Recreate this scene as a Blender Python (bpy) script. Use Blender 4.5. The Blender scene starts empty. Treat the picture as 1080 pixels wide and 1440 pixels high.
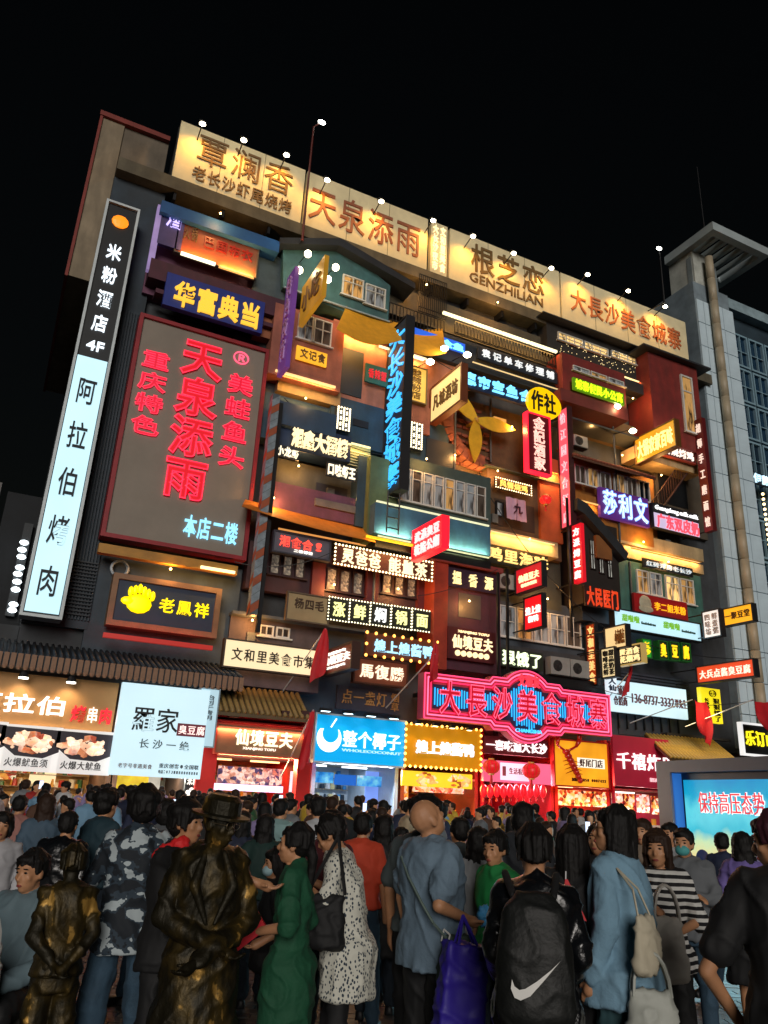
import bpy, math, random
from mathutils import Vector, Matrix, noise, Quaternion
random.seed(7)
SC = bpy.context.scene
COL = SC.collection
rad = math.radians

# ---------------------------------------------------------------- camera
EYE = 1.78                     # metres above the paving
HEAD_, PITCH, ROLL, FPX = rad(25.8), rad(20.1), rad(2.82), 1089.0   # FPX in pixels of a 1080x1440 frame
AHEAD = Vector((math.sin(HEAD_), math.cos(HEAD_), 0))
R0 = Vector((math.cos(HEAD_), -math.sin(HEAD_), 0))
U0 = -math.sin(PITCH) * AHEAD + math.cos(PITCH) * Vector((0, 0, 1))
FW = math.cos(PITCH) * AHEAD + math.sin(PITCH) * Vector((0, 0, 1))
CX = math.cos(ROLL) * R0 + math.sin(ROLL) * U0
CY = -math.sin(ROLL) * R0 + math.cos(ROLL) * U0
cam_d = bpy.data.cameras.new('camera')
cam = bpy.data.objects.new('camera', cam_d)
COL.objects.link(cam)
cam_d.sensor_fit = 'VERTICAL'
cam_d.sensor_height = 36.0
cam_d.lens = 36.0 * FPX / 1440.0
cam_d.clip_start, cam_d.clip_end = 0.1, 2000
mw = Matrix.Identity(4)
for i in range(3):
    mw[i][0], mw[i][1], mw[i][2] = CX[i], CY[i], -FW[i]
mw[0][3], mw[1][3], mw[2][3] = 0, 0, EYE
cam.matrix_world = mw
SC.camera = cam

# ---------------------------------------------------------------- night sky, sun lamp as added front fill, exposure
world = bpy.data.worlds.new('World')
SC.world = world
world.use_nodes = True
wn = world.node_tree
wn.nodes.clear()
w_out = wn.nodes.new('ShaderNodeOutputWorld')
w_bg = wn.nodes.new('ShaderNodeBackground')
w_sky = wn.nodes.new('ShaderNodeTexSky')
w_sky.sky_type = 'NISHITA'
w_sky.sun_disc = False
SUN_EL, SUN_AZ = rad(14), rad(200)          # low fill from behind the camera, standing in for the street opposite
w_sky.sun_elevation = rad(1.0)
w_sky.sun_rotation = SUN_AZ
w_bg.inputs['Strength'].default_value = 0.0032
wn.links.new(w_sky.outputs[0], w_bg.inputs['Color'])
wn.links.new(w_bg.outputs[0], w_out.inputs['Surface'])
sun_d = bpy.data.lights.new('sun', 'SUN')
sun_d.energy = 1.7
sun_d.angle = rad(25)
sun_d.color = (1.0, 0.93, 0.86)
sun = bpy.data.objects.new('sun', sun_d)
COL.objects.link(sun)
sd = Vector((math.sin(SUN_AZ) * math.cos(SUN_EL), math.cos(SUN_AZ) * math.cos(SUN_EL), math.sin(SUN_EL)))
sun.rotation_euler = sd.to_track_quat('Z', 'Y').to_euler()
SC.view_settings.view_transform = 'Standard'
SC.view_settings.look = 'None'
SC.view_settings.exposure = 0.0
SC.view_settings.gamma = 1.0
SC.view_settings.use_curve_mapping = False
SC.render.engine = 'CYCLES'
SC.cycles.use_denoising = True
SC.cycles.max_bounces = 5
SC.cycles.diffuse_bounces = 3
SC.cycles.glossy_bounces = 3
SC.cycles.transmission_bounces = 3
SC.cycles.sample_clamp_indirect = 3.0
SC.cycles.caustics_reflective = False
SC.cycles.caustics_refractive = False

# ---------------------------------------------------------------- colour and materials
def lin(h):
    h = h.lstrip('#')
    o = []
    for i in (0, 2, 4):
        c = int(h[i:i + 2], 16) / 255
        o.append(c / 12.92 if c <= 0.04045 else ((c + 0.055) / 1.055) ** 2.4)
    return (o[0], o[1], o[2], 1.0)

_mats = {}
def new_mat(name):
    m = bpy.data.materials.new(name)
    m.use_nodes = True
    return m, m.node_tree.nodes, m.node_tree.links, m.node_tree.nodes['Principled BSDF']

def M(hexc, rough=0.7, var=0.25, scale=1.2, metal=0.0, bump=0.0, coat=0.0):
    """matt or glossy paint, plaster, cloth: a base colour with grime and fine relief"""
    key = ('M', hexc, rough, var, scale, metal, bump, coat)
    if key in _mats:
        return _mats[key]
    m, N, L, b = new_mat('paint_' + hexc.strip('#'))
    b.inputs['Roughness'].default_value = rough
    b.inputs['Metallic'].default_value = metal
    b.inputs['Coat Weight'].default_value = coat
    tc = N.new('ShaderNodeTexCoord')
    nz = N.new('ShaderNodeTexNoise')
    nz.inputs['Scale'].default_value = scale
    nz.inputs['Detail'].default_value = 8
    nz.inputs['Roughness'].default_value = 0.65
    L.new(tc.outputs['Object'], nz.inputs['Vector'])
    mx = N.new('ShaderNodeMix')
    mx.data_type = 'RGBA'
    c = lin(hexc)
    mx.inputs[6].default_value = tuple(v * (1 - var) for v in c[:3]) + (1,)
    mx.inputs[7].default_value = tuple(min(1, v * (1 + var)) for v in c[:3]) + (1,)
    mr = N.new('ShaderNodeMapRange')
    mr.inputs[1].default_value, mr.inputs[2].default_value = 0.32, 0.68
    L.new(nz.outputs[0], mr.inputs[0])
    L.new(mr.outputs[0], mx.inputs[0])
    if scale <= 1.5 and rough >= 0.55 and bump:
        # rain streaks and patchy dirt on big surfaces
        mp = N.new('ShaderNodeMapping')
        mp.inputs['Scale'].default_value = (1.6, 1.6, 0.45)
        n3 = N.new('ShaderNodeTexNoise')
        n3.inputs['Scale'].default_value = 1.3
        n3.inputs['Detail'].default_value = 6
        L.new(tc.outputs['Object'], mp.inputs['Vector'])
        L.new(mp.outputs[0], n3.inputs['Vector'])
        m3 = N.new('ShaderNodeMapRange')
        m3.inputs[1].default_value, m3.inputs[2].default_value = 0.4, 0.62
        m3.inputs[3].default_value, m3.inputs[4].default_value = 0.62, 1.0
        L.new(n3.outputs[0], m3.inputs[0])
        m4 = N.new('ShaderNodeMix')
        m4.data_type = 'RGBA'
        m4.inputs[6].default_value = (c[0] * 0.3 + 0.012, c[1] * 0.3 + 0.01, c[2] * 0.3 + 0.008, 1)
        L.new(m3.outputs[0], m4.inputs[0])
        L.new(mx.outputs[2], m4.inputs[7])
        L.new(m4.outputs[2], b.inputs['Base Color'])
    else:
        L.new(mx.outputs[2], b.inputs['Base Color'])
    if bump:
        bp = N.new('ShaderNodeBump')
        bp.inputs['Strength'].default_value = bump
        bp.inputs['Distance'].default_value = 0.02
        n2 = N.new('ShaderNodeTexNoise')
        n2.inputs['Scale'].default_value = scale * 9
        n2.inputs['Detail'].default_value = 5
        L.new(tc.outputs['Object'], n2.inputs['Vector'])
        L.new(n2.outputs[0], bp.inputs['Height'])
        L.new(bp.outputs[0], b.inputs['Normal'])
    _mats[key] = m
    return m

def E(hexc, s=1.0, var=0.0, scale=3.0, sample=None, base=None):
    """something that gives off light: letters, tubes, light boxes"""
    key = ('E', hexc, s, var, scale, sample)
    if key in _mats:
        return _mats[key]
    m, N, L, b = new_mat('lit_' + hexc.strip('#'))
    c = lin(hexc)
    b.inputs['Base Color'].default_value = tuple(v * 0.5 for v in c[:3]) + (1,)
    b.inputs['Roughness'].default_value = 0.4
    b.inputs['Emission Color'].default_value = c
    b.inputs['Emission Strength'].default_value = s
    if var:
        tc = N.new('ShaderNodeTexCoord')
        nz = N.new('ShaderNodeTexNoise')
        nz.inputs['Scale'].default_value = scale
        nz.inputs['Detail'].default_value = 3
        L.new(tc.outputs['Object'], nz.inputs['Vector'])
        mr = N.new('ShaderNodeMapRange')
        mr.inputs[1].default_value, mr.inputs[2].default_value = 0.3, 0.7
        mr.inputs[3].default_value, mr.inputs[4].default_value = s * (1 - var), s * (1 + var)
        L.new(nz.outputs[0], mr.inputs[0])
        L.new(mr.outputs[0], b.inputs['Emission Strength'])
    if sample is None:
        sample = s >= 1.6
    m.cycles.emission_sampling = 'FRONT_BACK' if sample else 'NONE'
    _mats[key] = m
    return m

def print_mat(key, cols, scale=8.0, emit=1.0, kind='voronoi', stretch=(1, 1, 1), rough=0.5):
    """printed photographs of food and the like on light boxes: cells and noise through a colour ramp"""
    k = ('P', key)
    if k in _mats:
        return _mats[k]
    m, N, L, b = new_mat('print_' + key)
    tc = N.new('ShaderNodeTexCoord')
    mp = N.new('ShaderNodeMapping')
    mp.inputs['Scale'].default_value = stretch
    L.new(tc.outputs['Object'], mp.inputs['Vector'])
    if kind == 'voronoi':
        t = N.new('ShaderNodeTexVoronoi')
        t.inputs['Scale'].default_value = scale
        outp = t.outputs['Color']
        n2 = N.new('ShaderNodeTexNoise')
        n2.inputs['Scale'].default_value = scale * 0.5
        n2.inputs['Detail'].default_value = 6
        L.new(mp.outputs[0], n2.inputs['Vector'])
        mxv = N.new('ShaderNodeMix')
        mxv.data_type = 'RGBA'
        mxv.inputs[0].default_value = 0.55
        L.new(t.outputs['Color'], mxv.inputs[6])
        L.new(n2.outputs['Color'], mxv.inputs[7])
        outp = mxv.outputs[2]
    else:
        t = N.new('ShaderNodeTexNoise')
        t.inputs['Scale'].default_value = scale
        t.inputs['Detail'].default_value = 6
        outp = t.outputs[0]
    L.new(mp.outputs[0], t.inputs['Vector'])
    bw = N.new('ShaderNodeRGBToBW')
    L.new(outp, bw.inputs[0])
    cr = N.new('ShaderNodeValToRGB')
    cr.color_ramp.elements.remove(cr.color_ramp.elements[0])
    for i, c in enumerate(cols):
        p = 0.28 + 0.44 * i / max(1, len(cols) - 1)
        e = cr.color_ramp.elements[0] if i == 0 else cr.color_ramp.elements.new(p)
        e.position = p
        e.color = lin(c)
    L.new(bw.outputs[0], cr.inputs[0])
    L.new(cr.outputs[0], b.inputs['Base Color'])
    L.new(cr.outputs[0], b.inputs['Emission Color'])
    b.inputs['Emission Strength'].default_value = emit
    b.inputs['Roughness'].default_value = rough
    m.cycles.emission_sampling = 'NONE'
    _mats[k] = m
    return m

# ---------------------------------------------------------------- mesh and object helpers
class MB:
    """collects shapes, builds ONE mesh object"""
    def __init__(s):
        s.v, s.f = [], []
    def box(s, a, b, rot=None, c=None):
        x0, y0, z0 = (min(a[i], b[i]) for i in range(3))
        x1, y1, z1 = (max(a[i], b[i]) for i in range(3))
        n = len(s.v)
        p = [(x0, y0, z0), (x1, y0, z0), (x1, y1, z0), (x0, y1, z0), (x0, y0, z1), (x1, y0, z1), (x1, y1, z1), (x0, y1, z1)]
        if rot is not None:
            cc = Vector(c) if c else Vector(((x0 + x1) / 2, (y0 + y1) / 2, (z0 + z1) / 2))
            p = [tuple(rot @ (Vector(q) - cc) + cc) for q in p]
        s.v += p
        s.f += [[n + i for i in q] for q in ((0, 3, 2, 1), (4, 5, 6, 7), (0, 1, 5, 4), (1, 2, 6, 5), (2, 3, 7, 6), (3, 0, 4, 7))]
        return s
    def tube(s, a, b, r, r2=None, n=8):
        a, b = Vector(a), Vector(b)
        d = (b - a).normalized()
        u = d.orthogonal().normalized()
        w = d.cross(u)
        k = len(s.v)
        r2 = r if r2 is None else r2
        for c, q in ((a, r), (b, r2)):
            for i in range(n):
                t = 2 * math.pi * i / n
                s.v.append(tuple(c + (u * math.cos(t) + w * math.sin(t)) * q))
        for i in range(n):
            j = (i + 1) % n
            s.f.append([k + i, k + j, k + n + j, k + n + i])
        s.f.append([k + i for i in range(n)][::-1])
        s.f.append([k + n + i for i in range(n)])
        return s
    def ball(s, c, r, n=8, m=5, sz=None):
        rx, ry, rz = (r, r, r) if not sz else sz
        k = len(s.v)
        s.v.append((c[0], c[1], c[2] - rz))
        for j in range(1, m):
            ph = -math.pi / 2 + math.pi * j / m
            for i in range(n):
                t = 2 * math.pi * i / n
                s.v.append((c[0] + rx * math.cos(ph) * math.cos(t), c[1] + ry * math.cos(ph) * math.sin(t), c[2] + rz * math.sin(ph)))
        s.v.append((c[0], c[1], c[2] + rz))
        top = len(s.v) - 1
        for i in range(n):
            j = (i + 1) % n
            s.f.append([k, k + 1 + j, k + 1 + i])
            for q in range(m - 2):
                a = k + 1 + q * n
                s.f.append([a + i, a + j, a + n + j, a + n + i])
            a = k + 1 + (m - 2) * n
            s.f.append([a + i, a + j, top])
        return s
    def prism(s, poly, y0, y1):
        """polygon in x-z, extruded along y (y0 front)"""
        k, n = len(s.v), len(poly)
        for y in (y0, y1):
            s.v += [(p[0], y, p[1]) for p in poly]
        s.f.append([k + i for i in range(n)])
        s.f.append([k + n + i for i in range(n)][::-1])
        for i in range(n):
            j = (i + 1) % n
            s.f.append([k + j, k + i, k + n + i, k + n + j])
        return s
    def quad(s, *p):
        k = len(s.v)
        s.v += [tuple(q) for q in p]
        s.f.append([k + i for i in range(len(p))])
        return s
    def mesh(s, mat=None, smooth=False, name='shape'):
        me = bpy.data.meshes.new(name)
        me.from_pydata(s.v, [], s.f)
        if mat:
            me.materials.append(mat)
        if smooth:
            me.polygons.foreach_set('use_smooth', [True] * len(me.polygons))
        me.update()
        return me
    def build(s, name, mat, parent=None, loc=(0, 0, 0), smooth=False):
        return put(name, s.mesh(mat, smooth, name), parent, loc)

def put(name, me, parent=None, loc=(0, 0, 0), rot=None, scale=None):
    o = bpy.data.objects.new(name, me)
    COL.objects.link(o)
    o.location = loc
    if rot is not None:
        o.rotation_euler = rot
    if scale is not None:
        o.scale = scale
    if parent is not None:
        o.parent = parent
    return o

def tag(o, label, cat, group=None, kind=None):
    if label:
        o['label'] = label
    if cat:
        o['category'] = cat
    if group:
        o['group'] = group
    if kind:
        o['kind'] = kind
    return o

def thing(name, label, cat, loc=(0, 0, 0), rz=0.0, group=None):
    o = bpy.data.objects.new(name, None)
    COL.objects.link(o)
    o.empty_display_size = 0.2
    o.location = loc
    o.rotation_euler = (0, 0, rz)
    return tag(o, label, cat, group)

def copy_tree(o, parent=None):
    c = o.copy()
    COL.objects.link(c)
    if parent is not None:
        c.parent = parent
    for ch in o.children:
        copy_tree(ch, c)
    return c

def lamp(kind, loc, energy, color, parent=None, size=0.1, rot=None, sx=None, spot=None, blend=0.6, name='glow'):
    d = bpy.data.lights.new(name, kind)
    d.energy = energy
    d.color = lin(color)[:3]
    if kind == 'AREA':
        d.shape = 'RECTANGLE'
        d.size = sx or size
        d.size_y = size
    elif kind == 'SPOT':
        d.spot_size = rad(spot or 90)
        d.spot_blend = blend
        d.shadow_soft_size = size
    else:
        d.shadow_soft_size = size
    o = bpy.data.objects.new(name, d)
    COL.objects.link(o)
    o.location = loc
    if rot is not None:
        o.rotation_euler = rot
    if parent is not None:
        o.parent = parent
    return o

# ---------------------------------------------------------------- facade frame: X along the street, p metres proud of the wall at y = 30
DIST = 30.0
def ray(px, py):
    return ((px - 540) * CX - (py - 720) * CY + FPX * FW)
def P(px, py, p=0.0):
    r = ray(px, py)
    k = (DIST - p) / r.y
    return r.x * k, EYE + r.z * k
def PX(px, py, X):
    """the point on the plane x = X seen at a pixel: returns y, z"""
    r = ray(px, py)
    k = X / r.x
    return r.y * k, EYE + r.z * k
def ground(px, dist):
    """the point of the paving below a pixel column, dist metres ahead"""
    r = ray(px, 1130)
    k = dist / (r.x * AHEAD.x + r.y * AHEAD.y)
    return r.x * k, r.y * k
def hz(px):
    return 1118 + 0.049 * (px - 540)
# ---------------------------------------------------------------- lettering
_let = {}
_cv = bpy.data.curves.new('letters', 'FONT')
_co = bpy.data.objects.new('letters', _cv)
def letter_mesh(ch, mat, bold=0.012, depth=0.06, style='fill'):
    """one character, 1 em, centred on the origin in x-z, facing -y"""
    key = (ch, mat.name, bold, depth, style)
    if key in _let:
        return _let[key]
    c = _cv
    c.body = ch
    c.resolution_u = 2
    if style == 'tube':
        c.fill_mode, c.offset, c.extrude, c.bevel_depth, c.bevel_resolution = 'NONE', bold, 0, depth, 0
    else:
        c.fill_mode, c.offset, c.extrude, c.bevel_depth = 'BOTH', bold, depth / 2, 0
    me = _co.to_mesh().copy()
    _co.to_mesh_clear()
    me.materials.clear()
    me.materials.append(mat)
    cjk = len(ch) == 1 and ord(ch) > 0x2E80
    if me.vertices:
        if cjk:
            cx, cy, w, h = 0.5, 0.38, 1.0, 0.94
        else:
            xs = [v.co.x for v in me.vertices]
            ys = [v.co.y for v in me.vertices]
            cx, cy = (min(xs) + max(xs)) / 2, (min(ys) + max(ys)) / 2
            w, h = max(xs) - min(xs), max(ys) - min(ys)
        # text plane x,y -> x,z ; front normal to -y
        me.transform(Matrix(((1 / w, 0, 0, -cx / w), (0, 0, -1, 0), (0, 1 / h, 0, -cy / h), (0, 0, 0, 1))))
    _let[key] = me
    return me

def letters(root, text, u0, u1, v0, v1, W_, H_, mat, y=-0.03, vertical=False, bold=0.012, depth=0.06, style='fill', gap=0.06, tube=None, tubew=0.012, name='letter'):
    """text inside the box u0..u1 (from the left) v0..v1 (from the top) of a board W_ x H_; characters are parts"""
    bold *= 0.5
    x0, x1 = u0 * W_, u1 * W_
    z1, z0 = H_ * (1 - v0), H_ * (1 - v1)
    cjk = any(ord(c) > 0x2E80 for c in text)
    if not cjk and not vertical:
        put('lettering', letter_mesh(text, mat, bold, depth, style), root, ((x0 + x1) / 2, y, (z0 + z1) / 2), scale=(x1 - x0, 1, z1 - z0))
        return
    n = len(text)
    for i, ch in enumerate(text):
        if ch == ' ':
            continue
        if vertical:
            cx, cz = (x0 + x1) / 2, z1 - (i + 0.5) * (z1 - z0) / n
            sx, sz = (x1 - x0), (z1 - z0) / n * (1 - gap)
        else:
            cx, cz = x0 + (i + 0.5) * (x1 - x0) / n, (z0 + z1) / 2
            sx, sz = (x1 - x0) / n * (1 - gap), (z1 - z0)
        if ord(ch) < 0x2E80:
            sx *= 0.55
            sz *= 0.8
        o = put(name, letter_mesh(ch, mat, bold, depth, style), root, (cx, y, cz), scale=(sx, 1, sz))
        if tube:
            put('neon_tube', letter_mesh(ch, tube, 0.02, tubew, 'tube'), o, (0, -depth / 2 - 0.01, 0))

def bulbs(root, W_, H_, step, r, mat, inset=0.0, y=-0.03, rows=None):
    """a chain of small bulbs round a board, one joined string"""
    mb = MB()
    def one(x, z):
        mb.ball((x, y, z), r, 5, 3)
    nx, nz = max(2, round((W_ - 2 * inset) / step)), max(2, round((H_ - 2 * inset) / step))
    for i in range(nx + 1):
        x = inset + (W_ - 2 * inset) * i / nx
        one(x, inset)
        one(x, H_ - inset)
    for i in range(1, nz):
        z = inset + (H_ - 2 * inset) * i / nz
        one(inset, z)
        one(W_ - inset, z)
    o = mb.build('bulb_string', mat, root)
    o['kind'] = 'stuff'
    return o

def board(root, W_, H_, face, frame=None, th=0.2, fw=0.06, fd=0.05, name='panel'):
    MB().box((0, 0, 0), (W_, th, H_)).build(name, face, root)
    if frame:
        m = MB()
        m.box((-fw, -fd, -fw), (0, th + 0.01, H_ + fw)).box((W_, -fd, -fw), (W_ + fw, th + 0.01, H_ + fw))
        m.box((0, -fd, H_), (W_, th + 0.01, H_ + fw)).box((0, -fd, -fw), (W_, th + 0.01, 0))
        m.build('frame', frame, root)

def finish_sign(root, W_, H_, face, rows, frame=None, th=0.2, fw=0.06, fd=0.05, border=None, arms=0, back=None, glow=None, **k):
    board(root, W_, H_, face, frame, th, fw, fd)
    for r in rows:
        text, box, mat = r[0], r[1], r[2]
        kw = dict(r[3]) if len(r) > 3 else {}
        letters(root, text, box[0], box[1], box[2], box[3], W_, H_, mat, **kw)
    if border:
        bulbs(root, W_, H_, border[0], border[1], border[2], border[3] if len(border) > 3 else 0.0)
    if arms:
        m = MB()
        for t in (0.2, 0.8):
            m.box((W_ * t - 0.03, th + 0.005, H_ * 0.5 - 0.03), (W_ * t + 0.03, th + arms, H_ * 0.5 + 0.03))
        m.build('bracket', M('#1b1b1d', 0.5), root)
    if glow:
        lamp('AREA', (W_ / 2, -0.15, H_ / 2), glow[1], glow[0], root, H_ * 0.8, (rad(-90), 0, 0), W_ * 0.9)
    return root

def fsign(label, tl, br, p, face, rows, arms=None, grp=None, **k):
    """a sign flat on the facade: tl and br are its corners, p how far it stands off"""
    X0, Z1 = P(*tl, p)
    X1, Z0 = P(*br, p)
    root = thing('shop_sign', label, 'sign', (X0, DIST - p, Z0), 0, grp)
    th = k.get('th', 0.2)
    return finish_sign(root, X1 - X0, Z1 - Z0, face, rows, arms=(0.25 if arms is None else arms), **k)

def psign(label, tl, br, p, face, rows, grp=None, rods=True, **k):
    """a sign standing out at right angles to the facade, seen on its left side; p = its inner end"""
    X0, Z1 = P(*tl, p)
    yb, Z0 = PX(*br, X0)
    Wd = (DIST - p) - yb
    root = thing('projecting_sign', label, 'sign', (X0, DIST - p, Z0), rad(-90), grp)
    finish_sign(root, Wd, Z1 - Z0, face, rows, **k)
    if rods:
        m = MB()
        H_ = Z1 - Z0
        for z in (0.06, H_ - 0.06):
            m.box((-p + 0.3, 0.05, z - 0.025), (-0.065, 0.1, z + 0.025))
        m.build('bracket', M('#18181a', 0.5), root)
    return root
# ================================================================ the food hall: one building with mock houses stacked on its front
hall = thing('building', 'tall many-storey food hall front made of stacked coloured houses behind shop signs', 'building', (19.0, DIST, 0))
def hb(name, tl, br, p, p0, mat, parent=None, bevel=None):
    """box whose front face (p metres proud) has the given pixel corners; p0 = how far proud its back is"""
    X0, Z1 = P(*tl, p)
    X1, Z0 = P(*br, p)
    return MB().box((X0 - 19, -p, Z0), (X1 - 19, -p0, Z1)).build(name, mat, parent or hall)
def hw(name, X0, X1, Z0, Z1, p, p0, mat):
    return MB().box((X0 - 19, -p, Z0), (X1 - 19, -p0, Z1)).build(name, mat, hall)
WARM = '#ffc06a'
def strip(a, b, h, p, mat=None, energy=8, col=WARM, down=True, seg=1, wall=True, name='led_strip'):
    """a lit tube along the facade from pixel a to pixel b, with the light it gives"""
    X0, Z = P(*a, p)
    X1, _ = P(*b, p)
    for i in range(seg):
        a0, a1 = X0 + (X1 - X0) * i / seg, X0 + (X1 - X0) * (i + 1) / seg - (0.06 if seg > 1 else 0)
        MB().box((a0 - 19, -p, Z - h), (a1 - 19, -p + h, Z)).build(name, mat or E('#ffd98c', 1.3), hall)
    if energy:
        energy *= 3.0
        # turned towards the wall and down (or up)
        rx = rad(38) if down else rad(142)
        lamp('AREA', ((X0 + X1) / 2 - 19, -p - 0.08, Z - h - 0.05 if down else Z + 0.08), energy, col, hall, 0.12, (rx, 0, 0), abs(X1 - X0) * 0.95)

DARK = M('#3a3e42', 0.8, 0.35, 0.6, bump=0.3)
NAVYG = M('#2f3c46', 0.75, 0.3, 0.7, bump=0.2)
SALMON = M('#a0604c', 0.8, 0.28, 1.0, bump=0.4)
SALM2 = M('#b07058', 0.8, 0.25, 0.8, bump=0.4)
TEAL = M('#3a6468', 0.75, 0.3, 0.9, bump=0.3)
NAVY = M('#2a4658', 0.75, 0.3, 0.9, bump=0.3)
BLUE = M('#3a6484', 0.7, 0.25, 0.9, bump=0.2)
MAROON = M('#4a2030', 0.7, 0.3, 0.9, bump=0.3)
PURPLE = M('#6a4058', 0.75, 0.25, 0.8, bump=0.3)
BROWN = M('#4a2c20', 0.7, 0.35, 1.2, bump=0.4)
TAN = M('#a08860', 0.8, 0.25, 0.8, bump=0.3)
CREAM = M('#b09a72', 0.8, 0.2, 0.8, bump=0.2)
OCHRE = M('#a0661c', 0.7, 0.25, 0.9, bump=0.2)
RED = M('#9a1c1c', 0.6, 0.25, 1.0, bump=0.2)
REDH = M('#7d2620', 0.7, 0.25, 1.0, bump=0.3)
GREEN = M('#3d6a60', 0.75, 0.3, 0.9, bump=0.2)
OLIVE = M('#6a7a50', 0.75, 0.3, 0.9, bump=0.2)
GREYW = M('#5e6060', 0.8, 0.25, 0.8, bump=0.3)
ROOFD = M('#23262b', 0.6, 0.3, 1.4, bump=0.2)
WHITEF = M('#c9c9c4', 0.5, 0.12, 2.0)
METAL = M('#17181b', 0.45, 0.3, 3.0, metal=0.3)
GLASSD = M('#10161c', 0.08, 0.2, 1.0, coat=0.5)
def curtain(hexc, s, seed=0):
    return print_mat('room%s%d' % (hexc.strip('#'), int(s * 100)), ['#0e0d0c', hexc, hexc, '#2a211a', hexc], 1.1, s, 'noise', (3.2, 1, 0.5), 0.25)
ROOMW = curtain('#c89a5c', 0.35)
ROOMG = curtain('#8a8f92', 0.22)
ROOMD = curtain('#4a4038', 0.25)
ROOMB = curtain('#f0c880', 0.85)

# --- main mass and the upper wing
X_L, X_R = 0.5, 36.2
hw('wall', X_L, X_R, 4.75, 27.2, 0.0, -14, DARK)
xw0, zw1 = P(145, 165, -0.5)
xw1, _ = P(236, 212, -0.5)
_, zw0 = P(101, 388, -0.5)
MB().box((xw0 - 19, 0.5, zw0), (X_L - 19.01, 12, zw1)).build('wall', M('#8a7c66', 0.8, 0.25, 0.5, bump=0.3), hall)
MB().box((X_L - 19.0, 0.6, 27.21), (xw1 - 19, 12, zw1 + 0.02)).build('wall', M('#6c6254', 0.8, 0.3, 0.5, bump=0.3), hall)
MB().box((xw0 - 19.15, 0.35, zw1), (xw1 - 19, 12.2, zw1 + 0.25)).box((xw0 - 19.12, 0.4, zw0 - 0.1), (xw0 - 19.0, 12, zw1)).build('trim', M('#7a3028', 0.7), hall)
# left dark flank with vertical metal ribs
hw('wall', X_L, 2.7, 6.9, 26.7, 0.35, 0.002, NAVYG)
rib = MB().box((0, -0.09, 0), (0.05, 0, 13.0)).mesh(M('#26323c', 0.6, 0.3, 2))
for i in range(9):
    put('wall_rib', rib, hall, (1.75 + i * 0.11 - 19, -0.35, 7.2))
slat = MB().box((0, -0.06, 0), (0.85, 0, 0.05)).mesh(M('#1b242c', 0.6, 0.3, 2))
for i in range(16):
    put('vent_slat', slat, hall, (1.8 - 19, -0.45, 7.35 + i * 0.13))
# cornice under the billboards
hw('ledge', X_L, X_R, 26.6, 27.25, 0.9, 0.003, M('#5a5444', 0.8, 0.3, 0.8, bump=0.3))
for i in range(30):
    hw('beam', 3.0 + i * 1.1, 3.12 + i * 1.1, 26.2, 26.6, 0.7, 0.0, METAL) if i % 2 == 0 else None

# --- far left of the upper floors (over the red neon board)
hb('wall', (222, 290), (395, 470), 0.55, 0.003, PURPLE)
hb('roof', (228, 281), (392, 355), 1.5, 0.6, M('#1b4f86', 0.6, 0.25, 0.8))
hb('roof', (228, 281), (392, 355), 0.0, -0.1, DARK)
def window(tl, br, p, nx=2, nz=1, room=None, fr=None, parent=None, depth=0.16, bar=0.06, sill=True, n=1, gap=0.1, rooms=None, horiz=0.0):
    """n windows side by side between two corner pixels: each a part with its pane as sub-part"""
    X0, Z1 = P(*tl, p)
    X1, Z0 = P(*br, p)
    fr = fr or WHITEF
    step = (X1 - X0) / n
    w, h = step - gap, Z1 - Z0
    mb = MB()
    mb.box((0, -0.05, 0), (bar, 0.06, h)).box((w - bar, -0.05, 0), (w, 0.06, h)).box((bar, -0.05, 0), (w - bar, 0.06, bar)).box((bar, -0.05, h - bar), (w - bar, 0.06, h))
    for i in range(1, nx):
        x = w * i / nx
        mb.box((x - bar * 0.35, -0.03, bar), (x + bar * 0.35, 0.05, h - bar))
    for j in range(1, nz):
        z = h * j / nz
        mb.box((bar, -0.025, z - bar * 0.35), (w - bar, 0.045, z + bar * 0.35))
    if horiz:
        mb.box((bar, -0.028, h * horiz - bar * 0.35), (w - bar, 0.048, h * horiz + bar * 0.35))
    me = mb.mesh(fr)
    rooms = rooms or [room or ROOMW]
    pmes = [MB().box((bar * 0.6, 0.03, bar * 0.6), (w - bar * 0.6, 0.05, h - bar * 0.6)).mesh(r) for r in rooms]
    for i in range(n):
        f = put('window', me, parent or hall, (X0 + i * step + gap / 2 - 19, -p - 0.02, Z0))
        put('pane', pmes[(i * 7 + i // 3) % len(pmes)], f, (0, 0, 0))
    if sill:
        MB().box((X0 - 19 - 0.05, -p - 0.14, Z0 - 0.07), (X1 - 19 + 0.05, -p, Z0 - 0.01)).build('sill', fr, parent or hall)

def rail(a, b, p, h, n, mat=METAL, bar=0.018):
    """a metal balcony railing, from pixel a to pixel b along its top"""
    X0, Z1 = P(*a, p)
    X1, _ = P(*b, p)
    mb = MB()
    for z in (0, h * 0.12, h):
        mb.box((X0 - 19, -p - 0.02, Z1 - h + z - 0.02), (X1 - 19, -p + 0.02, Z1 - h + z + 0.02))
    for i in range(n + 1):
        x = X0 + (X1 - X0) * i / n - 19
        mb.box((x - bar, -p - bar, Z1 - h), (x + bar, -p + bar, Z1))
    return mb.build('railing', mat, hall)

_jit = [0]
_hb0 = hb
def hb(name, tl, br, p, p0, mat, parent=None):
    _jit[0] = (_jit[0] + 1) % 11
    return _hb0(name, tl, br, p + _jit[0] * 0.0031, p0, mat, parent)
def poly(name, pts, p, p0, mat):
    """a shape whose outline is given in pixels, extruded from p back to p0"""
    q = [P(x, y, p) for x, y in pts]
    return MB().prism([(a - 19, b) for a, b in q], -p, -p0).build(name, mat, hall)

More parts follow.
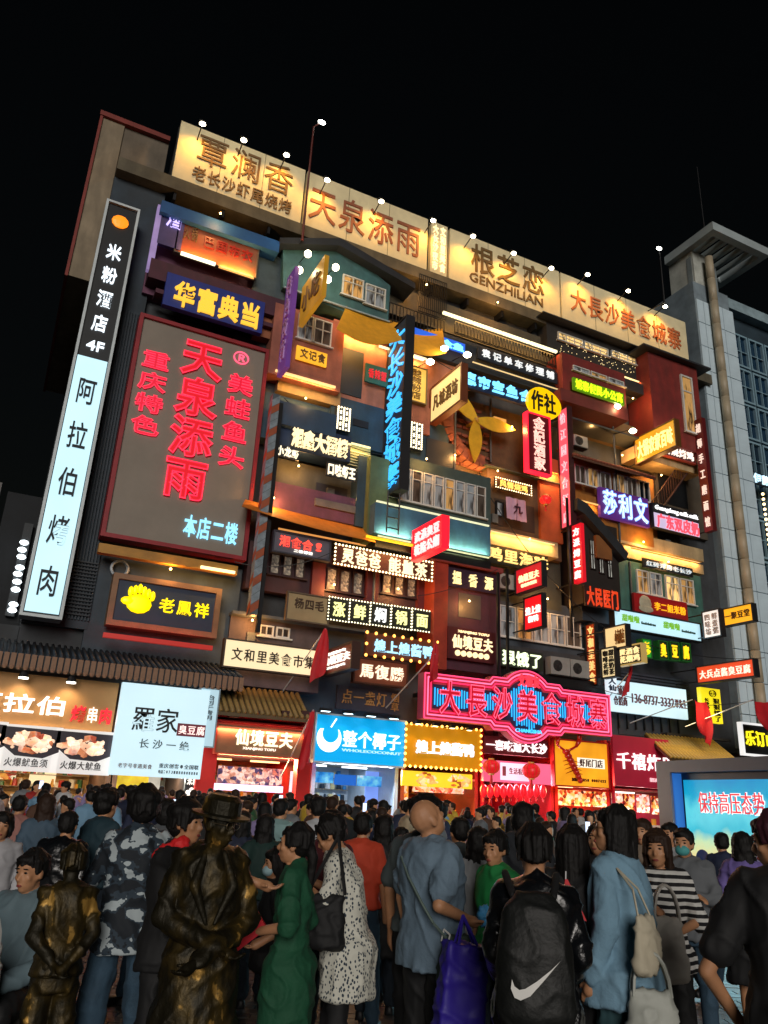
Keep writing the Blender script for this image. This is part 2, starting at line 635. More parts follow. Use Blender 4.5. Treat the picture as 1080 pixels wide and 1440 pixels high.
# maroon ledge with lit underside, post and small panels
hb('ledge', (213, 362), (405, 450), 1.3, 0.3, MAROON)
MB().box((2.9 - 19, -1.28, 20.9), (8.7 - 19, -0.6, 21.1)).build('ledge', MAROON, hall)
hb('wall', (362, 352), (400, 440), 0.75, 0.1, M('#3c4a50', 0.8))
strip((255, 353), (303, 372), 0.12, 1.32, E('#fff0c8', 2.0), 10, down=False)
strip((308, 374), (357, 392), 0.06, 1.30, E('#ffb860', 1.2), 25, down=False)
hb('post', (363, 425), (384, 478), 1.0, 0.5, M('#8a5030', 0.6))
hb('wall', (330, 470), (400, 560), 0.5, 0.1, DARK)

# teal gabled house
poly('gable_wall', [(398, 341), (478, 342), (549, 402), (545, 462), (398, 404)], 1.1, 0.1, TEAL)
poly('roof', [(394, 334), (480, 335), (584, 398), (584, 406), (478, 345), (394, 342)], 1.6, 0.2, ROOFD)
hb('wall', (516, 362), (536, 398), 0.7, 0.1, ROOFD)
MB().ball((P(526, 362, 0.7)[0] - 19, -0.45, P(526, 362, 0.7)[1]), 0.42, 10, 5).build('roof_cap', ROOFD, hall)
window((481, 385), (511, 424), 1.14, 2, 1, rooms=[ROOMW], horiz=0.7)
window((513, 398), (542, 437), 1.14, 2, 1, rooms=[ROOMG, ROOMW], horiz=0.7)
strip((400, 402), (548, 458), 0.08, 1.25, M('#8fa0a8', 0.4), 0, name='gutter')
# salmon house
hb('wall', (388, 425), (478, 552), 1.3, 0.05, SALMON)
hb('wall', (470, 448), (640, 618), 0.7, 0.05, SALM2)
window((419, 440), (440, 482), 1.34, 2, 1, rooms=[ROOMG], horiz=0.6)
window((441, 447), (466, 490), 1.34, 2, 1, rooms=[ROOMD], horiz=0.6)
strip((388, 519), (472, 545), 0.1, 1.4, E('#ffd08a', 1.2), 14)
hb('soffit_box', (392, 528), (478, 572), 0.9, 0.05, TAN)
strip((478, 462), (532, 484), 0.09, 0.95, E('#fff0b8', 1.4), 26)
strip((534, 485), (596, 508), 0.09, 0.95, E('#fff0b8', 1.4), 18)
strip((570, 494), (600, 506), 0.09, 0.95, E('#fff0b8', 1.4), 10)
hb('opening', (480, 487), (508, 560), 0.75, 0.3, M('#1c2a30', 0.6))
# yellow awnings: sagging cloth
def awning(name, pts, p0, p1, sag, mat, seg=10):
    """cloth from the wall (top edge, pixels a..b) out and down to its front edge (c..d)"""
    (a, b, c, d) = pts
    A0, A1 = Vector((P(*a, p0)[0] - 19, -p0, P(*a, p0)[1])), Vector((P(*b, p0)[0] - 19, -p0, P(*b, p0)[1]))
    B0, B1 = Vector((P(*d, p1)[0] - 19, -p1, P(*d, p1)[1])), Vector((P(*c, p1)[0] - 19, -p1, P(*c, p1)[1]))
    mb = MB()
    for j in range(seg + 1):
        for i in range(seg + 1):
            u, v = i / seg, j / seg
            q = (A0.lerp(A1, u)).lerp(B0.lerp(B1, u), v)
            q.z -= sag * math.sin(math.pi * u) * (0.4 + 0.6 * v)
            mb.v.append(tuple(q))
    for j in range(seg):
        for i in range(seg):
            k = j * (seg + 1) + i
            mb.f.append([k, k + 1, k + seg + 2, k + seg + 1])
    n = len(mb.v)
    mb.v += [(x, y, z - 0.02) for x, y, z in mb.v]
    mb.f += [[i + n for i in f[::-1]] for f in list(mb.f)]
    return mb.build(name, mat, hall, smooth=True)
YEL = M('#c08a12', 0.8, 0.15, 3.0)
awning('awning', ((488, 428), (560, 452), (565, 478), (473, 462)), 1.0, 2.4, 0.5, YEL)
awning('awning', ((566, 458), (622, 462), (628, 496), (568, 488)), 1.0, 2.4, 0.3, YEL)
hb('wall', (560, 470), (640, 560), 0.6, 0.1, SALM2)
hb('wall', (572, 565), (604, 612), 1.0, 0.1, SALMON)

# upper middle: dark gallery with railings
hb('wall', (545, 398), (905, 560), 0.35, 0.003, M('#57503f', 0.8, 0.3, 0.6, bump=0.3))
rail((548, 425), (625, 452), 1.1, 1.1, 16)
hb('slab', (546, 452), (628, 482), 1.15, 0.3, METAL)
rail((590, 385), (628, 402), 0.9, 2.2, 14)
hb('ledge', (640, 395), (735, 432), 0.8, 0.2, METAL)
strip((624, 437), (785, 494), 0.13, 1.25, E('#fff3c0', 1.7), 40, seg=4)
rail((640, 452), (785, 503), 1.15, 0.7, 34)
hb('fascia', (600, 460), (795, 560), 1.0, 0.2, M('#1d2731', 0.6, 0.25, 1.0))
strip((665, 508), (790, 548), 0.05, 1.3, E('#ffe0a0', 0.7), 0)

# top right: dark box with warm fairy-lit windows
hb('wall', (768, 440), (925, 545), 0.9, 0.1, M('#2a2724', 0.7, 0.3, 1.0))
hb('roof', (764, 437), (930, 500), 1.5, 0.9, ROOFD)
window((783, 466), (856, 503), 0.95, 3, 2, rooms=[ROOMB], n=2, bar=0.05)
window((858, 492), (930, 527), 0.95, 3, 2, rooms=[ROOMB], n=2, bar=0.05)
strip((795, 500), (930, 541), 0.06, 1.1, E('#ffdf9c', 1.6), 22)
lb = MB()
rr = random.Random(3)
for i in range(150):
    t = rr.random()
    px, py = 787 + t * 140, 470 + t * 42 + rr.random() * 26
    x, z = P(px, py, 1.03)
    lb.ball((x - 19, -1.03, z), 0.02, 4, 3)
lb.build('fairy_light', E('#ffe2a0', 2.6, sample=False), hall)['kind'] = 'stuff'
hb('ledge', (800, 505), (925, 562), 1.35, 0.6, ROOFD)
# red house with green lit board, red pilaster tower
hb('wall', (790, 495), (882, 585), 1.6, 0.1, REDH)
hb('ledge', (788, 545), (884, 592), 1.75, 0.6, M('#6d2a26', 0.7))
window((804, 513), (878, 545), 1.64, 2, 1, rooms=[ROOMG, ROOMW, ROOMG], n=3, bar=0.05)
hb('wall', (878, 520), (935, 575), 0.8, 0.1, GREYW)
window((884, 532), (930, 562), 0.84, 2, 1, rooms=[ROOMB, ROOMG], n=2, bar=0.05)
hb('wall', (910, 487), (992, 640), 1.9, 0.1, REDH)
hb('roof', (905, 482), (1000, 520), 2.3, 0.1, ROOFD)
window((955, 526), (981, 612), 1.95, 1, 1, rooms=[ROOMW], horiz=0.72, bar=0.1)
# soffits below, lit
hb('wall', (795, 570), (985, 660), 0.4, 0.003, M('#6e5a3c', 0.8, 0.3, 0.8))
hb('slab', (795, 585), (915, 620), 1.6, 0.3, M('#3b4044', 0.8))
strip((820, 598), (895, 622), 0.05, 0.9, E('#ffd08a', 0.9), 22)
# red tiled eave and its gallery
def eave(a, b, p, out, drop, mat, tile, n, name='roof'):
    """a tiled lean-to roof: slab and a row of round tiles running down it; a..b = its front edge in pixels"""
    X0, Z = P(*a, p + out)
    X1, _ = P(*b, p + out)
    mb = MB()
    y0, y1 = -(p + out), -p
    mb.quad((X0 - 19, y0, Z), (X1 - 19, y0, Z), (X1 - 19, y1, Z + drop), (X0 - 19, y1, Z + drop))
    mb.quad((X0 - 19, y0, Z - 0.12), (X0 - 19, y1, Z + drop - 0.12), (X1 - 19, y1, Z + drop - 0.12), (X1 - 19, y0, Z - 0.12))
    mb.quad((X0 - 19, y0, Z - 0.12), (X1 - 19, y0, Z - 0.12), (X1 - 19, y0, Z), (X0 - 19, y0, Z))
    mb.quad((X0 - 19, y0, Z - 0.12), (X0 - 19, y0, Z), (X0 - 19, y1, Z + drop), (X0 - 19, y1, Z + drop - 0.12))
    o = mb.build(name, mat, hall)
    r = (X1 - X0) / n * 0.36
    me = MB().tube((0, 0, 0), (0, out, drop), r, r, 6).mesh(tile, True)
    for i in range(n):
        put('roof_tile', me, o, (X0 + (X1 - X0) * (i + 0.5) / n - 19, y0 - 0.02, Z + 0.03))
    return o
TILE_R = M('#7a3b24', 0.6, 0.3, 3.0)
TILE_D = M('#2c3036', 0.6, 0.3, 3.0)
eave((806, 640), (922, 668), 0.7, 1.3, 0.8, M('#4c2a1c', 0.7), TILE_R, 28)
hb('wall', (800, 640), (925, 760), 0.8, 0.1, OCHRE)
window((806, 652), (860, 692), 1.25, 2, 1, rooms=[ROOMD, ROOMB, ROOMD, ROOMW], n=3, bar=0.05)
window((861, 665), (915, 708), 1.25, 2, 1, rooms=[ROOMW, ROOMD, GLASSD], n=3, bar=0.05)
hb('balcony', (804, 690), (920, 770), 1.22, 0.1, OCHRE)
strip((806, 700), (880, 720), 0.06, 1.45, E('#ffc878', 0.8), 16, down=True)
hb('wall', (918, 640), (996, 760), 0.3, 0.003, M('#4c4438', 0.8))
hb('opening', (925, 655), (968, 716), 0.35, 0.1, M('#15181b', 0.4))
hb('slab', (895, 625), (985, 668), 1.4, 0.2, CREAM)
strip((905, 640), (975, 660), 0.05, 1.1, E('#ffcf90', 0.8), 14)
# diagonal stair rail
st = MB()
for i in range(16):
    px, py = 917 + i * 3.2, 705 - i * 4.4
    x, z = P(px, py, 1.2)
    st.box((x - 19 - 0.02, -1.22, z - 1.1), (x - 19 + 0.02, -1.18, z))
xa, za = P(917, 705, 1.2)
xb, zb = P(965, 639, 1.2)
st.tube((xa - 19, -1.2, za), (xb - 19, -1.2, zb), 0.035).tube((xa - 19, -1.2, za - 1.1), (xb - 19, -1.2, zb - 1.1), 0.06)
st.build('stair_rail', M('#3a2622', 0.5), hall)
# lit soffit steps on the right
hb('ledge', (860, 742), (990, 790), 1.2, 0.1, CREAM)
hb('ledge', (872, 768), (990, 808), 0.9, 0.1, CREAM)
strip((875, 765), (985, 792), 0.05, 1.0, E('#ffd89a', 1.0), 26)
strip((880, 790), (985, 815), 0.05, 0.8, E('#ffd89a', 1.0), 20)
# green house
hb('wall', (868, 785), (992, 885), 0.95, 0.1, GREEN)
window((893, 800), (932, 840), 1.0, 2, 1, rooms=[ROOMW, ROOMG], n=2, bar=0.06, horiz=0.7)
window((933, 808), (978, 852), 1.0, 2, 1, rooms=[ROOMB, ROOMW], n=2, bar=0.06, horiz=0.7)
# old black timber shop box, standing proud
TIMB = M('#241c18', 0.6, 0.3, 1.5, bump=0.3)
hb('wall', (815, 730), (874, 858), 1.7, 0.1, TIMB)
poly('roof', [(812, 700), (826, 708), (884, 778), (880, 788), (822, 722), (812, 716)], 2.2, 0.3, ROOFD)
poly('soffit', [(830, 708), (915, 740), (882, 776)], 1.0, 0.2, TAN)
for i in range(3):
    window((828 + i * 12, 758 + i * 7), (838 + i * 12, 802 + i * 6), 1.72, 2, 2, room=curtain('#b8b8b0', 0.5), fr=TIMB, bar=0.05, sill=False, gap=0)
hb('blind', (838, 752), (861, 788), 1.95, 1.75, M('#7a4a20', 0.8))
# gold and brick alcove with the windmill
hb('wall', (610, 548), (760, 700), 0.25, 0.003, M('#574028', 0.8, 0.35, 1.5, bump=0.5))
cxx, czz = P(668, 598, 0.3)
BRK = M('#7d4634', 0.85, 0.3, 4.0, bump=0.5)
ring = MB()
for i in range(20):
    a = rad(95 + i * 9.3)
    c = Vector((cxx - 19 + 2.0 * math.cos(a), -0.55, czz + 2.2 * math.sin(a)))
    ring.box(c - Vector((0.28, 0.35, 0.16)), c + Vector((0.28, 0.3, 0.16)), Matrix.Rotation(-a, 3, 'Y'))
ring.build('brick_arch', BRK, hall)
bk = MB().box((0, 0, 0), (0.34, 0.12, 0.14)).mesh(BRK)
rr = random.Random(5)
for j in range(9):
    for i in range(7):
        px, py = 612 + i * 9.5 + (j % 2) * 4 + j * 2, 560 + j * 11 + i * 3.2
        x, z = P(px, py, 0.34)
        put('brick', bk, hall, (x - 19, -0.34 - rr.random() * 0.08, z))
blade = MB()
for k in range(13):
    t = k / 12
    w = 0.37 * math.sin(math.pi * (0.08 + 0.9 * t)) + 0.03
    blade.v += [(-w, 0.02 * (1 - t), t * 2.3), (w, -0.08, t * 2.3)]
for k in range(12):
    blade.f.append([2 * k, 2 * k + 1, 2 * k + 3, 2 * k + 2])
n0 = len(blade.v)
blade.v += [(x, y + 0.04, z) for x, y, z in blade.v]
blade.f += [[i + n0 for i in f[::-1]] for f in list(blade.f)]
mill = thing('windmill', 'yellow three-bladed wind wheel turning in front of a brick arch', 'windmill', (P(668, 592, 1.1)[0], DIST - 1.1, P(668, 592, 1.1)[1]))
MB().tube((0, -0.1, 0), (0, 0.7, 0), 0.09).ball((0, -0.1, 0), 0.14).build('hub', M('#8a6a20', 0.5), mill)
blm = blade.mesh(M('#c09a18', 0.7, 0.2, 2.0))
for a in (-48, 88, 183):
    put('blade', blm, mill, (0, -0.05 - abs(a) * 0.0004, 0), (0, rad(a), 0))
strip((640, 668), (735, 690), 0.06, 0.6, E('#ffc070', 0.9), 30, down=False)
lamp('POINT', (P(640, 600, 1.4)[0] - 19, -1.5, P(640, 620, 1)[1]), 30, '#ffb060', hall, 0.15)
hb('box', (695, 585), (712, 605), 0.6, 0.2, E('#d8a050', 0.6, 0.3))

# navy band with the bulb grids
hb('wall', (467, 555), (630, 660), 0.85, 0.003, NAVY)
hb('ledge', (465, 553), (612, 600), 1.15, 0.3, SALM2) if False else None
hb('vent', (497, 588), (518, 603), 0.9, 0.5, M('#1d1a1c', 0.5))
hb('wall', (365, 548), (472, 640), 0.7, 0.003, NAVY)
hb('canopy', (392, 562), (472, 615), 1.6, 0.3, M('#26405a', 0.7, 0.3, 0.8))
hb('opening', (600, 615), (640, 668), 0.9, 0.5, M('#20262c', 0.6))
# long grey and plum gallery under it
hb('wall', (375, 640), (530, 740), 0.5, 0.003, M('#54544c', 0.8, 0.3, 0.6, bump=0.2))
hb('fascia', (388, 588), (492, 650), 1.35, 0.3, M('#132a4c', 0.6))
hb('opening', (445, 678), (488, 702), 0.55, 0.2, M('#2c2a30', 0.6))
hb('balcony', (380, 675), (532, 745), 1.1, 0.3, PURPLE)
hb('ledge', (444, 700), (500, 722), 1.2, 0.5, M('#6a6460', 0.7))
awning('canopy', ((345, 702), (520, 745), (528, 762), (340, 712)), 1.1, 2.3, 0.1, M('#b06a14', 0.7, 0.2, 2))
for i in range(7):
    X, Z = P(360 + i * 26, 715 + i * 7, 0.9)
    lamp('POINT', (X - 19, -1.6, Z + 0.55), 5, '#ffa040', hall, 0.15)
# louvred lit vent
vs = MB().box((0, -0.08, 0), (1.15, 0.02, 0.04)).mesh(M('#a8b098', 0.5))
vx, vz = P(487, 636, 1.0)
hb('opening', (486, 622), (520, 650), 0.93, 0.5, E('#a8b480', 0.35))
for i in range(8):
    put('louvre_slat', vs, hall, (vx - 19, -1.02, vz - 0.85 + i * 0.13))
strip((464, 614), (521, 632), 0.07, 1.3, E('#fff0b0', 1.3), 14)
# blue balcony with a row of windows
hb('wall', (522, 640), (566, 770), 1.6, 0.1, OLIVE)
hb('wall', (505, 640), (528, 745), 1.2, 0.1, NAVY)
hb('wall', (562, 640), (690, 760), 1.7, 0.1, M('#3e4c48', 0.8))
window((563, 657), (683, 730), 1.75, 1, 1, rooms=[ROOMG, ROOMW, ROOMG, ROOMD], n=8, bar=0.05, gap=0.06, horiz=0.72)
hb('balcony', (528, 706), (690, 782), 2.1, 0.1, BLUE)
strip((530, 703), (688, 737), 0.07, 2.16, E('#e8e8c0', 0.9), 0)
strip((532, 752), (578, 762), 0.06, 2.22, E('#e8f0b8', 0.9), 16, down=False, col='#e0f0b0')
strip((622, 770), (688, 786), 0.06, 2.22, E('#e8f0b8', 0.9), 16, down=False, col='#e0f0b0')
hb('slab', (528, 756), (690, 800), 1.9, 0.1, METAL)
strip((516, 752), (585, 774), 0.1, 2.3, E('#e8c020', 1.3, 0.3, 9), 8)
# bistro room with cloth door curtain
hb('wall', (685, 655), (790, 790), 0.8, 0.003, M('#5a4028', 0.75, 0.3, 1.0, bump=0.3))
hb('trim', (683, 652), (792, 682), 1.1, 0.3, M('#3f4438', 0.7))
hb('opening', (696, 700), (752, 750), 0.86, 0.3, M('#2b1c14', 0.6))
window((697, 704), (708, 728), 0.9, 1, 1, room=ROOMG, fr=METAL, sill=False, gap=0)
hb('balcony', (686, 742), (785, 785), 1.25, 0.2, CREAM)
strip((688, 745), (780, 765), 0.06, 1.4, E('#ffd896', 0.9), 30)
hb('pillar', (758, 640), (792, 765), 1.0, 0.1, M('#a0481c', 0.7, 0.3, 1.0))
strip((764, 660), (785, 665), 0.05, 1.2, E('#ff9a40', 0.9), 25)
hb('wall', (690, 770), (790, 860), 0.5, 0.003, M('#3a3a30', 0.8))
# maroon tea-room strip and its patterned windows
hb('wall', (352, 760), (620, 870), 0.6, 0.003, M('#3e2026', 0.65, 0.3, 1.2, bump=0.2))
PATT = print_mat('lattice', ['#1a1418', '#6a6058', '#b8a890', '#3a3038'], 9, 0.28)
for (a, b) in (((379, 777), (429, 815)), ((458, 797), (511, 838)), ((536, 806), (586, 842))):
    window(a, b, 0.65, 1, 1, room=PATT, fr=M('#2a1418', 0.6), n=3, bar=0.05, gap=0.12)
MARP = M('#5a1c20', 0.6, 0.3, 1.2)
for x in (448, 524, 596):
    hb('pillar', (x - 7, 790 + (x - 448) * 0.14), (x + 7, 845 + (x - 448) * 0.14), 0.85, 0.3, MARP)
strip((392, 742), (600, 800), 0.06, 1.0, E('#ffb060', 0.7), 0)
# maroon house with the diamond letters
hb('wall', (614, 788), (704, 950), 1.5, 0.1, MAROON)
hb('pillar', (612, 786), (628, 942), 1.72, 0.3, M('#93301c', 0.6, 0.3, 1.2))
hb('ledge', (608, 780), (708, 806), 1.9, 0.4, M('#7a2c28', 0.7))
hb('opening', (645, 833), (676, 872), 1.55, 1.2, M('#4a4440', 0.5))
# windows and machines on the right of it
hb('wall', (700, 835), (835, 985), 0.5, 0.003, M('#3c424a', 0.8, 0.3, 0.8))
window((701, 850), (818, 912), 0.56, 2, 2, rooms=[ROOMG, ROOMD, ROOMG, ROOMW], n=5, bar=0.05, gap=0.08)
hb('balcony', (700, 905), (830, 960), 0.8, 0.2, M('#30343a', 0.7))
hb('slab', (700, 940), (838, 972), 1.3, 0.3, METAL)
hb('wall', (818, 845), (868, 880), 1.2, 0.1, M('#28303a', 0.7))
# tall dark posts
for (x, y0, y1, p) in ((797, 700, 895, 1.9), (713, 800, 945, 2.5), (700, 805, 950, 2.5)):
    X, Z1 = P(x, y0, p)
    _, Z0 = P(x + 2, y1, p)
    MB().box((X - 19 - 0.05, -p - 0.05, Z0), (X - 19 + 0.05, -p + 0.05, Z1)).build('post', METAL, hall)
# grey strip left of the cream board
hb('wall', (325, 865), (455, 935), 0.45, 0.003, M('#5a4a48', 0.8, 0.3, 0.8, bump=0.2))
window((364, 878), (408, 899), 0.5, 2, 1, room=ROOMD, n=2)
hb('ledge', (328, 858), (520, 890), 0.9, 0.3, GREYW)
# wall behind the red neon board and the jeweller's sign
hb('wall', (140, 768), (325, 940), 0.3, 0.003, M('#3a4650', 0.75, 0.3, 0.8, bump=0.2))
strip((140, 763), (335, 795), 0.35, 1.3, M('#a87828', 0.5), 0, name='ledge')
strip((283, 795), (331, 803), 0.1, 1.4, E('#ffedb0', 1.6), 10)
# corrugated shutter on the right
hb('wall', (862, 880), (1000, 1045), 0.4, 0.003, M('#262b33', 0.7))
sl = MB().box((0, -0.08, 0), (P(968, 950, 0.7)[0] - P(866, 940, 0.7)[0], 0.0, 0.1)).mesh(M('#333a44', 0.45, 0.3, 1.5, metal=0.3))
sx, sz = P(866, 938, 0.7)
for i in range(13):
    put('shutter_slat', sl, hall, (sx - 19, -0.62, sz - 0.25 - i * 0.15))
hb('wall', (700, 960), (1000, 1062), 0.35, 0.003, M('#2e3238', 0.7))
for i in range(8):
    X, Z = P(870 + i * 12, 1003 + i * 1.2, 0.6)
    MB().box((X - 19, -0.6, Z - 0.7), (X - 19 + 0.06, -0.5, Z)).build('post', METAL, hall)
# ================================================================ signs, billboards and their lamps
K = dict
GOLDL = E('#ffcf60', 1.2)
WHL = E('#fff6e8', 1.5)
WWL = E('#ffe2a8', 1.5)
BLUEL = E('#5fc4ff', 1.5)
ICE = E('#8fdcff', 1.4)
YELL = E('#ffe000', 1.3)
REDL = E('#ff2a30', 1.3)
PINKL = E('#ff5a78', 1.5)
INK = M('#16120f', 0.6, 0.1)
BRINK = M('#765834', 0.7, 0.15)
REDINK = M('#a01c16', 0.6, 0.1)
FRD = M('#1a1a1d', 0.5, 0.2, 2)
BULB = E('#ffe6ae', 4.0, sample=False)
BOARDY = M('#e0d2a8', 0.7, 0.12, 0.8)

# --- the four rooftop billboards, standing on the roof edge, lit by floodlights on arms
def billboard(label, a, b, z0, z1, rows, p=0.6):
    X0 = P(*a, p)[0]
    X1 = P(*b, p)[0]
    r = thing('billboard', label, 'billboard', (X0, DIST - p, z0), 0, 'rooftop billboards')
    W_, H_ = X1 - X0 - 0.12, z1 - z0
    MB().box((0, 0, 0), (W_, 0.25, H_)).build('panel', BOARDY, r)
    n = max(1, round(W_ / 2.4))
    m = MB()
    for i in range(1, n):
        m.box((W_ * i / n - 0.012, -0.008, 0), (W_ * i / n + 0.012, 0.0, H_))
    if n > 1:
        m.build('panel_seam', M('#6a5c40', 0.7), r)
    m = MB()
    for i in range(n + 1):
        m.box((W_ * i / n - 0.05, 0.26, -0.3), (W_ * i / n + 0.05, 0.4, H_ * 0.95))
        m.tube((W_ * i / n, 0.4, H_ * 0.8), (W_ * i / n, 2.2, 0), 0.04)
    m.build('support_frame', METAL, r)
    for t in rows:
        kw = dict(t[3]) if len(t) > 3 else {}
        letters(r, t[0], *t[1], W_, H_, t[2], **kw)
    return r
ZB0, ZB1 = 27.5, 30.75
billboard('leftmost rooftop billboard with three thin dark characters over a smaller line', (243, 240), (427, 300), ZB0, ZB1,
          [('覃澜香', (.13, .92, .08, .62), BRINK, K(bold=0.0)), ('老长沙虾尾烧烤', (.13, .92, .68, .93), BRINK)])
billboard('rooftop billboard with four bold brown characters behind the lamp pole', (427, 300), (603, 365), ZB0, ZB1,
          [('天泉添雨', (.02, .95, .22, .85), M('#98593c', 0.7, 0.1), K(bold=0.01))])
billboard('narrow dark grid billboard between the two wide pale ones', (605, 365), (631, 372), ZB0, ZB1,
          [('大长沙夜市', (.1, .45, .05, .95), WWL, K(vertical=True)), ('文和里美食', (.55, .9, .05, .95), WWL, K(vertical=True))])

billboard('rooftop billboard with three brush characters above a line of Latin capitals', (632, 372), (790, 432), ZB0, ZB1,
          [('根芝恋', (.17, .86, .12, .68), M('#6e5228', 0.7, 0.1), K(bold=0.02)), ('GENZHILIAN', (.17, .83, .72, .9), M('#6e5228', 0.7, 0.1))])
billboard('rightmost rooftop billboard with a row of orange-red characters', (790, 432), (968, 480), ZB0, ZB1,
          [('大長沙美食城寨', (.06, .95, .25, .72), M('#bc6a3c', 0.7, 0.1), K(bold=0.015))])
LAMPM = E('#fff0cc', 22.0, sample=True)
def flood(px, py, p=1.5, energy=170, lab=None, grp='floodlights over the rooftop billboards'):
    X, Z = P(px, py, p)
    r = thing('floodlight', lab, 'floodlight', (X, DIST - p, Z), 0, grp)
    MB().tube((0, 0.05, 0.02), (0, 1.1, -0.25), 0.03).tube((0, 1.1, -0.25), (0, 1.1, -1.0), 0.03).build('arm', METAL, r)
    MB().box((-0.16, -0.1, -0.02), (0.16, 0.14, 0.12), Matrix.Rotation(rad(30), 3, 'X')).build('housing', METAL, r)
    MB().ball((0, -0.02, -0.07), 0.13, 8, 5, (0.15, 0.12, 0.09)).build('lens', LAMPM, r)
    lamp('SPOT', (0, 0.02, -0.24), energy, '#ffb945', r, 0.08, (rad(42), 0, 0), None, 135, 0.9)
FL = [(285, 173), (343, 196), (403, 217), (460, 252), (536, 282), (609, 309), (665, 331), (722, 355), (775, 376), (826, 385), (883, 408), (935, 430)]
ordn = ['first', 'second', 'third', 'fourth', 'fifth', 'sixth', 'seventh', 'eighth', 'ninth', 'tenth', 'eleventh', 'twelfth']
for i, (x, y) in enumerate(FL):
    flood(x, y, lab='%s floodlight from the left end of the rooftop billboards' % ordn[i])

# tall thin lamp poles in front of the billboards
for (bx_, by_, tx, ty, lx, ly, lab) in ((425, 338, 440, 178, 452, 173, 'tall thin pole with small white lamp crossing the billboard joint'),
                                        (934, 425, 929, 356, 926, 350, 'short roof pole with a small white lamp at the far end of the roof')):
    p = 1.9
    X, Z0 = P(bx_, by_, p)
    Z1 = P(tx, ty, p)[1]
    r = thing('lamp_pole', lab, 'lamp pole', (X, DIST - p, Z0))
    xl, zl = P(lx, ly, p)
    MB().tube((0, 0, 0), (0, 0, Z1 - Z0), 0.06, 0.045).tube((0, 0, Z1 - Z0), (xl - X, 0, zl - Z0 + 0.05), 0.03).build('pole', M('#5a2018', 0.5) if bx_ < 500 else METAL, r)
    MB().tube((0, 0, 0), (0, 1.6, 0.2), 0.03).build('stay', METAL, r)
    MB().ball((xl - X, -0.05, zl - Z0), 0.16, 8, 5, (0.2, 0.12, 0.1)).build('lens', E('#fdfcf0', 12.0, sample=False), r)

# --- big signs of the left flank
fsign('huge grey board with red neon-outlined characters on the left of the facade', (202, 447), (340, 783), 1.0, M('#847a6e', 0.6, 0.12, 0.5),
      [('天泉添雨', (.33, .66, .03, .8), E('#d0081c', 1.0), K(vertical=True, tube=E('#ff2c48', 1.7, sample=True), tubew=0.016, bold=0.03, depth=0.12)),
       ('重庆特色', (.04, .25, .14, .56), E('#d01030', 1.0), K(vertical=True, tube=E('#ff3450', 1.6), tubew=0.016, gap=0.2)),
       ('美蛙鱼头', (.72, .93, .14, .62), E('#d01030', 1.0), K(vertical=True, tube=E('#ff3450', 1.6), tubew=0.016, gap=0.2)),
       ('本店二楼', (.53, .95, .86, .955), ICE, K(bold=0.03)), ('Ⓡ', (.74, .87, .03, .095), PINKL)],
      frame=M('#8a1620', 0.5, 0.2, 2), fw=0.16, fd=0.12, th=0.5, glow=('#ff3a50', 70))
r = fsign('tall narrow light box at the left corner, white below with large dark characters, black above', (153, 285), (83, 868), 1.3, M('#0f1418', 0.5),
      [('米粉酒店', (.25, .75, .1, .36), E('#eaf6ff', 1.6), K(vertical=True, gap=0.35, bold=0.03)), ('4F', (.22, .78, .375, .4), E('#eaf6ff', 1.6), K(bold=0.03)),
       ('阿拉伯烤肉', (.2, .8, .45, .985), M('#0d1a24', 0.6), K(vertical=True, gap=0.42, bold=0.02, y=-0.1, depth=0.05))],
      frame=M('#c8d2d6', 0.4, 0.1, 2), fw=0.1, fd=0.12, th=0.7, glow=('#a8e4ff', 45))
W_ = P(83, 868, 1.3)[0] - P(153, 285, 1.3)[0]
H_ = P(153, 285, 1.3)[1] - P(83, 868, 1.3)[1]
MB().box((0.03, -0.06, 0.08), (W_ - 0.03, -0.001, H_ * 0.58)).build('light_panel', E('#bfe8f4', 1.05, 0.1, 0.3, sample=False), r)
MB().ball((W_ / 2, -0.05, H_ * 0.955), 0.3, 12, 6, (0.34, 0.08, 0.32)).build('emblem', E('#ff8a1c', 1.3), r)
emb = fsign('dark blue board with four yellow characters and a gold phoenix emblem, brown frame', (167, 814), (297, 890), 1.0, M('#1c2c44', 0.5, 0.2, 1),
      [('老鳯祥', (.42, .96, .3, .66), YELL, K(bold=0.03, gap=0.12))], frame=M('#7a5c40', 0.5, 0.2, 2), fw=0.2, fd=0.1, th=0.4)

W_ = P(297, 890, 1.0)[0] - P(167, 814, 1.0)[0]
H_ = P(167, 814, 1.0)[1] - P(297, 890, 1.0)[1]
m = MB().ball((W_ * .23, -0.05, H_ * .46), 0.3, 12, 6, (0.46, 0.06, 0.36))
for a in range(6):
    m.ball((W_ * .2 + 0.16 * a - 0.25, -0.08, H_ * .46 + 0.55 - abs(a - 2) * 0.07), 0.1, 7, 4, (0.1, 0.05, 0.2))
m.ball((W_ * .12, -0.06, H_ * .5), 0.2, 8, 5, (0.26, 0.06, 0.16))
m.build('emblem', YELL, emb, smooth=True)
o = MB()
X, Z = P(170, 797, 0.9)
for i in range(14):
    a, b = 2 * math.pi * i / 14, 2 * math.pi * (i + 1) / 14
    o.tube((0.3 * math.cos(a), 0, 0.3 * math.sin(a)), (0.3 * math.cos(b), 0, 0.3 * math.sin(b)), 0.06, n=5)
tag(o.build('ring_lamp', M('#8a949c', 0.4), None, (X, DIST - 0.6, Z)), 'grey metal ring on the wall above the phoenix board', 'ring')
strip((146, 889), (300, 904), 0.16, 1.5, E('#c03028', 0.6), 6, col='#ff4030', down=False)
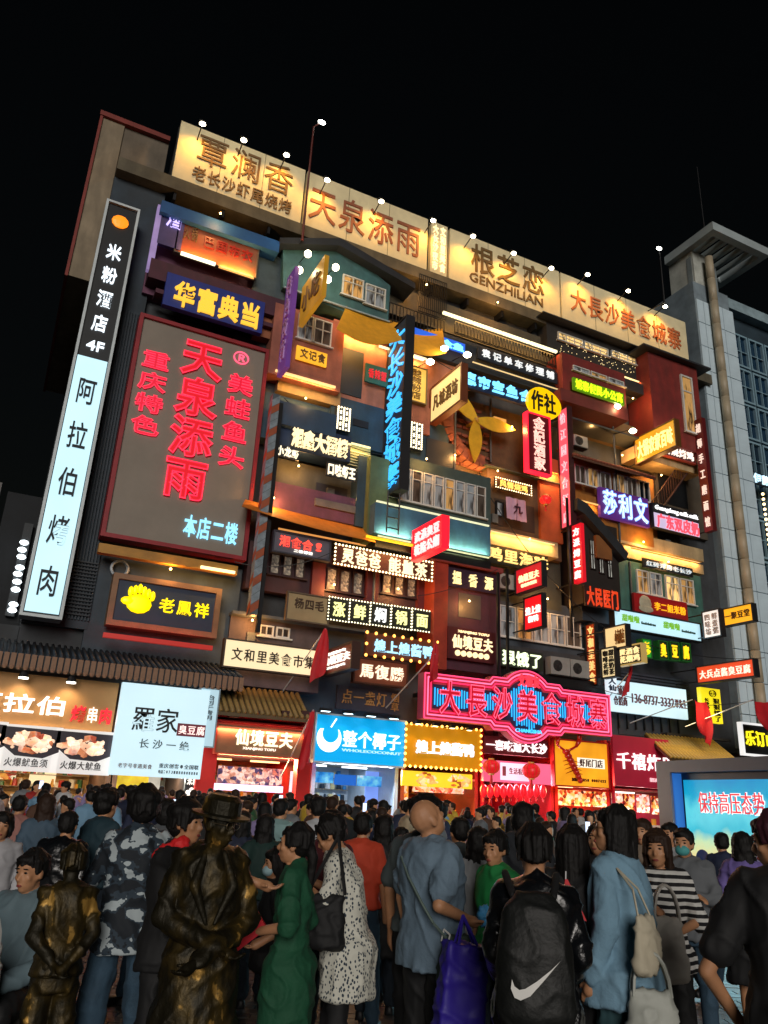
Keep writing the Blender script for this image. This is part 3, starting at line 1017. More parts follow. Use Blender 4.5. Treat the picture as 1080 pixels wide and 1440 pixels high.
fsign('blue board with four fat yellow characters above the red neon board', (236, 382), (368, 469), 1.5, M('#142c84', 0.5, 0.2, 0.8),
      [('华富典当', (.08, .97, .2, .92), E('#ffc23c', 1.1), K(bold=0.05, depth=0.16))], th=0.3)
fsign('faded brown poster board with dark red characters under the roof edge', (254, 308), (358, 390), 1.2, print_mat('poster', ['#5c2c18', '#8a3c1c', '#6a4a34'], 0.5, 0.25, 'noise'),
      [('火锅', (.06, .24, .1, .55), BRINK), ('巴国布衣', (.3, .95, .25, .6), E('#a02414', 0.5), K(bold=0.02))], frame=M('#5a4a3a', 0.6))
fsign('small violet-lit panel with a pale round emblem beside the poster board', (230, 288), (254, 352), 1.25, M('#4a3f6e', 0.6),
      [('酒', (.2, .9, .1, .5), E('#c8b8ff', 1.4), K(bold=0.04))])
psign('slim upright violet-white light tube box at the top left corner', (221, 292), (206, 378), 1.0, E('#a890c8', 0.55, 0.3, 1.5), [], th=0.25, rods=False)
psign('tall thin purple banner board hung from the teal house', (404, 392), (401, 515), 1.4, E('#6c3c8c', 0.45, 0.3, 0.8), [('特色夜宵', (.2, .8, .05, .9), M('#b890c8', 0.5), K(vertical=True))], rods=False)
r = psign('slanting yellow banner board below the gable', (425, 405), (452, 415), 1.6, E('#c08a20', 0.5, 0.3, 1.0), [('小吃', (.1, .9, .2, .8), BRINK)], rods=False)
fsign('small yellow board under the white windows of the salmon house', (418, 485), (459, 516), 1.5, E('#ffb930', 0.85, 0.15, 1), [('文记食', (.1, .95, .15, .85), BRINK)], th=0.1, grp=None)
fsign('small green board with red characters on the salmon wall', (515, 510), (546, 545), 1.0, M('#2f6a58', 0.6), [('香辣蟹', (.1, .9, .25, .75), E('#e03030', 0.8))], th=0.1)
fsign('upright gold light box on the salmon wall right of the blue neon column', (573, 513), (598, 568), 1.2, E('#e8b450', 0.9, 0.2, 1), [('酸辣粉店', (.25, .75, .06, .94), M('#7a5a20', 0.5), K(vertical=True))], frame=M('#6a5a3a', 0.5))
# bare bulbs on the teal house
bare = 0
for (x, y) in ((433, 357), (421, 380), (472, 376), (461, 393)):
    X, Z = P(x, y, 2.2)
    bare += 1
    r = thing('bulb_lamp', '%s of the four bare bulbs hung before the teal gable' % ordn[bare - 1], 'lamp', (X, DIST - 2.2, Z), 0, 'bare bulbs before the teal gable')
    MB().ball((0, 0, 0), 0.17, 8, 5).build('bulb', E('#fff0c8', 14.0, sample=False), r, smooth=True)
    MB().tube((0, 0, 0.1), (0, 1.3, 0.3), 0.02).build('arm', METAL, r)
    lamp('POINT', (0, -0.25, 0), 40, '#ffdca0', r, 0.15)
# blue neon column, projecting
psign('tall slim projecting column of ice-blue neon characters above the blue balcony', (548, 470), (562, 686), 0.9, M('#20304a', 0.5),
      [('大长沙美食城寨', (.03, .97, .03, .97), E('#3cb8ff', 1.3, sample=True), K(vertical=True, bold=0.03, depth=0.05, gap=0.06))], frame=FRD, th=0.4)
psign('projecting cream board with dark characters under two lamps, beside the windmill', (607, 548), (648, 562), 0.9, E('#ffdc90', 0.95, 0.12, 0.8),
      [('凡城酒坊', (.08, .92, .28, .72), BRINK)], frame=M('#6a3418', 0.5), fw=0.1, th=0.3)
def sidelamp(px, py, p, lab, grp, e=35):
    X, Z = P(px, py, p)
    r = thing('spot_lamp', lab, 'lamp', (X, DIST - p, Z), 0, grp)
    MB().ball((0, 0, 0), 0.12, 8, 5, (0.2, 0.2, 0.12)).build('lens', E('#fff2cf', 16.0, sample=False), r, smooth=True)
    MB().tube((0, 0, 0.1), (0.1, p * 0.6, 0.5), 0.025).tube((0, 0, 0.12), (0, 0, 0.22), 0.14, 0.06).build('arm', METAL, r)
    lamp('POINT', (-0.15, -0.1, -0.25), e, '#ffe0a0', r, 0.1)
for i, (x, y) in enumerate(((605, 509), (625, 490), (657, 499))):
    sidelamp(x, y, 2.6, '%s of three lamps over the cream board by the windmill' % ordn[i], 'lamps over the cream projecting board')
fsign('bright blue panel row behind the yellow awning', (567, 455), (654, 497), 1.35, E('#2a62d8', 0.9, 0.2, 1), [('全鱼', (.6, .98, .25, .95), E('#7adfff', 1.7), K(bold=0.08))], th=0.1)
fsign('dark navy board with small white characters below the lit gallery strip', (672, 487), (784, 540), 1.25, M('#16202c', 0.6), [('袁记单车修理铺', (.03, .97, .08, .75), E('#e8ecec', 1.0), K(bold=0.01, gap=0.2))], th=0.1)
fsign('navy board with five ice-blue neon characters above the windmill', (648, 520), (750, 573), 1.7, M('#101a38', 0.5), [('惠市宝鱼合', (.02, .98, .05, .8), E('#6ec8ff', 1.9, sample=True), K(bold=0.05, gap=0.12, depth=0.14))], th=0.2)
X, Z = P(764, 566, 2.0)
r = thing('shop_sign', 'round-ended yellow sign with two black characters joined to the blue neon board', 'sign', (X, DIST - 2.0, Z))
MB().prism([(1.05 * math.cos(a) * (1.1 if math.cos(a) > 0 else 0.9), 0.85 * math.sin(a)) for a in [2 * math.pi * i / 24 for i in range(24)]], 0, 0.25).build('panel', E('#f5c400', 1.0, 0.1, 1), r)
letters(r, '作社', 0, 1, 0, 1, 1.6, 1.1, INK, bold=0.03)
for ch in r.children:
    if ch.name.startswith('letter'):
        ch.location.x -= 0.8
        ch.location.z -= 0.55
lamp('AREA', (0, -0.2, 0), 10, '#ffd040', r, 1.0, (rad(-90), 0, 0))
# red neon sign with four characters
r = fsign('upright red neon sign with four pale outlined characters beside the windmill', (742, 580), (774, 668), 2.0, M('#6a0c18', 0.5),
      [('金記酒家', (.24, .78, .03, .97), E('#ffc0b0', 1.5), K(vertical=True, style='tube', depth=0.03, bold=0.01))], frame=E('#ff2038', 1.6), fw=0.07, fd=0.05, th=0.3, glow=('#ff2030', 25))
psign('tall pink light box of seven square tiles standing out beside the red neon', (785, 580), (804, 738), 1.1, E('#f0586a', 0.95, 0.12, 0.6),
      [('怡江园文合轩店', (.2, .8, .01, .99), E('#ffb0b8', 1.3), K(vertical=True, gap=0.35, style='tube', depth=0.02))], frame=M('#3a1418', 0.5), th=0.25)
r = bpy.data.objects[-1] if False else None
fsign('green board with glowing yellow characters under the red house windows', (806, 530), (878, 570), 2.0, E('#5a8a10', 0.7, 0.2, 1), [('城寨便民小公寓', (.03, .97, .1, .9), E('#d8ff20', 1.4), K(bold=0.04))], th=0.12, glow=('#a8e020', 10))
psign('projecting gold board with two lamps on top near the red pilaster', (893, 618), (951, 626), 1.3, E('#e0a020', 0.8, 0.15, 1), [('大锅农家百味', (.05, .95, .2, .85), E('#ffe890', 1.4), K(bold=0.03))], frame=M('#5a3a10', 0.5), th=0.3)
for i, (x, y) in enumerate(((890, 606), (945, 597), (868, 572))):
    sidelamp(x, y, 2.8 if i < 2 else 1.8, '%s of the lamps around the gold projecting board' % ordn[i], 'lamps around the gold board', 22)
fsign('maroon board with white characters behind the gold projecting board', (918, 618), (978, 652), 1.7, M('#3a0c10', 0.5), [('三香烧烤鸡', (.03, .97, .12, .88), E('#ffe8d8', 1.3), K(bold=0.02))], th=0.15, frame=M('#9a4038', 0.5))
psign('tall dark red upright sign with seven pale characters at the right end', (975, 592), (1003, 745), 1.9, M('#5c1014', 0.5, 0.2, 1), [('胡师手工磨面馆', (.22, .8, .02, .99), E('#f4d8c8', 0.9), K(vertical=True, gap=0.4))], th=0.3)
fsign('purple board with three blue-white neon characters on the ochre balcony', (843, 684), (914, 742), 1.6, E('#5a2a78', 0.6, 0.2, 1), [('莎利文', (.03, .98, .06, .9), E('#cfe6ff', 1.4), K(bold=0.03, tube=E('#5a8cff', 2.0), gap=0.1))], th=0.2, glow=('#8a7cff', 12))
fsign('sign with white Latin script over a red and white lit character row', (917, 706), (985, 757), 1.7, M('#14161a', 0.5),
      [('Guangdong milk milk', (.05, .98, .08, .3), E('#ffffff', 1.6), K(bold=0.01)), ('广东双皮奶', (.06, .98, .42, .95), E('#ff4a5a', 1.3), K(bold=0.04, depth=0.1))], th=0.25)
m = bpy.data.objects
W_, H_ = P(985, 757, 1.7)[0] - P(917, 706, 1.7)[0], P(917, 706, 1.7)[1] - P(985, 757, 1.7)[1]
MB().box((0.05, -0.012, 0.04), (W_ - 0.05, -0.001, H_ * 0.6)).build('light_panel', E('#d0c0e0', 0.8, sample=False), [o for o in m if o.name.startswith('shop_sign') and o.get('label', '').startswith('sign with white Latin')][0])
psign('tiny white bracket board at the far right of the pale soffit', (990, 700), (992, 712), 1.9, M('#888888'), []) if False else None
# middle belt
fsign('row of large cream lit characters over the dark blue fascia', (411, 600), (487, 650), 1.7, M('#101c30', 0.5), [('湘鑫大酒楼', (.0, 1., .05, .85), E('#ffe6b0', 1.4), K(bold=0.05, depth=0.2, gap=0.03))], th=0.05)
fsign('small white lit characters left of the grey gallery', (389, 624), (420, 648), 1.5, M('#1a1c20', 0.5), [('小龙虾', (.02, .98, .1, .9), E('#fff0d0', 1.4), K(bold=0.05))], th=0.05)
fsign('small white lit characters right of the grey gallery, below the louvres', (460, 648), (500, 678), 1.7, M('#1a1c20', 0.5), [('口味虾王', (.02, .98, .1, .9), E('#fff0d0', 1.4), K(bold=0.05))], th=0.05)
for (a, b, lab) in (((474, 570), (492, 608), 'left'), ((577, 592), (594, 634), 'right')):
    X0, Z1 = P(*a, 1.25)
    X1, Z0 = P(*b, 1.25)
    r = thing('bulb_sign', 'upright panel of white bulb dots on the navy wall, %s of the blue neon column' % lab, 'sign', (X0, DIST - 1.25, Z0))
    W_, H_ = X1 - X0, Z1 - Z0
    MB().box((0, 0, 0), (W_, 0.2, H_)).build('panel', M('#2a3038', 0.5), r)
    mb = MB()
    for j in range(12):
        for i in range(5):
            if (i in (0, 4)) or (j % 3 != 1) or i == 2:
                mb.ball((W_ * (i + 0.5) / 5, -0.03, H_ * (j + 0.5) / 12), 0.05, 5, 3)
    mb.build('bulb_string', E('#fff0c8', 2.6, sample=False), r)['kind'] = 'stuff'
psign('small projecting red sign with two rows of white-pink characters at the blue balcony foot', (582, 748), (621, 768), 2.3, E('#e01428', 0.9, 0.1, 1),
      [('武漢臭豆', (.06, .94, .1, .46), E('#ffc8c8', 1.4), K(bold=0.02)), ('乾隆公廟', (.06, .94, .54, .92), E('#ffc8c8', 1.4), K(bold=0.02))], frame=E('#ff1c30', 1.2), th=0.3)
fsign('small amber sign with bulb border over the bistro door', (697, 671), (747, 697), 1.3, M('#4a2c10', 0.5), [('风情烧鸡', (.1, .9, .15, .85), E('#ffc860', 1.4), K(bold=0.02))], border=(0.13, 0.035, BULB), th=0.15)
fsign('row of gold brush characters on dark wall under the bistro balcony', (685, 765), (771, 807), 1.3, M('#1c1c14', 0.5), [('鸣里海味', (.0, 1., .1, .85), E('#ffd880', 1.2), K(bold=0.02, depth=0.12))], th=0.05)
fsign('grey board with orange-red lit characters above patterned windows', (387, 747), (462, 788), 1.6, M('#5a5a66', 0.5, 0.2, 1), [('湘食合!', (.08, .9, .15, .7), E('#ff5040', 1.4), K(bold=0.04)), ('二楼请进', (.35, .7, .75, .9), WHL)], frame=M('#30303a', 0.5), th=0.2)
fsign('long brown sign with cream characters and a white bulb border', (472, 765), (607, 817), 1.7, M('#5a2c18', 0.5, 0.2, 1),
      [('灵爸爸', (.06, .46, .12, .88), E('#ffe8b8', 1.5), K(bold=0.03)), ('能量茶', (.53, .95, .14, .9), E('#ffe8b8', 1.5), K(bold=0.03))], border=(0.16, 0.05, BULB), th=0.2, glow=('#ffd8a0', 10))
fsign('plain cream board with three small dark characters', (406, 833), (460, 878), 1.3, M('#a08a64', 0.7, 0.15, 1), [('杨四毛', (.15, .9, .15, .55), M('#4a3424', 0.6))], frame=M('#5a4a3a', 0.6), th=0.12)
for i in range(5):
    fsign('%s of the five square bulb-bordered tiles in the white character row' % ordn[i], (463 + i * 29.2, 839 + i * 4.2), (490 + i * 29.2, 875 + i * 3.7), 1.5, M('#1c2018', 0.5),
          [('涨鲜焖锅面'[i], (.18, .82, .18, .82), E('#f4f0a0' if i != 2 else '#ffffff', 1.4), K(bold=0.03))], border=(0.13, 0.035, E('#fff4c8', 3.0, sample=False)), th=0.15, grp='square tiles of the bulb-bordered character row')
fsign('long cream light box with seven dark calligraphic characters', (318, 899), (446, 951), 1.8, E('#ffe4b4', 0.92, 0.06, 0.6), [('文和里美食市集', (.06, .97, .27, .75), M('#20160c', 0.5), K(bold=0.015, gap=0.12))], frame=M('#4a3a2a', 0.5), th=0.25, glow=('#ffe0b0', 22))
fsign('orange-bulb framed board with ice-blue characters, upper of the snack boards', (516, 889), (614, 934), 1.7, M('#6a3820', 0.5, 0.2, 1), [('煌上煌酱鸭', (.1, .95, .25, .8), E('#a0e0ff', 1.6), K(bold=0.04))], border=(0.42, 0.07, E('#ffa848', 4.0, sample=False)), th=0.2)
fsign('rust-brown board with three large pale characters, below the blue-lit one', (500, 925), (571, 966), 1.9, M('#7a3c20', 0.6, 0.2, 1), [('馬復勝', (.08, .95, .2, .8), E('#ffe8c8', 1.3), K(bold=0.03))], frame=M('#4a2410', 0.5), th=0.2)
fsign('dark wooden board with dim gold characters above the blue drinks shop', (475, 963), (562, 1005), 1.2, M('#2e2830', 0.6, 0.3, 1), [('点一盏灯', (.06, .78, .15, .75), M('#a8743c', 0.5)), ('烟草', (.84, .98, .1, .9), M('#a8743c', 0.5), K(vertical=True))], th=0.15)
psign('projecting brown board with white characters next to the red flag', (455, 918), (494, 938), 1.4, M('#7a2c1c', 0.5, 0.2, 1), [('仙境豆夫', (.04, .96, .3, .65), E('#fff0e0', 1.5), K(bold=0.04)), ('臭豆腐小吃', (.2, .8, .12, .24), WHL), ('XIANJING', (.2, .8, .74, .86), WHL)], frame=M('#3a2018', 0.5), th=0.3)
fsign('maroon upright board: three gold characters in diamonds along the top', (629, 797), (700, 836), 1.75, M('#2e1a30', 0.5, 0.2, 1), [('搵香源', (.03, .97, .15, .85), E('#ffe8a0', 1.3), K(gap=0.45, bold=0.03))], th=0.1)
fsign('dark red lower board with large cream characters and a dotted line', (630, 880), (697, 934), 1.8, M('#4c1418', 0.5, 0.2, 1), [('XIANJING TOFU', (.2, .85, .08, .18), WWL), ('仙境豆夫', (.08, .94, .24, .66), E('#ffe6b0', 1.4), K(bold=0.04)), ('●●●●●●', (.15, .85, .72, .9), WWL)], th=0.2)
psign('small projecting red board with pale characters, upper of two', (726, 803), (763, 823), 1.4, E('#d81c28', 0.8, 0.1, 1), [('仙境豆夫', (.1, .9, .28, .6), WWL), ('香香臭豆腐', (.2, .8, .68, .82), WWL)], frame=FRD, th=0.2, grp='pair of small projecting red boards')
psign('small projecting red box with white characters, lower of two', (738, 843), (763, 880), 1.6, E('#f01820', 0.95, 0.1, 1), [('煌上煌', (.06, .94, .3, .55), WHL), ('酱鸭', (.2, .8, .6, .8), WHL)], frame=FRD, th=0.2, grp='pair of small projecting red boards')
fsign('dark board with three glowing pale green characters below the grid windows', (702, 910), (764, 944), 1.3, M('#22281e', 0.5), [('狠饿了', (.05, .98, .1, .9), E('#f0ffd0', 1.4), K(bold=0.04))], th=0.1)
psign('slim upright orange board with dark gold characters by the machines', (824, 880), (840, 962), 0.9, E('#a83c14', 0.6, 0.2, 1), [('文和里美食', (.2, .85, .02, .98), E('#ffc878', 1.2), K(vertical=True, gap=0.15))], frame=FRD, th=0.15)
psign('slim red upright light box on the old timber shop', (804, 740), (820, 817), 1.9, E('#d01424', 0.9, 0.1, 1), [('方派烤豆腐', (.15, .85, .04, .96), E('#ffe0d8', 1.5), K(vertical=True, gap=0.3, bold=0.03))], th=0.2)
fsign('rust-red neon characters on the foot of the timber shop', (822, 822), (872, 860), 2.0, M('#2a1410', 0.6), [('大民医门', (.03, .97, .05, .95), E('#e04018', 0.9), K(style='tube', depth=0.035, bold=0.0, gap=0.1))], th=0.1)
fsign('long dark header board with small white characters on the green house', (904, 784), (975, 812), 1.3, M('#14181c', 0.5), [('红砖洋房老长沙', (.05, .97, .25, .8), E('#c8d4d8', 0.9), K(bold=0.01))], th=0.1)
r = fsign('red board with gold script and a round portrait emblem below the green house windows', (891, 833), (968, 873), 1.35, M('#a01418', 0.5, 0.15, 1), [('李二姐米粉', (.36, .96, .3, .75), E('#ffb820', 1.0), K(bold=0.0))], th=0.15)
W_, H_ = P(968, 873, 1.35)[0] - P(891, 833, 1.35)[0], P(891, 833, 1.35)[1] - P(968, 873, 1.35)[1]
MB().ball((W_ * .2, -0.02, H_ * .52), 0.4, 12, 6, (0.42, 0.05, 0.42)).ball((W_ * .2, -0.04, H_ * .22), 0.4, 8, 5, (0.5, 0.04, 0.2)).build('emblem', M('#b0a890', 0.6), r)
r = fsign('long pale blue light box with green script logos under the red board', (863, 856), (986, 902), 1.7, E('#b8e2f0', 1.0, 0.05, 0.5), [('甜啦啦', (.08, .28, .2, .6), E('#7ab82a', 0.8)), ('甜啦啦', (.55, .75, .2, .6), E('#7ab82a', 0.8)), ('Fresh fruit tea', (.3, .46, .45, .6), M('#3a5a4a')), ('Fresh fruit tea', (.77, .93, .5, .65), M('#3a5a4a'))], frame=FRD, th=0.3, glow=('#b8e8ff', 25))
for i, (x, ch) in enumerate(((903, '长沙'), (918, ''), (926, '臭'), (942, '豆'), (958, '腐'))):
    if not ch:
        continue
    fsign('%s square of the green-edged yellow character row above the shutter' % ordn[min(i, 3) if i < 2 else i - 1], (x, 899 + (x - 903) * 0.1), (x + 13, 925 + (x - 903) * 0.1), 1.9, M('#16301a', 0.5) if i != 0 else E('#2a9a30', 0.7),
          [(ch, (.12, .88, .12, .88), E('#ffd020', 1.3), K(bold=0.04, vertical=len(ch) > 1))], th=0.35, frame=M('#1c6a28', 0.5), fw=0.04, grp='yellow character squares above the shutter')
psign('cream projecting box with an orange round emblem above two smaller boxes', (851, 885), (881, 908), 2.6, E('#f0cf90', 0.95, 0.08, 1), [('小南瓜点', (.48, .95, .15, .85), M('#8a5a20'))], frame=FRD, th=0.25, grp='cluster of projecting snack boxes')
psign('upright cream projecting box with dark characters, lower left of the cluster', (846, 914), (866, 950), 2.4, E('#f0d8a0', 0.9, 0.08, 1), [('咖啡花鲜', (.1, .5, .05, .95), INK, K(vertical=True)), ('甜品奶茶', (.55, .95, .05, .95), INK, K(vertical=True))], frame=FRD, th=0.25, grp='cluster of projecting snack boxes')
psign('dark gold projecting box with pale gold characters beside the cream one', (869, 912), (903, 930), 2.4, M('#2a2414', 0.5), [('煲酒食', (.05, .95, .08, .48), E('#ffe0a0', 1.1)), ('花烟鸡', (.05, .95, .52, .92), E('#ffe0a0', 1.1))], frame=E('#c8a860', 0.5), th=0.25, grp='cluster of projecting snack boxes')
psign('upright white light box with grey characters on the far side of the dark pole', (988, 862), (1014, 893), 2.2, E('#f4e8dc', 0.95, 0.06, 1), [('四味坊', (.1, .45, .08, .92), M('#b8a498'), K(vertical=True)), ('鲜煮粥', (.55, .9, .08, .92), M('#b8a498'), K(vertical=True))], frame=FRD, th=0.3)
psign('orange-yellow projecting light box with dark script and a thin black frame', (1016, 858), (1059, 872), 2.2, E('#ffb020', 0.95, 0.06, 1), [('一聚豆堂', (.06, .94, .25, .7), M('#4a2810'))], frame=FRD, th=0.3)
psign('long red-orange projecting light box with pale outlined characters', (980, 939), (1061, 950), 2.2, E('#e84c24', 0.85, 0.08, 1), [('大兵点酱臭豆腐', (.04, .96, .25, .8), E('#ffe0c8', 1.3), K(bold=0.0))], frame=FRD, th=0.3)
fsign('yellow upright board with black characters and a cartoonless round badge', (985, 966), (1017, 1018), 2.2, E('#f4e020', 0.95, 0.06, 1), [('狠狠饿了', (.55, .9, .28, .97), INK, K(vertical=True)), ('长沙必吃小吃', (.12, .35, .3, .95), INK, K(vertical=True)), ('☺', (.4, .75, .05, .25), INK)], th=0.25)
r = fsign('long white electronic board with grey-red telephone number', (855, 955), (968, 1012), 1.4, E('#c4e4f0', 1.0, 0.04, 0.5), [('136-8737-3332', (.28, .82, .36, .66), M('#7a5058'), K(bold=0.0)), ('覃先生', (.83, .99, .36, .66), M('#7a5058')), ('旺铺招', (.05, .22, .15, .45), M('#7a5058')), ('仓招商', (.05, .22, .5, .8), M('#7a5058'))], th=0.2, glow=('#b8e8ff', 25))
# small shop emblem box at left foot of the neon gate
fsign('small white box with blue characters behind the big neon sign end', (853, 950), (868, 975), 1.9, E('#d8e8f4', 1.0), [('人仙', (.1, .9, .1, .9), M('#30405a'), K(vertical=True))], th=0.15)
# ================================================================ the big neon gate sign
def arc_pts(cx, cz, r, a0, a1, n):
    return [(cx + r * math.cos(rad(a0 + (a1 - a0) * i / n)), cz + r * math.sin(rad(a0 + (a1 - a0) * i / n))) for i in range(n + 1)]
def gate_outline(W_, H_, R_, inset):
    w0, w1, h0, h1 = inset, W_ - inset, inset, H_ - inset
    cx, cz, r = W_ * 0.525, H_ * 0.5, R_ - inset
    st = W_ * 0.018
    hh = (h1 - h0) / 2
    step = H_ * 0.1
    a = math.degrees(math.asin(min(1, (hh + step) / r)))
    dx = math.cos(rad(a)) * r
    top = arc_pts(cx, cz, r, 180 - a, a, 14)
    bot = arc_pts(cx, cz, r, -a, -(180 - a), 14)
    L_, R2 = cx - dx - st * 5, cx + dx + st * 5
    return ([(w0, h0), (w0, h1), (L_, h1), (L_ + st, h1 + step)] + top + [(R2 - st, h1 + step), (R2, h1), (w1, h1), (w1, h0), (R2, h0), (R2 - st, h0 - step)] + bot + [(L_ + st, h0 - step), (L_, h0)])
GP = 2.9
X0, Z1 = P(596, 945, GP)
X1, Z0 = P(859, 1036, GP)
W_, H_ = X1 - X0, Z1 - Z0
gate = thing('neon_sign', 'huge pink and blue neon sign with a round middle over the market entrance', 'neon sign', (X0, DIST - GP, Z0))
R_ = H_ * 0.84
MB().prism(gate_outline(W_, H_, R_, 0), 0, 0.45).build('panel', M('#a83c50', 0.5, 0.2, 0.8), gate)
MB().prism(gate_outline(W_, H_, R_, 0.42), -0.012, -0.001).build('back_panel', M('#242a48', 0.5, 0.2, 0.8), gate)
for ins, c, s in ((0.03, '#ff4a78', 1.5), (0.17, '#ff6a94', 1.9), (0.3, '#ff3060', 1.5)):
    q = gate_outline(W_, H_, R_, ins)
    m = MB()
    for i in range(len(q)):
        a, b = q[i], q[(i + 1) % len(q)]
        m.tube((a[0], -0.07, a[1]), (b[0], -0.07, b[1]), 0.03, n=5)
    m.build('neon_tube', E(c, s, sample=True), gate)
m = MB()
q = gate_outline(W_, H_, R_, 0.42)
m = MB()
rr = random.Random(9)
cx, cz = W_ * 0.525, H_ * 0.5
def col_run(xa, xb, dz0=0.5, dz1=0.5):
    x = xa
    while x < xb:
        r = R_ - 0.5
        hh = H_ / 2 - 0.5
        if abs(x - cx) < r:
            hh = max(hh, math.sqrt(r * r - (x - cx) ** 2))
        t = cz + hh * (0.75 + 0.25 * rr.random())
        b = cz - hh * (0.75 + 0.25 * rr.random())
        m.tube((x, -0.05, b), (x, -0.05, t), 0.028, n=4)
        x += 0.125
col_run(0.5, cx - 1.35)
col_run(cx + 1.35, W_ - 0.5)
col_run(cx - 1.3, cx + 1.3)
m.build('neon_tube', E('#28a8f0', 1.5, sample=True), gate)
letters(gate, '大長沙美食城寨', 0.045, 0.97, 0.16, 0.86, W_, H_, E('#c01428', 0.9), y=-0.22, bold=0.03, depth=0.16, gap=0.22, tube=E('#ff5a80', 1.7), tubew=0.014)
letters(gate, '文和友', 0.465, 0.585, -0.22, 0.06, W_, H_, E('#ff3848', 1.3), y=-0.2, bold=0.03, depth=0.1, gap=0.05)
letters(gate, 'CHANGSHA', 0.455, 0.595, 1.02, 1.1, W_, H_, E('#40c0ff', 1.6), y=-0.12, bold=0.0)
lamp('AREA', (W_ / 2, -0.5, H_ * 0.3), 150, '#ff5a90', gate, 1.5, (rad(-65), 0, 0), W_)
m = MB()
for t in (0.1, 0.35, 0.65, 0.9):
    m.box((W_ * t - 0.06, 0.46, H_ * 0.6), (W_ * t + 0.06, GP - 0.4, H_ * 0.7))
m.build('bracket', METAL, gate)

# ================================================================ ground floor: shops cut into the hall, each lit inside
Zs = 2.5
def shop(name, label, xa, xb, wallc, glowc, energy, z_top, counter='#d8d0c0', shelves=(), tubes=2, back=3.6, stuffc=('#c03020', '#e0a030', '#f0e8d0', '#3a6a3a'), seed=1, p=0.9, side='#5a4030'):
    """one open-fronted shop between pixel columns xa and xb (taken at the header's height)"""
    X0 = P(xa, 1095, p)[0]
    X1 = P(xb, 1095, p)[0]
    r = thing('shop', label, 'shop', ((X0 + X1) / 2, DIST, 0), 0, 'shops on the ground floor of the food hall')
    w = (X1 - X0) / 2
    MB().box((-w, back, 0), (w, back + 0.15, 4.7)).build('wall', M(wallc, 0.7, 0.15, 0.8), r)
    sm = M(side, 0.6, 0.2, 1.0)
    MB().box((-w, -p, 0), (-w + 0.16, back, 4.7)).build('pillar', sm, r)
    MB().box((w - 0.16, -p, 0), (w - 0.002, back, 4.7)).build('pillar', sm, r)
    MB().box((-w + 0.16, -p, z_top + 0.12), (w - 0.16, back, z_top + 0.2)).build('ceiling', M('#b0a898', 0.7), r)
    MB().box((-w + 0.17, -p + 0.6, 0), (w - 0.17, -p + 1.2, 1.05)).build('counter', M(counter, 0.4, 0.1, 1.0), r)
    rr = random.Random(seed)
    sb = MB()
    for k, zz in enumerate((1.5, 1.95, 2.4)):
        if zz < z_top:
            sb.box((-w + 0.3, back - 0.35, zz - 0.03), (w - 0.3, back - 0.002, zz))
    sb.build('shelf', M('#8a7a60', 0.5), r)
    for c in stuffc:
        g = MB()
        for zz in (1.5, 1.95, 2.4, 1.05):
            if zz > z_top:
                continue
            x = -w + 0.35 + rr.random() * 0.4
            while x < w - 0.4:
                s = 0.07 + rr.random() * 0.07
                h = 0.12 + rr.random() * 0.2
                y = back - 0.2 if zz > 1.2 else -p + 0.9
                g.tube((x, y, zz + 0.003), (x, y, zz + h), s, s * (0.6 + rr.random() * 0.4), 7)
                x += 0.35 + rr.random() * 0.9
        g.build('goods', M(c, 0.4, 0.15, 3), r)['kind'] = 'stuff'
    for i in range(tubes):
        x = -w + 2 * w * (i + 0.5) / tubes
        MB().box((x - w / tubes * 0.6, back * 0.35, z_top + 0.05), (x + w / tubes * 0.6, back * 0.35 + 0.14, z_top + 0.115)).build('ceiling_light', E(glowc, 3.0, sample=False), r)
        lamp('AREA', (x, back * 0.35, z_top + 0.02), energy / tubes, glowc, r, 0.3, (0, 0, 0), w / tubes)
    for (u0, u1, z0, z1, mat, y) in shelves:
        MB().box((-w + 2 * w * u0, y - 0.06, z0), (-w + 2 * w * u1, y, z1)).build('menu_board', mat, r)
    # light that spills onto the crowd in front
    lamp('AREA', (0, -p - 0.2, z_top), energy * 6.5, glowc, r, 0.5, (rad(-62), 0, 0), w * 1.6)
    return r
FOODM = print_mat('menu', ['#301010', '#b03018', '#e8b850', '#f0e8d8', '#802010'], 7.0, 0.65)
FOODB = print_mat('menu2', ['#1a1c28', '#2a3a6a', '#a07a60', '#e8e0d0', '#203050'], 7.0, 0.6)
FOODR = print_mat('menu3', ['#f4f0e8', '#c02020', '#e8c090', '#fafafa', '#902010'], 7.0, 0.7)
SCRN = print_mat('screens', ['#0a4a90', '#2a8ad0', '#70c8e8', '#e8f4f8'], 2.2, 0.6, 'noise')
shop('beige', 'grill shop with a warm beige interior under the leftmost header', -60, 156, '#c0955a', '#ffdcae', 120, 2.55, seed=2, tubes=4, shelves=((.05, .4, 1.7, 2.3, FOODM, 3.4), (.5, .7, 1.6, 2.4, E('#ffe8b8', 0.8), 3.4)))
r = shop('white', 'sweet soup shop below the white light box with black calligraphy', 158, 277, '#b0a898', '#f4f0e0', 60, 2.2, seed=3, shelves=((.08, .5, 1.5, 2.2, E('#f4d020', 0.8, 0.3, 4), 0.4), (.55, .85, 1.6, 2.15, E('#d8d0c0', 0.7, 0.2), 3.3), (.86, .98, 1.3, 2.2, M('#101010', 0.5), -0.7)))
shop('tofu', 'red-framed tofu stall with dark menu screens under a small tiled roof', 286, 432, '#a86a34', '#ffc080', 70, 2.75, seed=4, side='#b81c1c', shelves=((.17, .5, 1.95, 2.55, FOODB, -0.2), (.5, .8, 1.95, 2.55, FOODB, -0.25), (.88, .97, 0.9, 2.5, E('#dff0ff', 0.9, 0.1), -0.3)))
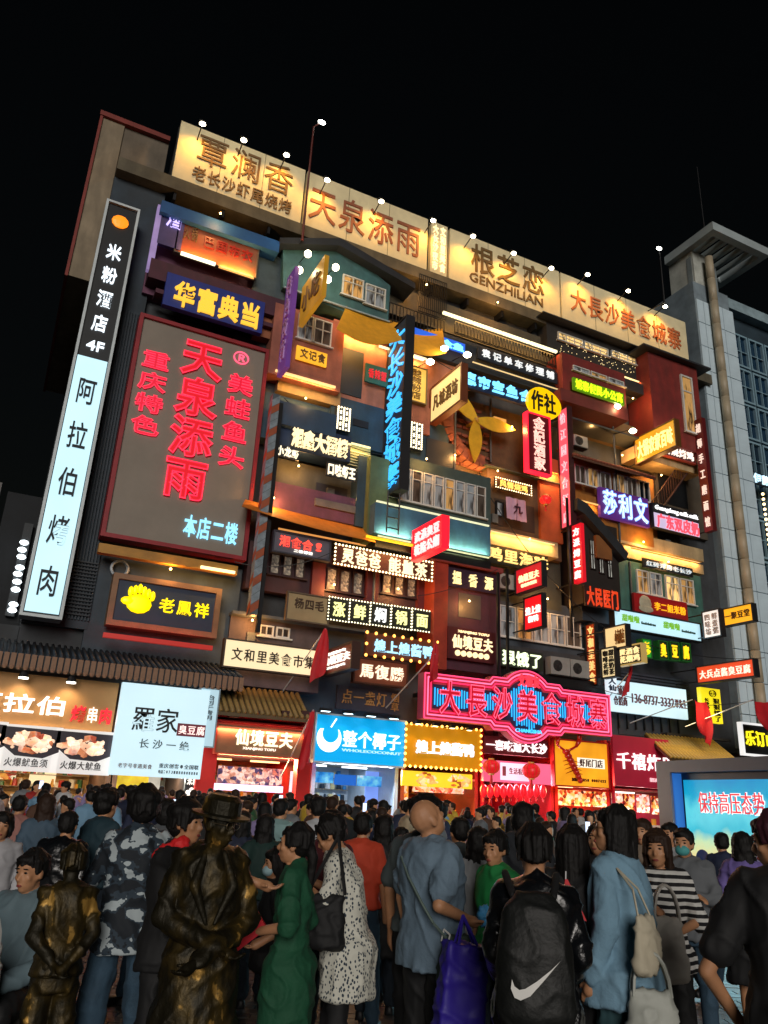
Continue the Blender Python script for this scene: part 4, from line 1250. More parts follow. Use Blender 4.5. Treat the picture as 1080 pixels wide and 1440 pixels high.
shop('blue', 'white and blue drinks shop under the sky-blue light box', 438, 560, '#c8d4dc', '#e8f4ff', 70, 2.75, seed=5, side='#a8b8c8', counter='#f0f0f0', stuffc=('#f0f0f0', '#3a90d0', '#e8d8a0', '#203040'), shelves=((.05, .34, 2.15, 2.55, SCRN, 0.0), (.35, .6, 2.1, 2.5, E('#1a60b8', 0.8), -0.05), (.61, .9, 2.1, 2.5, SCRN, -0.1), (.8, .98, 1.2, 2.7, E('#7a9cf0', 0.8, 0.2, 1), 0.6)))
shop('duck', 'braised duck shop under the yellow header with bulb border', 564, 672, '#a04020', '#ffb060', 60, 2.4, seed=6, side='#7a3018', shelves=((.0, .25, 1.2, 2.3, FOODM, 0.2), (.28, .98, 2.0, 2.35, FOODR, 0.0)))
shop('entry', 'market entrance with red lanterns and a pink glow behind the neon sign', 676, 778, '#a02838', '#ff8a98', 110, 2.7, seed=7, side='#a01820', shelves=((.3, .7, 1.2, 1.9, M('#3a5a30'), 3.2),))
shop('crayfish', 'crayfish stall with orange boards and a lit display below', 780, 856, '#c05a20', '#ffb080', 60, 2.5, seed=8, side='#c02818', shelves=((.02, .98, 1.75, 2.4, print_mat('shells', ['#181014', '#c04018', '#f0c060', '#fff0d0', '#301018'], 7.0, 0.8), -0.8),))
shop('skewer', 'fried skewer shop below the crimson fabric header', 860, 945, '#c8a090', '#ffe0d8', 60, 2.4, seed=9, side='#a01838', shelves=((.0, .17, 1.6, 2.4, FOODR, -0.8), (.2, .36, 1.6, 2.4, FOODM, -0.8), (.4, .6, 1.6, 2.4, FOODR, -0.8), (.64, .8, 1.55, 2.35, FOODM, -0.8), (.83, .98, 1.6, 2.4, FOODR, -0.8)))
shop('orange', 'orange-boarded snack shop under the gold-edged tiled eave', 948, 1060, '#b04a20', '#ffc090', 40, 2.6, seed=10, side='#402820')
hw('wall', 36.3, 41, 0, 5.2, 0.0, -12, M('#5a6468', 0.7))
hw('wall', -8, X_L - 0.01, 0, 6.9, -0.6, -12, DARK)

# --- left awning roof with vertical ribs, scalloped lip
XA0 = P(-70, 870, 0.4)[0]
XA1, ZA_top = P(322, 938, 0.4)
_, ZA_lip = P(300, 950, 2.6)
_, ZA_bot = P(300, 966, 2.6)
aw = MB()
aw.quad((XA0 - 19, -0.4, ZA_top), (XA1 - 19, -0.4, ZA_top), (XA1 - 19, -2.6, ZA_lip), (XA0 - 19, -2.6, ZA_lip))
aw.quad((XA0 - 19, -0.4, ZA_bot), (XA0 - 19, -2.6, ZA_bot), (XA1 - 19, -2.6, ZA_bot), (XA1 - 19, -0.4, ZA_bot))
aw.quad((XA0 - 19, -2.6, ZA_bot), (XA0 - 19, -2.6, ZA_lip), (XA1 - 19, -2.6, ZA_lip), (XA1 - 19, -2.6, ZA_bot))
awo = aw.build('roof', M('#232b33', 0.6, 0.3, 1.0), hall)
rl = math.hypot(2.2, ZA_top - ZA_lip)
tm = MB().tube((0, 0, 0), (0, 2.2, ZA_top - ZA_lip), 0.06, 0.06, 6).mesh(M('#2a343e', 0.55, 0.3, 2.0), True)
lm = MB().box((-0.075, -0.03, 0), (0.075, 0.04, ZA_lip - ZA_bot + 0.05)).ball((0, -0.01, 0.0), 0.075, 8, 4).mesh(M('#8a6a54', 0.7, 0.25, 2.0))
nt = 48
for i in range(nt):
    x = XA0 + (XA1 - XA0) * (i + 0.5) / nt - 19
    put('roof_tile', tm, awo, (x, -2.6, ZA_lip + 0.05))
    put('tile_end', lm, awo, (x, -2.65, ZA_bot - 0.02))
# under-roof brown header with white and red characters, photo boards
hx0 = -60
fsign('brown header with big white and small red characters at the far left', (hx0, 938), (156, 1034), 1.9, M('#a87c48', 0.6, 0.12, 0.6),
      [('阿拉伯', (.1, .7, .38, .72), E('#fff4e8', 1.5), K(bold=0.04, depth=0.14, gap=0.04)), ('烤', (.72, .82, .5, .8), E('#f02030', 1.2), K(bold=0.04)), ('串', (.82, .9, .5, .8), E('#fff0e0', 1.4)), ('肉', (.9, .99, .5, .8), E('#f02030', 1.2), K(bold=0.04))], th=0.25)
for i, x in enumerate((-20, 33, 100)):
    X, Z = P(x, 950 + x * 0.1, 2.4)
    r = thing('downlight', '%s round downlight under the ribbed awning' % ordn[i], 'lamp', (X, DIST - 2.4, Z), 0, 'downlights under the ribbed awning')
    MB().tube((0, 0, 0.02), (0, 0, 0.2), 0.16, 0.12, 10).build('housing', METAL, r)
    MB().tube((0, 0, -0.02), (0, 0, 0.02), 0.15, 0.15, 10).build('lens', E('#fffbe8', 6.0, sample=False), r)
    lamp('SPOT', (0, 0, -0.05), 60, '#ffe0b0', r, 0.1, (rad(28), 0, 0), None, 120, 0.8)
for i, (a, b, tx, lab) in enumerate((((-60, 1010), (0, 1078), '火爆基围虾', 'leftmost photo board of grilled skewers, cut off by the frame edge'), ((2, 1017), (78, 1087), '火爆鱿鱼须', 'white photo board with a heap of grilled squid, left of two'), ((80, 1024), (153, 1091), '火爆大鱿鱼', 'white photo board with two pale pieces on dark, beside the squid board'))):
    r = fsign(lab, a, b, 2.3, E('#e0dcd8', 0.8, 0.08, 1), [(tx, (.15, .85, .72, .9), M('#2a2426', 0.6), K(bold=0.02))], th=0.12, grp='white food photo boards at the far left')
    X0, Z1 = P(*a, 2.3)
    X1, Z0 = P(*b, 2.3)
    W_, H_ = X1 - X0, Z1 - Z0
    MB().prism([(W_ * .03, H_ * .95), (W_ * .97, H_ * .93), (W_ * .99, H_ * .45), (W_ * .75, H_ * .3), (W_ * .3, H_ * .33), (W_ * .02, H_ * .6)], -0.012, -0.002).build('photo_print', M('#2c2430', 0.5), r)
    g = MB()
    rr = random.Random(i)
    for k in range(60):
        a_, q = rr.random() * 6.28, rr.random() ** 0.5
        g.ball((W_ * (.5 + .36 * q * math.cos(a_)), -0.02, H_ * (.63 + .22 * q * math.sin(a_))), 0.1, 6, 3, (0.06 + rr.random() * 0.16, 0.02, 0.05 + rr.random() * 0.05))
    g.build('photo_print', print_mat('squid', ['#6a2c18', '#c07850', '#e8c0a0', '#f8e0c8', '#a04830'], 4.0, 0.8), r)
r = fsign('large white light box with black calligraphy and a small red seal', (173, 959), (281, 1096), 2.7, E('#c8e6f0', 0.95, 0.05, 0.5),
      [('羅家', (.15, .68, .25, .52), M('#101214', 0.5), K(bold=0.01, gap=0.02)), ('臭豆腐', (.68, .99, .42, .52), E('#ffe8e0', 1.2), K(y=-0.04)), ('长沙一绝', (.25, .85, .6, .7), M('#4a5a60', 0.5), K(gap=0.25)), ('老字号非遗美食', (.08, .45, .87, .92), M('#8a7a7a')), ('重庆创客·全国联', (.52, .97, .85, .9), M('#50606a')), ('电话:0731-88888888', (.52, .97, .92, .96), M('#50606a'))], th=0.25, glow=('#c8ecff', 30))
W_, H_ = P(281, 1096, 2.7)[0] - P(173, 959, 2.7)[0], P(173, 959, 2.7)[1] - P(281, 1096, 2.7)[1]
MB().box((W_ * .67, -0.03, H_ * .46), (W_ * 1.0 - .02, -0.002, H_ * .6)).build('seal', M('#7a3040', 0.5), r)
fsign('narrow white strip board with small upright characters, right of the calligraphy box', (283, 968), (299, 1050), 2.6, E('#b8d8e4', 0.75, 0.05, 0.5), [('始创于清朝', (.2, .8, .1, .55), M('#60707a'), K(vertical=True))], frame=M('#8a9aa4', 0.5), fw=0.04, th=0.2)
fsign('small black upright board with white emblem at the tofu stall corner', (262, 1090), (277, 1125), 1.6, M('#101216', 0.5), [('米粉', (.1, .9, .05, .4), WHL), ('✿', (.1, .9, .5, .95), WHL)], th=0.15)

# --- tofu stall front: small grey-gold tiled roof, red beams, sign
eave((306, 1000), (437, 1010), 1.2, 1.4, 1.0, M('#5a4a30', 0.6), M('#8a7040', 0.6, 0.3, 3), 16)
hb('wall', (312, 938), (447, 975), 1.1, 0.1, M('#5a4648', 0.7, 0.3, 1.5, bump=0.3))
REDP = M('#c01c18', 0.5, 0.15, 1.0)
for k in range(3):
    hb('beam', (300, 999 + k * 7), (432, 1010 + k * 6), 2.35 - k * 0.2, 0.8, REDP)
hb('beam', (297, 1000), (432, 1068), 0.9, 0.5, M('#8a2018', 0.6))
for x in (300, 331, 366, 402, 430):
    hb('bracket_block', (x - 5, 999), (x + 5, 1009), 2.5, 1.0, M('#3a1612', 0.6))
hb('pillar', (286, 1010), (297, 1140), 1.8, 1.4, REDP)
hb('pillar', (424, 1010), (433, 1140), 1.8, 1.4, REDP)
strip((302, 1020), (428, 1030), 0.05, 2.1, E('#ff9060', 1.0), 18, col='#ff9a70')
fsign('brown board with glowing cream characters under the red beams', (307, 1018), (424, 1066), 2.1, M('#7a5c40', 0.5, 0.35, 0.9), [('仙境豆夫', (.2, .88, .12, .68), E('#fff0c8', 1.5), K(bold=0.05)), ('XIANJING TOFU', (.3, .68, .74, .86), E('#fff0e0', 1.2))], frame=M('#b84028', 0.5), fw=0.05, th=0.2, glow=('#ffd8a0', 12))
strip((300, 1101), (398, 1108), 0.22, 1.3, E('#e8dcff', 1.6), 20, col='#e8e0ff')
# --- blue drinks shop header
r = fsign('sky-blue light box with a white coconut emblem and four white characters', (446, 1004), (567, 1078), 2.2, E('#00a0e0', 0.9, 0.06, 0.5),
      [('整个椰子', (.29, .96, .3, .66), E('#ffffff', 1.4), K(bold=0.02, gap=0.04)), ('WHOLECOCONUT', (.29, .96, .7, .76), E('#c0ecff', 0.9))], frame=M('#a8b4bc', 0.4), th=0.3, glow=('#50c8ff', 40))
W_, H_ = P(567, 1078, 2.2)[0] - P(446, 1004, 2.2)[0], P(446, 1004, 2.2)[1] - P(567, 1078, 2.2)[1]
cm = []
c0, c1, rr_ = W_ * .145, H_ * .5, 0.5
pts = arc_pts(c0, c1, rr_, 150, 390, 20) + arc_pts(c0 + 0.06, c1 + 0.12, rr_ * 0.78, 20, -200, 18)
mbx = MB()
outer = arc_pts(c0, c1, rr_, 140, 400, 20)
inner = arc_pts(c0 + 0.05, c1 + 0.17, rr_ * 0.66, 150, 390, 20)
for i in range(20):
    k = len(mbx.v)
    mbx.v += [(outer[i][0], -0.03, outer[i][1]), (outer[i + 1][0], -0.03, outer[i + 1][1]), (inner[i + 1][0], -0.03, inner[i + 1][1]), (inner[i][0], -0.03, inner[i][1])]
    mbx.f.append([k, k + 1, k + 2, k + 3])
mbx.tube((c0 + 0.05, -0.03, c1 + 0.4), (c0 + 0.25, -0.03, c1 + 0.72), 0.03)
mbx.build('emblem', E('#ffffff', 1.4), r)
for i in range(4):
    X, Z = P(458 + i * 32, 1000 + i * 3.6, 2.8)
    t = thing('downlight', '%s spotlight on the top edge of the sky-blue box' % ordn[i], 'lamp', (X, DIST - 2.8, Z), 0, 'spotlights on the sky-blue box')
    MB().box((-0.22, -0.1, 0), (0.22, 0.1, 0.1)).tube((0, 0.05, 0.05), (0, 0.7, 0.05), 0.02).build('housing', METAL, t)
    MB().box((-0.16, -0.07, -0.02), (0.16, 0.07, -0.001)).build('lens', E('#d8f4ff', 4.0, sample=False), t)
    lamp('SPOT', (0, 0, -0.05), 35, '#b8ecff', t, 0.05, (rad(20), 0, 0), None, 100, 0.8)
fsign('yellow header with ice-white characters and an amber bulb border', (571, 1017), (676, 1084), 2.3, E('#c8860c', 0.65, 0.15, 0.8), [('煌上煌酱鸭', (.13, .9, .38, .68), E('#d8f0ff', 1.8), K(bold=0.05, depth=0.14, gap=0.02))], border=(0.24, 0.06, E('#ffb850', 5.0, sample=False)), th=0.25, glow=('#ffb030', 25))
for i in range(4):
    X, Z = P(588 + i * 24, 1018 + i * 3.0, 2.9)
    t = thing('downlight', '%s amber spotlight above the bulb-bordered yellow header' % ordn[i], 'lamp', (X, DIST - 2.9, Z), 0, 'spotlights on the yellow header')
    MB().box((-0.1, -0.1, 0), (0.1, 0.1, 0.12)).tube((0, 0.05, 0.05), (0, 0.6, 0.05), 0.02).build('housing', METAL, t)
    MB().box((-0.08, -0.07, -0.02), (0.08, 0.07, -0.001)).build('lens', E('#fff0b0', 5.0, sample=False), t)
    lamp('SPOT', (0, 0, -0.05), 45, '#ffcc50', t, 0.05, (rad(25), 0, 0), None, 85, 0.7)
r = fsign('yellow food photo strip under the bulb-bordered header', (566, 1083), (664, 1110), 1.6, E('#f4d430', 0.9, 0.06, 1), [], th=0.1)
W_, H_ = P(664, 1110, 1.6)[0] - P(566, 1083, 1.6)[0], P(566, 1083, 1.6)[1] - P(664, 1110, 1.6)[1]
g = MB()
rr = random.Random(4)
for cxf in (.34, .8):
    for k in range(40):
        a_, q = rr.random() * 6.28, rr.random() ** 0.5
        g.ball((W_ * (cxf + .15 * q * math.cos(a_)), -0.02, H_ * (.5 + .42 * q * math.sin(a_))), 0.1, 6, 3, (0.05 + rr.random() * 0.12, 0.02, 0.05))
g.build('photo_print', print_mat('roast', ['#6a1c08', '#c06828', '#e8a860', '#f8d8a8', '#903010'], 4.0, 0.8), r)
fsign('dark red board with white brush characters under the neon sign', (681, 1034), (771, 1066), 2.1, M('#5a1018', 0.5), [('一寨吃遍大长沙', (.02, .98, .2, .8), E('#ffe8e8', 1.5), K(bold=0.03, gap=0.04))], th=0.15)
fsign('pink light box with a white panel and small capsule mark behind the lanterns', (680, 1068), (775, 1104), 2.0, E('#ff6a90', 0.85, 0.1, 1), [('生活看好', (.36, .62, .3, .6), M('#a04858'))], th=0.15, glow=('#ff7090', 40))
bx = [o for o in bpy.data.objects if o.get('label', '').startswith('pink light box with')][0]
W_, H_ = P(775, 1104, 2.0)[0] - P(680, 1068, 2.0)[0], P(680, 1068, 2.0)[1] - P(775, 1104, 2.0)[1]
MB().box((W_ * .24, -0.02, H_ * .1), (W_ * .66, -0.002, H_ * .92)).build('white_panel', E('#ffd8ee', 1.1, sample=False), bx)
MB().tube((W_ * .29, -0.03, H_ * .3), (W_ * .29, -0.03, H_ * .75), 0.08, n=8).build('capsule_mark', M('#a04858'), bx)
# lanterns and the row of red lanterns hung as a curtain
def lantern(X, y, Z, r, lab, grp=None, lum=1.0, tas=True):
    t = thing('lantern', lab, 'lantern', (X, y, Z), 0, grp)
    m = MB().ball((0, 0, 0), r, 14, 8, (r, r, r * 0.82))
    m.build('shade', E('#d81420', lum, 0.2, 3), t, smooth=True)
    rb = MB()
    for i in range(7):
        a = math.pi * i / 7
        for s in range(8):
            b0, b1 = math.pi * s / 8 - math.pi / 2, math.pi * (s + 1) / 8 - math.pi / 2
            for sg in (1, -1):
                rb.tube((sg * r * 1.01 * math.cos(b0) * math.cos(a), sg * r * 1.01 * math.cos(b0) * math.sin(a), r * .83 * math.sin(b0)), (sg * r * 1.01 * math.cos(b1) * math.cos(a), sg * r * 1.01 * math.cos(b1) * math.sin(a), r * .83 * math.sin(b1)), 0.008, n=3)
    rb.build('rib_wire', M('#a06a10', 0.4), t)['kind'] = 'stuff'
    MB().tube((0, 0, r * .78), (0, 0, r * .95), r * .35, r * .35, 8).tube((0, 0, -r * .95), (0, 0, -r * .78), r * .35, r * .35, 8).build('cap', M('#c89020', 0.4, 0.1, 2), t)
    if tas:
        MB().tube((0, 0, -r * .95), (0, 0, -r * 1.9), r * .12, r * .2, 6).build('tassel', M('#c01818', 0.7), t)
    return t
for i, (x, y, rr_, lab) in enumerate(((691, 1078, 0.42, 'big red lantern at the left of the market entrance'), (747, 1084, 0.46, 'big red lantern in front of the pink light box'))):
    X, Z = P(x, y, 2.8)
    lantern(X, DIST - 2.8, Z, rr_ * 0.8, lab, None, 0.8)
X, Z = P(767, 703, 2.0)
lantern(X, DIST - 2.0, Z, 0.3, 'small red lantern hanging beside the bistro door curtain', None, 1.2)
for i in range(10):
    X, Z = P(680 + i * 9.3, 1112 + (i % 2), 1.9)
    t = thing('hanging_lantern', '%s from the left in the row of long red lanterns at the entrance' % ordn[i], 'lantern', (X, DIST - 1.9, Z), 0, 'row of long red lanterns')
    MB().ball((0, 0, 0), 0.15, 10, 6, (0.14, 0.14, 0.27)).build('shade', E('#e01824', 1.1, 0.3, 5), t, smooth=True)
    MB().tube((0, 0, 0.27), (0, 0, 0.5), 0.015).tube((0, 0, -0.27), (0, 0, -0.42), 0.04, 0.06, 6).build('tassel', M('#a01010'), t)
# door curtain at the bistro
nx0, nz1 = P(712, 698, 1.5)
nx1, nz0 = P(741, 735, 1.5)
nor = thing('door_curtain', 'pale pink door curtain in two halves with a dark round mark', 'curtain', ((nx0 + nx1) / 2, DIST - 1.5, nz0))
for s in (-1, 1):
    m = MB()
    w = (nx1 - nx0) / 2
    for j in range(7):
        for i in range(5):
            u = i / 4
            m.v.append((s * (0.02 + u * (w - 0.04)), -0.05 * math.sin(u * 9 + j * 0.3), (nz1 - nz0) * j / 6))
    for j in range(6):
        for i in range(4):
            k = j * 5 + i
            m.f.append([k, k + 1, k + 6, k + 5])
    n = len(m.v)
    m.v += [(x, y + 0.015, z) for x, y, z in m.v]
    m.f += [[i + n for i in f[::-1]] for f in list(m.f)]
    m.build('cloth', M('#c89ab0', 0.8, 0.1, 2), nor, smooth=True)
put('letter', letter_mesh('九', M('#4a2030', 0.6)), nor, (0, -0.13, (nz1 - nz0) * .5), scale=(0.5, 1, 0.5))
# crayfish boards
r = fsign('orange-yellow crayfish board with a red crayfish figure', (779, 1040), (856, 1108), 2.1, E('#f0a020', 0.9, 0.3, 0.8), [('虾尾门店', (.45, .9, .38, .56), M('#4a1a10')), ('加盟热线 158 0007422', (.3, .95, .82, .9), M('#5a1a10'))], frame=M('#c02418', 0.5), th=0.2)
W_, H_ = P(856, 1108, 2.1)[0] - P(779, 1040, 2.1)[0], P(779, 1040, 2.1)[1] - P(856, 1108, 2.1)[1]
MB().box((W_ * .42, -0.015, H_ * .42), (W_ * .94, -0.002, H_ * .64)).build('white_panel', E('#fff4e0', 1.0, sample=False), r)
cf = thing('crayfish_figure', 'red moulded crayfish climbing over the orange-yellow board', 'figure', (P(800, 1075, 2.3)[0], DIST - 2.35, P(800, 1075, 2.3)[1]))
m = MB()
for i in range(8):
    m.ball((0.1 * i - 0.2, -0.05, 0.5 - i * 0.16), 0.2, 8, 5, (0.2 - i * 0.012, 0.15, 0.13))
m.build('body', M('#c02410', 0.3, 0.2, 3, coat=0.5), cf, smooth=True)
for s in (-1, 1):
    m = MB().tube((-0.2, -0.05, 0.5), (-0.2 + s * 0.5, -0.1, 0.75), 0.06, 0.05).tube((-0.2 + s * 0.5, -0.1, 0.75), (-0.1 + s * 0.6, -0.12, 1.05), 0.07, 0.12).ball((-0.1 + s * 0.6, -0.12, 1.15), 0.1, 8, 5, (0.13, 0.08, 0.2))
    m.build('claw', M('#c02410', 0.3, 0.2, 3, coat=0.5), cf, smooth=True)
    m = MB()
    for i in range(4):
        m.tube((0.05 * i, 0, 0.2 - i * 0.15), (s * 0.45 + 0.05 * i, -0.1, 0.1 - i * 0.16), 0.025, 0.012, 5)
    m.build('leg', M('#a01c10', 0.3, 0.2, 3), cf)
# crimson fabric header
fsign('crimson fabric header with four white characters right of the crayfish board', (861, 1033), (945, 1110), 2.0, M('#b01238', 0.7, 0.1, 0.8), [('千禧炸串', (.03, 1.1, .33, .66), E('#fff0f0', 1.4), K(bold=0.02, gap=0.06)), ('招商加盟', (.6, .95, .8, .88), E('#ffd0d8', 0.8))], th=0.12, glow=('#ff4060', 25))
# gold edged roof on the right
eave((942, 1066), (1042, 1078), 1.4, 1.5, 1.1, M('#3a2c14', 0.6), M('#b89440', 0.4, 0.3, 3), 20)
hb('trim', (938, 1030), (1028, 1043), 1.3, 0.9, M('#2a2620', 0.6))
lamp('AREA', (P(990, 1075, 3.6)[0] - 19, -4.0, 6.6), 60, '#ffe0a0', hall, 0.4, (rad(25), 0, 0), 3.0)
hb('fascia', (944, 1073), (1050, 1110), 1.5, 0.9, M('#b8481c', 0.6))
fsign('black board with white frame and yellow characters cut off by the right edge', (1043, 1018), (1100, 1064), 2.4, M('#101216', 0.5), [('乐订山', (.04, .85, .2, .72), E('#ffe820', 1.4), K(bold=0.04))], frame=E('#f0f0f0', 0.9), fw=0.1, th=0.2)
fsign('dark board with white brush characters under the white-framed board', (1038, 1064), (1100, 1086), 2.2, M('#101418', 0.5), [('好福妹', (.02, .9, .1, .9), WHL)], th=0.15)

# ================================================================ air conditioners
def aircon(px, py, p, w=0.9, h=0.62, lab=''):
    X, Z = P(px, py, p)
    r = thing('air_conditioner', lab, 'air conditioner', (X, DIST - p, Z), 0, 'air conditioners on the facade')
    MB().box((0, 0, 0), (w, 0.4, h)).build('casing', M('#8c8c88', 0.5, 0.15, 1.5), r)
    m = MB()
    for k in range(4):
        q = 0.07 + k * 0.055
        for i in range(12):
            a, b = 2 * math.pi * i / 12, 2 * math.pi * (i + 1) / 12
            m.tube((w * .36 + q * math.cos(a), -0.03, h / 2 + q * math.sin(a)), (w * .36 + q * math.cos(b), -0.03, h / 2 + q * math.sin(b)), 0.008, n=3)
    m.build('fan_grille', M('#3a3a3a', 0.5), r)
    MB().tube((w * .36, -0.012, h / 2), (w * .36, -0.002, h / 2), 0.26, n=14).build('fan', M('#1c1c1e', 0.5), r)
    MB().box((0, 0.0, -0.06), (w, 0.45, -0.003)).build('bracket', METAL, r)
aircon(808, 625, 1.2, lab='white air conditioner beside the pink tile box')
aircon(775, 947, 1.5, 1.1, 0.8, 'left air conditioner of the pair beside the pale green characters')
aircon(803, 951, 1.5, 1.1, 0.8, 'right air conditioner of the pair, next to the slim orange board')
aircon(703, 826, 1.2, 0.9, 0.7, 'air conditioner under the row of gold brush characters')

# ================================================================ barber-striped pole, ladder
p = 1.9
X0, Z1 = P(388, 566, p)
_, Z0 = P(358, 866, p)
bp = thing('striped_pole', 'tall upright box pole wound with brown and grey stripes beside the red neon board', 'pole', (X0, DIST - p, Z0))
H_ = Z1 - Z0
n = 26
MB().box((-0.21, -0.19, 0), (0.1, 0.2, H_ + 0.3)).build('post', M('#4c565c', 0.6), bp)
for i in range(n):
    z0, z1 = H_ * i / n, H_ * (i + 0.94) / n
    k = MB()
    for (xa, ya, xb, yb) in ((-0.22, -0.2, 0.1, -0.2), (-0.22, 0.2, -0.22, -0.2)):
        q = len(k.v)
        dd = H_ / n * 0.8
        k.v += [(xa, ya - 0.002, z0), (xb, yb - 0.002, z0 + dd), (xb, yb - 0.002, z1 + dd), (xa, ya - 0.002, z1)]
        k.f.append([q, q + 1, q + 2, q + 3])
    k.build('stripe', M('#9a4a28', 0.6) if i % 3 == 0 else M('#7c8890', 0.6, 0.3, 4), bp)
MB().box((0.16, -0.1, -0.6), (0.3, 0.1, H_)).build('back_post', METAL, bp)
lamp('AREA', (-0.1, -0.8, H_ * 0.4), 14, '#ffd0a0', bp, 1.0, (rad(-90), 0, 0), 0.3) if False else None
X0, Z1 = P(546, 690, 2.6)
X1, Z0 = P(560, 752, 2.6)
ld = MB()
ld.tube((0, 0, 0), (0, 0, Z1 - Z0), 0.035).tube((X1 - X0, 0, 0), (X1 - X0, 0, Z1 - Z0), 0.035)
for i in range(4):
    z = (Z1 - Z0) * (i + 0.5) / 4
    ld.tube((0, 0, z), (X1 - X0, 0, z), 0.03)
tag(ld.build('ladder', METAL, None, (X0, DIST - 2.6, Z0)), 'black metal ladder frame at the foot of the blue neon column', 'ladder')

def cable(a, b, pa, pb, sag, lab, r=0.02):
    A, B = P(*a, pa), P(*b, pb)
    A3, B3 = Vector((A[0], DIST - pa, A[1])), Vector((B[0], DIST - pb, B[1]))
    m = MB()
    n = 12
    pts = []
    for i in range(n + 1):
        t = i / n
        q = A3.lerp(B3, t)
        q.z -= sag * 4 * t * (1 - t)
        pts.append(q - A3)
    for u, v in zip(pts, pts[1:]):
        m.tube(u, v, r, n=4)
    tag(m.build('cable', M('#0e0e10', 0.6), None, A3), lab, 'cable')
cable((330, 790), (470, 775), 1.2, 2.0, 0.4, 'black cable sagging from the striped pole to the long brown sign')
cable((690, 700), (880, 900), 2.2, 2.4, 0.9, 'black cable dropping past the slim red box to the snack boxes')
cable((560, 470), (740, 560), 1.6, 2.0, 0.5, 'black cable from the blue neon column to the yellow round sign')
cable((905, 905), (1075, 925), 2.0, 1.5, 0.3, 'black cable running to the tower above the red-orange box')
cable((830, 965), (1060, 985), 2.2, 2.6, 0.5, 'black cable crossing the white electronic board')
cable((400, 560), (545, 640), 1.6, 1.6, 0.6, 'black cable sagging in front of the navy wall')
cable((700, 800), (560, 840), 2.4, 1.8, 0.3, 'black cable from the tall dark post to the bulb-bordered tiles')
for (x, ya, yb, p_) in ((641, 560, 700, 0.95), (528, 780, 880, 0.9), (862, 600, 760, 1.3), (690, 560, 650, 0.5), (350, 500, 700, 0.7), (885, 790, 880, 1.05)):
    X, Za = P(x, ya, p_)
    _, Zb = P(x, yb, p_)
    MB().tube((X - 19, -p_, Zb), (X - 19, -p_, Za), 0.06, n=8).build('downpipe', M('#3a3834', 0.5, 0.3, 2), hall)
cb_ = MB().box((0, -0.14, 0), (0.34, 0, 0.44)).mesh(M('#5a5c5a', 0.5, 0.3, 2))
for (x, y, p_) in ((505, 800, 0.66), (690, 735, 0.86), (935, 770, 1.0), (458, 700, 0.56), (610, 905, 0.7), (345, 905, 0.5), (850, 560, 1.62)):
    X, Z = P(x, y, p_)
    put('meter_box', cb_, hall, (X - 19, -p_, Z))

for (x, y, p_, en) in ((830, 598, 1.3, 60), (875, 640, 1.0, 60), (905, 762, 1.5, 70), (700, 662, 1.3, 50), (640, 640, 1.0, 50), (430, 560, 1.6, 60), (505, 470, 1.5, 60), (420, 655, 1.2, 60), (500, 700, 1.0, 60), (600, 645, 2.2, 40), (745, 758, 1.6, 50), (470, 822, 1.2, 50), (560, 828, 1.2, 50), (660, 845, 2.0, 40), (770, 842, 1.2, 60), (355, 872, 1.0, 50), (240, 800, 1.2, 40), (930, 668, 1.4, 60), (600, 400, 1.5, 70), (700, 425, 1.5, 70), (310, 300, 2.0, 50), (890, 560, 1.6, 50), (940, 790, 1.4, 50), (720, 600, 1.2, 60), (385, 700, 1.4, 50)):
    X, Z = P(x, y, p_)
    MB().ball((X - 19, -p_, Z), 0.05, 6, 4).build('bulb', E('#ffe0a0', 6.0, sample=False), hall)  # small bulbs added with their lamps to warm the dark recesses
    lamp('POINT', (X - 19, -p_ - 0.1, Z - 0.1), en * 1.7, '#ffb868', hall, 0.12)

# ================================================================ red flags
def flag(px, py, w, h, lean, lab, p=2.6, pole=None, seed=0):
    X, Z = P(px, py, p)
    r = thing('flag', lab, 'flag', (X, DIST - p, Z), 0, 'red pennants over the shop fronts')
    m = MB()
    n = 11
    for j in range(n):
        v = j / (n - 1)
        for i in range(5):
            u = i / 4
            if w > 1.2:     # broad flag, gathered towards its lower corner
                ww = w * (0.75 + 0.25 * math.sin(v * 3) - 0.45 * v)
                m.v.append((lean * v + (u - 0.5) * ww + 0.12 * w * v, 0.12 * math.sin(u * 11 + v * 4 + seed), -h * v * (1.0 - 0.3 * (1 - u)) - 0.1 * math.sin(u * 3.1)))
            else:           # hung from its upper corner, swinging out, cut slantwise below
                ww = w * (0.16 + 0.84 * min(1.0, v * 1.25) ** 0.7)
                m.v.append((lean * v + (u - 0.6) * ww, 0.11 * math.sin(u * 10 + v * 3 + seed) * min(1, v * 3), -h * v * (1.0 - 0.22 * u) + 0.04 * math.sin(u * 7 + seed)))
    for j in range(n - 1):
        for i in range(4):
            k = j * 5 + i
            m.f.append([k, k + 5, k + 6, k + 1])
    k = len(m.v)
    m.v += [(x, y + 0.015, z) for x, y, z in m.v]
    m.f += [[i + k for i in f[::-1]] for f in list(m.f)]
    m.build('cloth', M('#b80f1c', 0.7, 0.2, 2), r, smooth=True)
    a, b = pole or ((0.0, 0.05), (-0.5, -2.4))
    MB().tube((a[0], 0.02, a[1]), (b[0], 1.6, b[1]), 0.025).build('pole', M('#c0c0c0', 0.3, 0.1, 2, metal=0.6), r)
flag(458, 884, 0.62, 2.1, -0.1, 'red pennant hanging between the cream light box and the brown projecting board', pole=((0, 0), (-1.0, -2.4)))
flag(613, 905, 0.42, 1.6, 0, 'narrow red pennant at the left end of the big neon sign', p=3.4, pole=((0, -0.4), (-1.3, -2.5)), seed=1)
flag(441, 1000, 0.5, 2.2, -0.2, 'red pennant at the left edge of the sky-blue light box', p=3.2, seed=2)
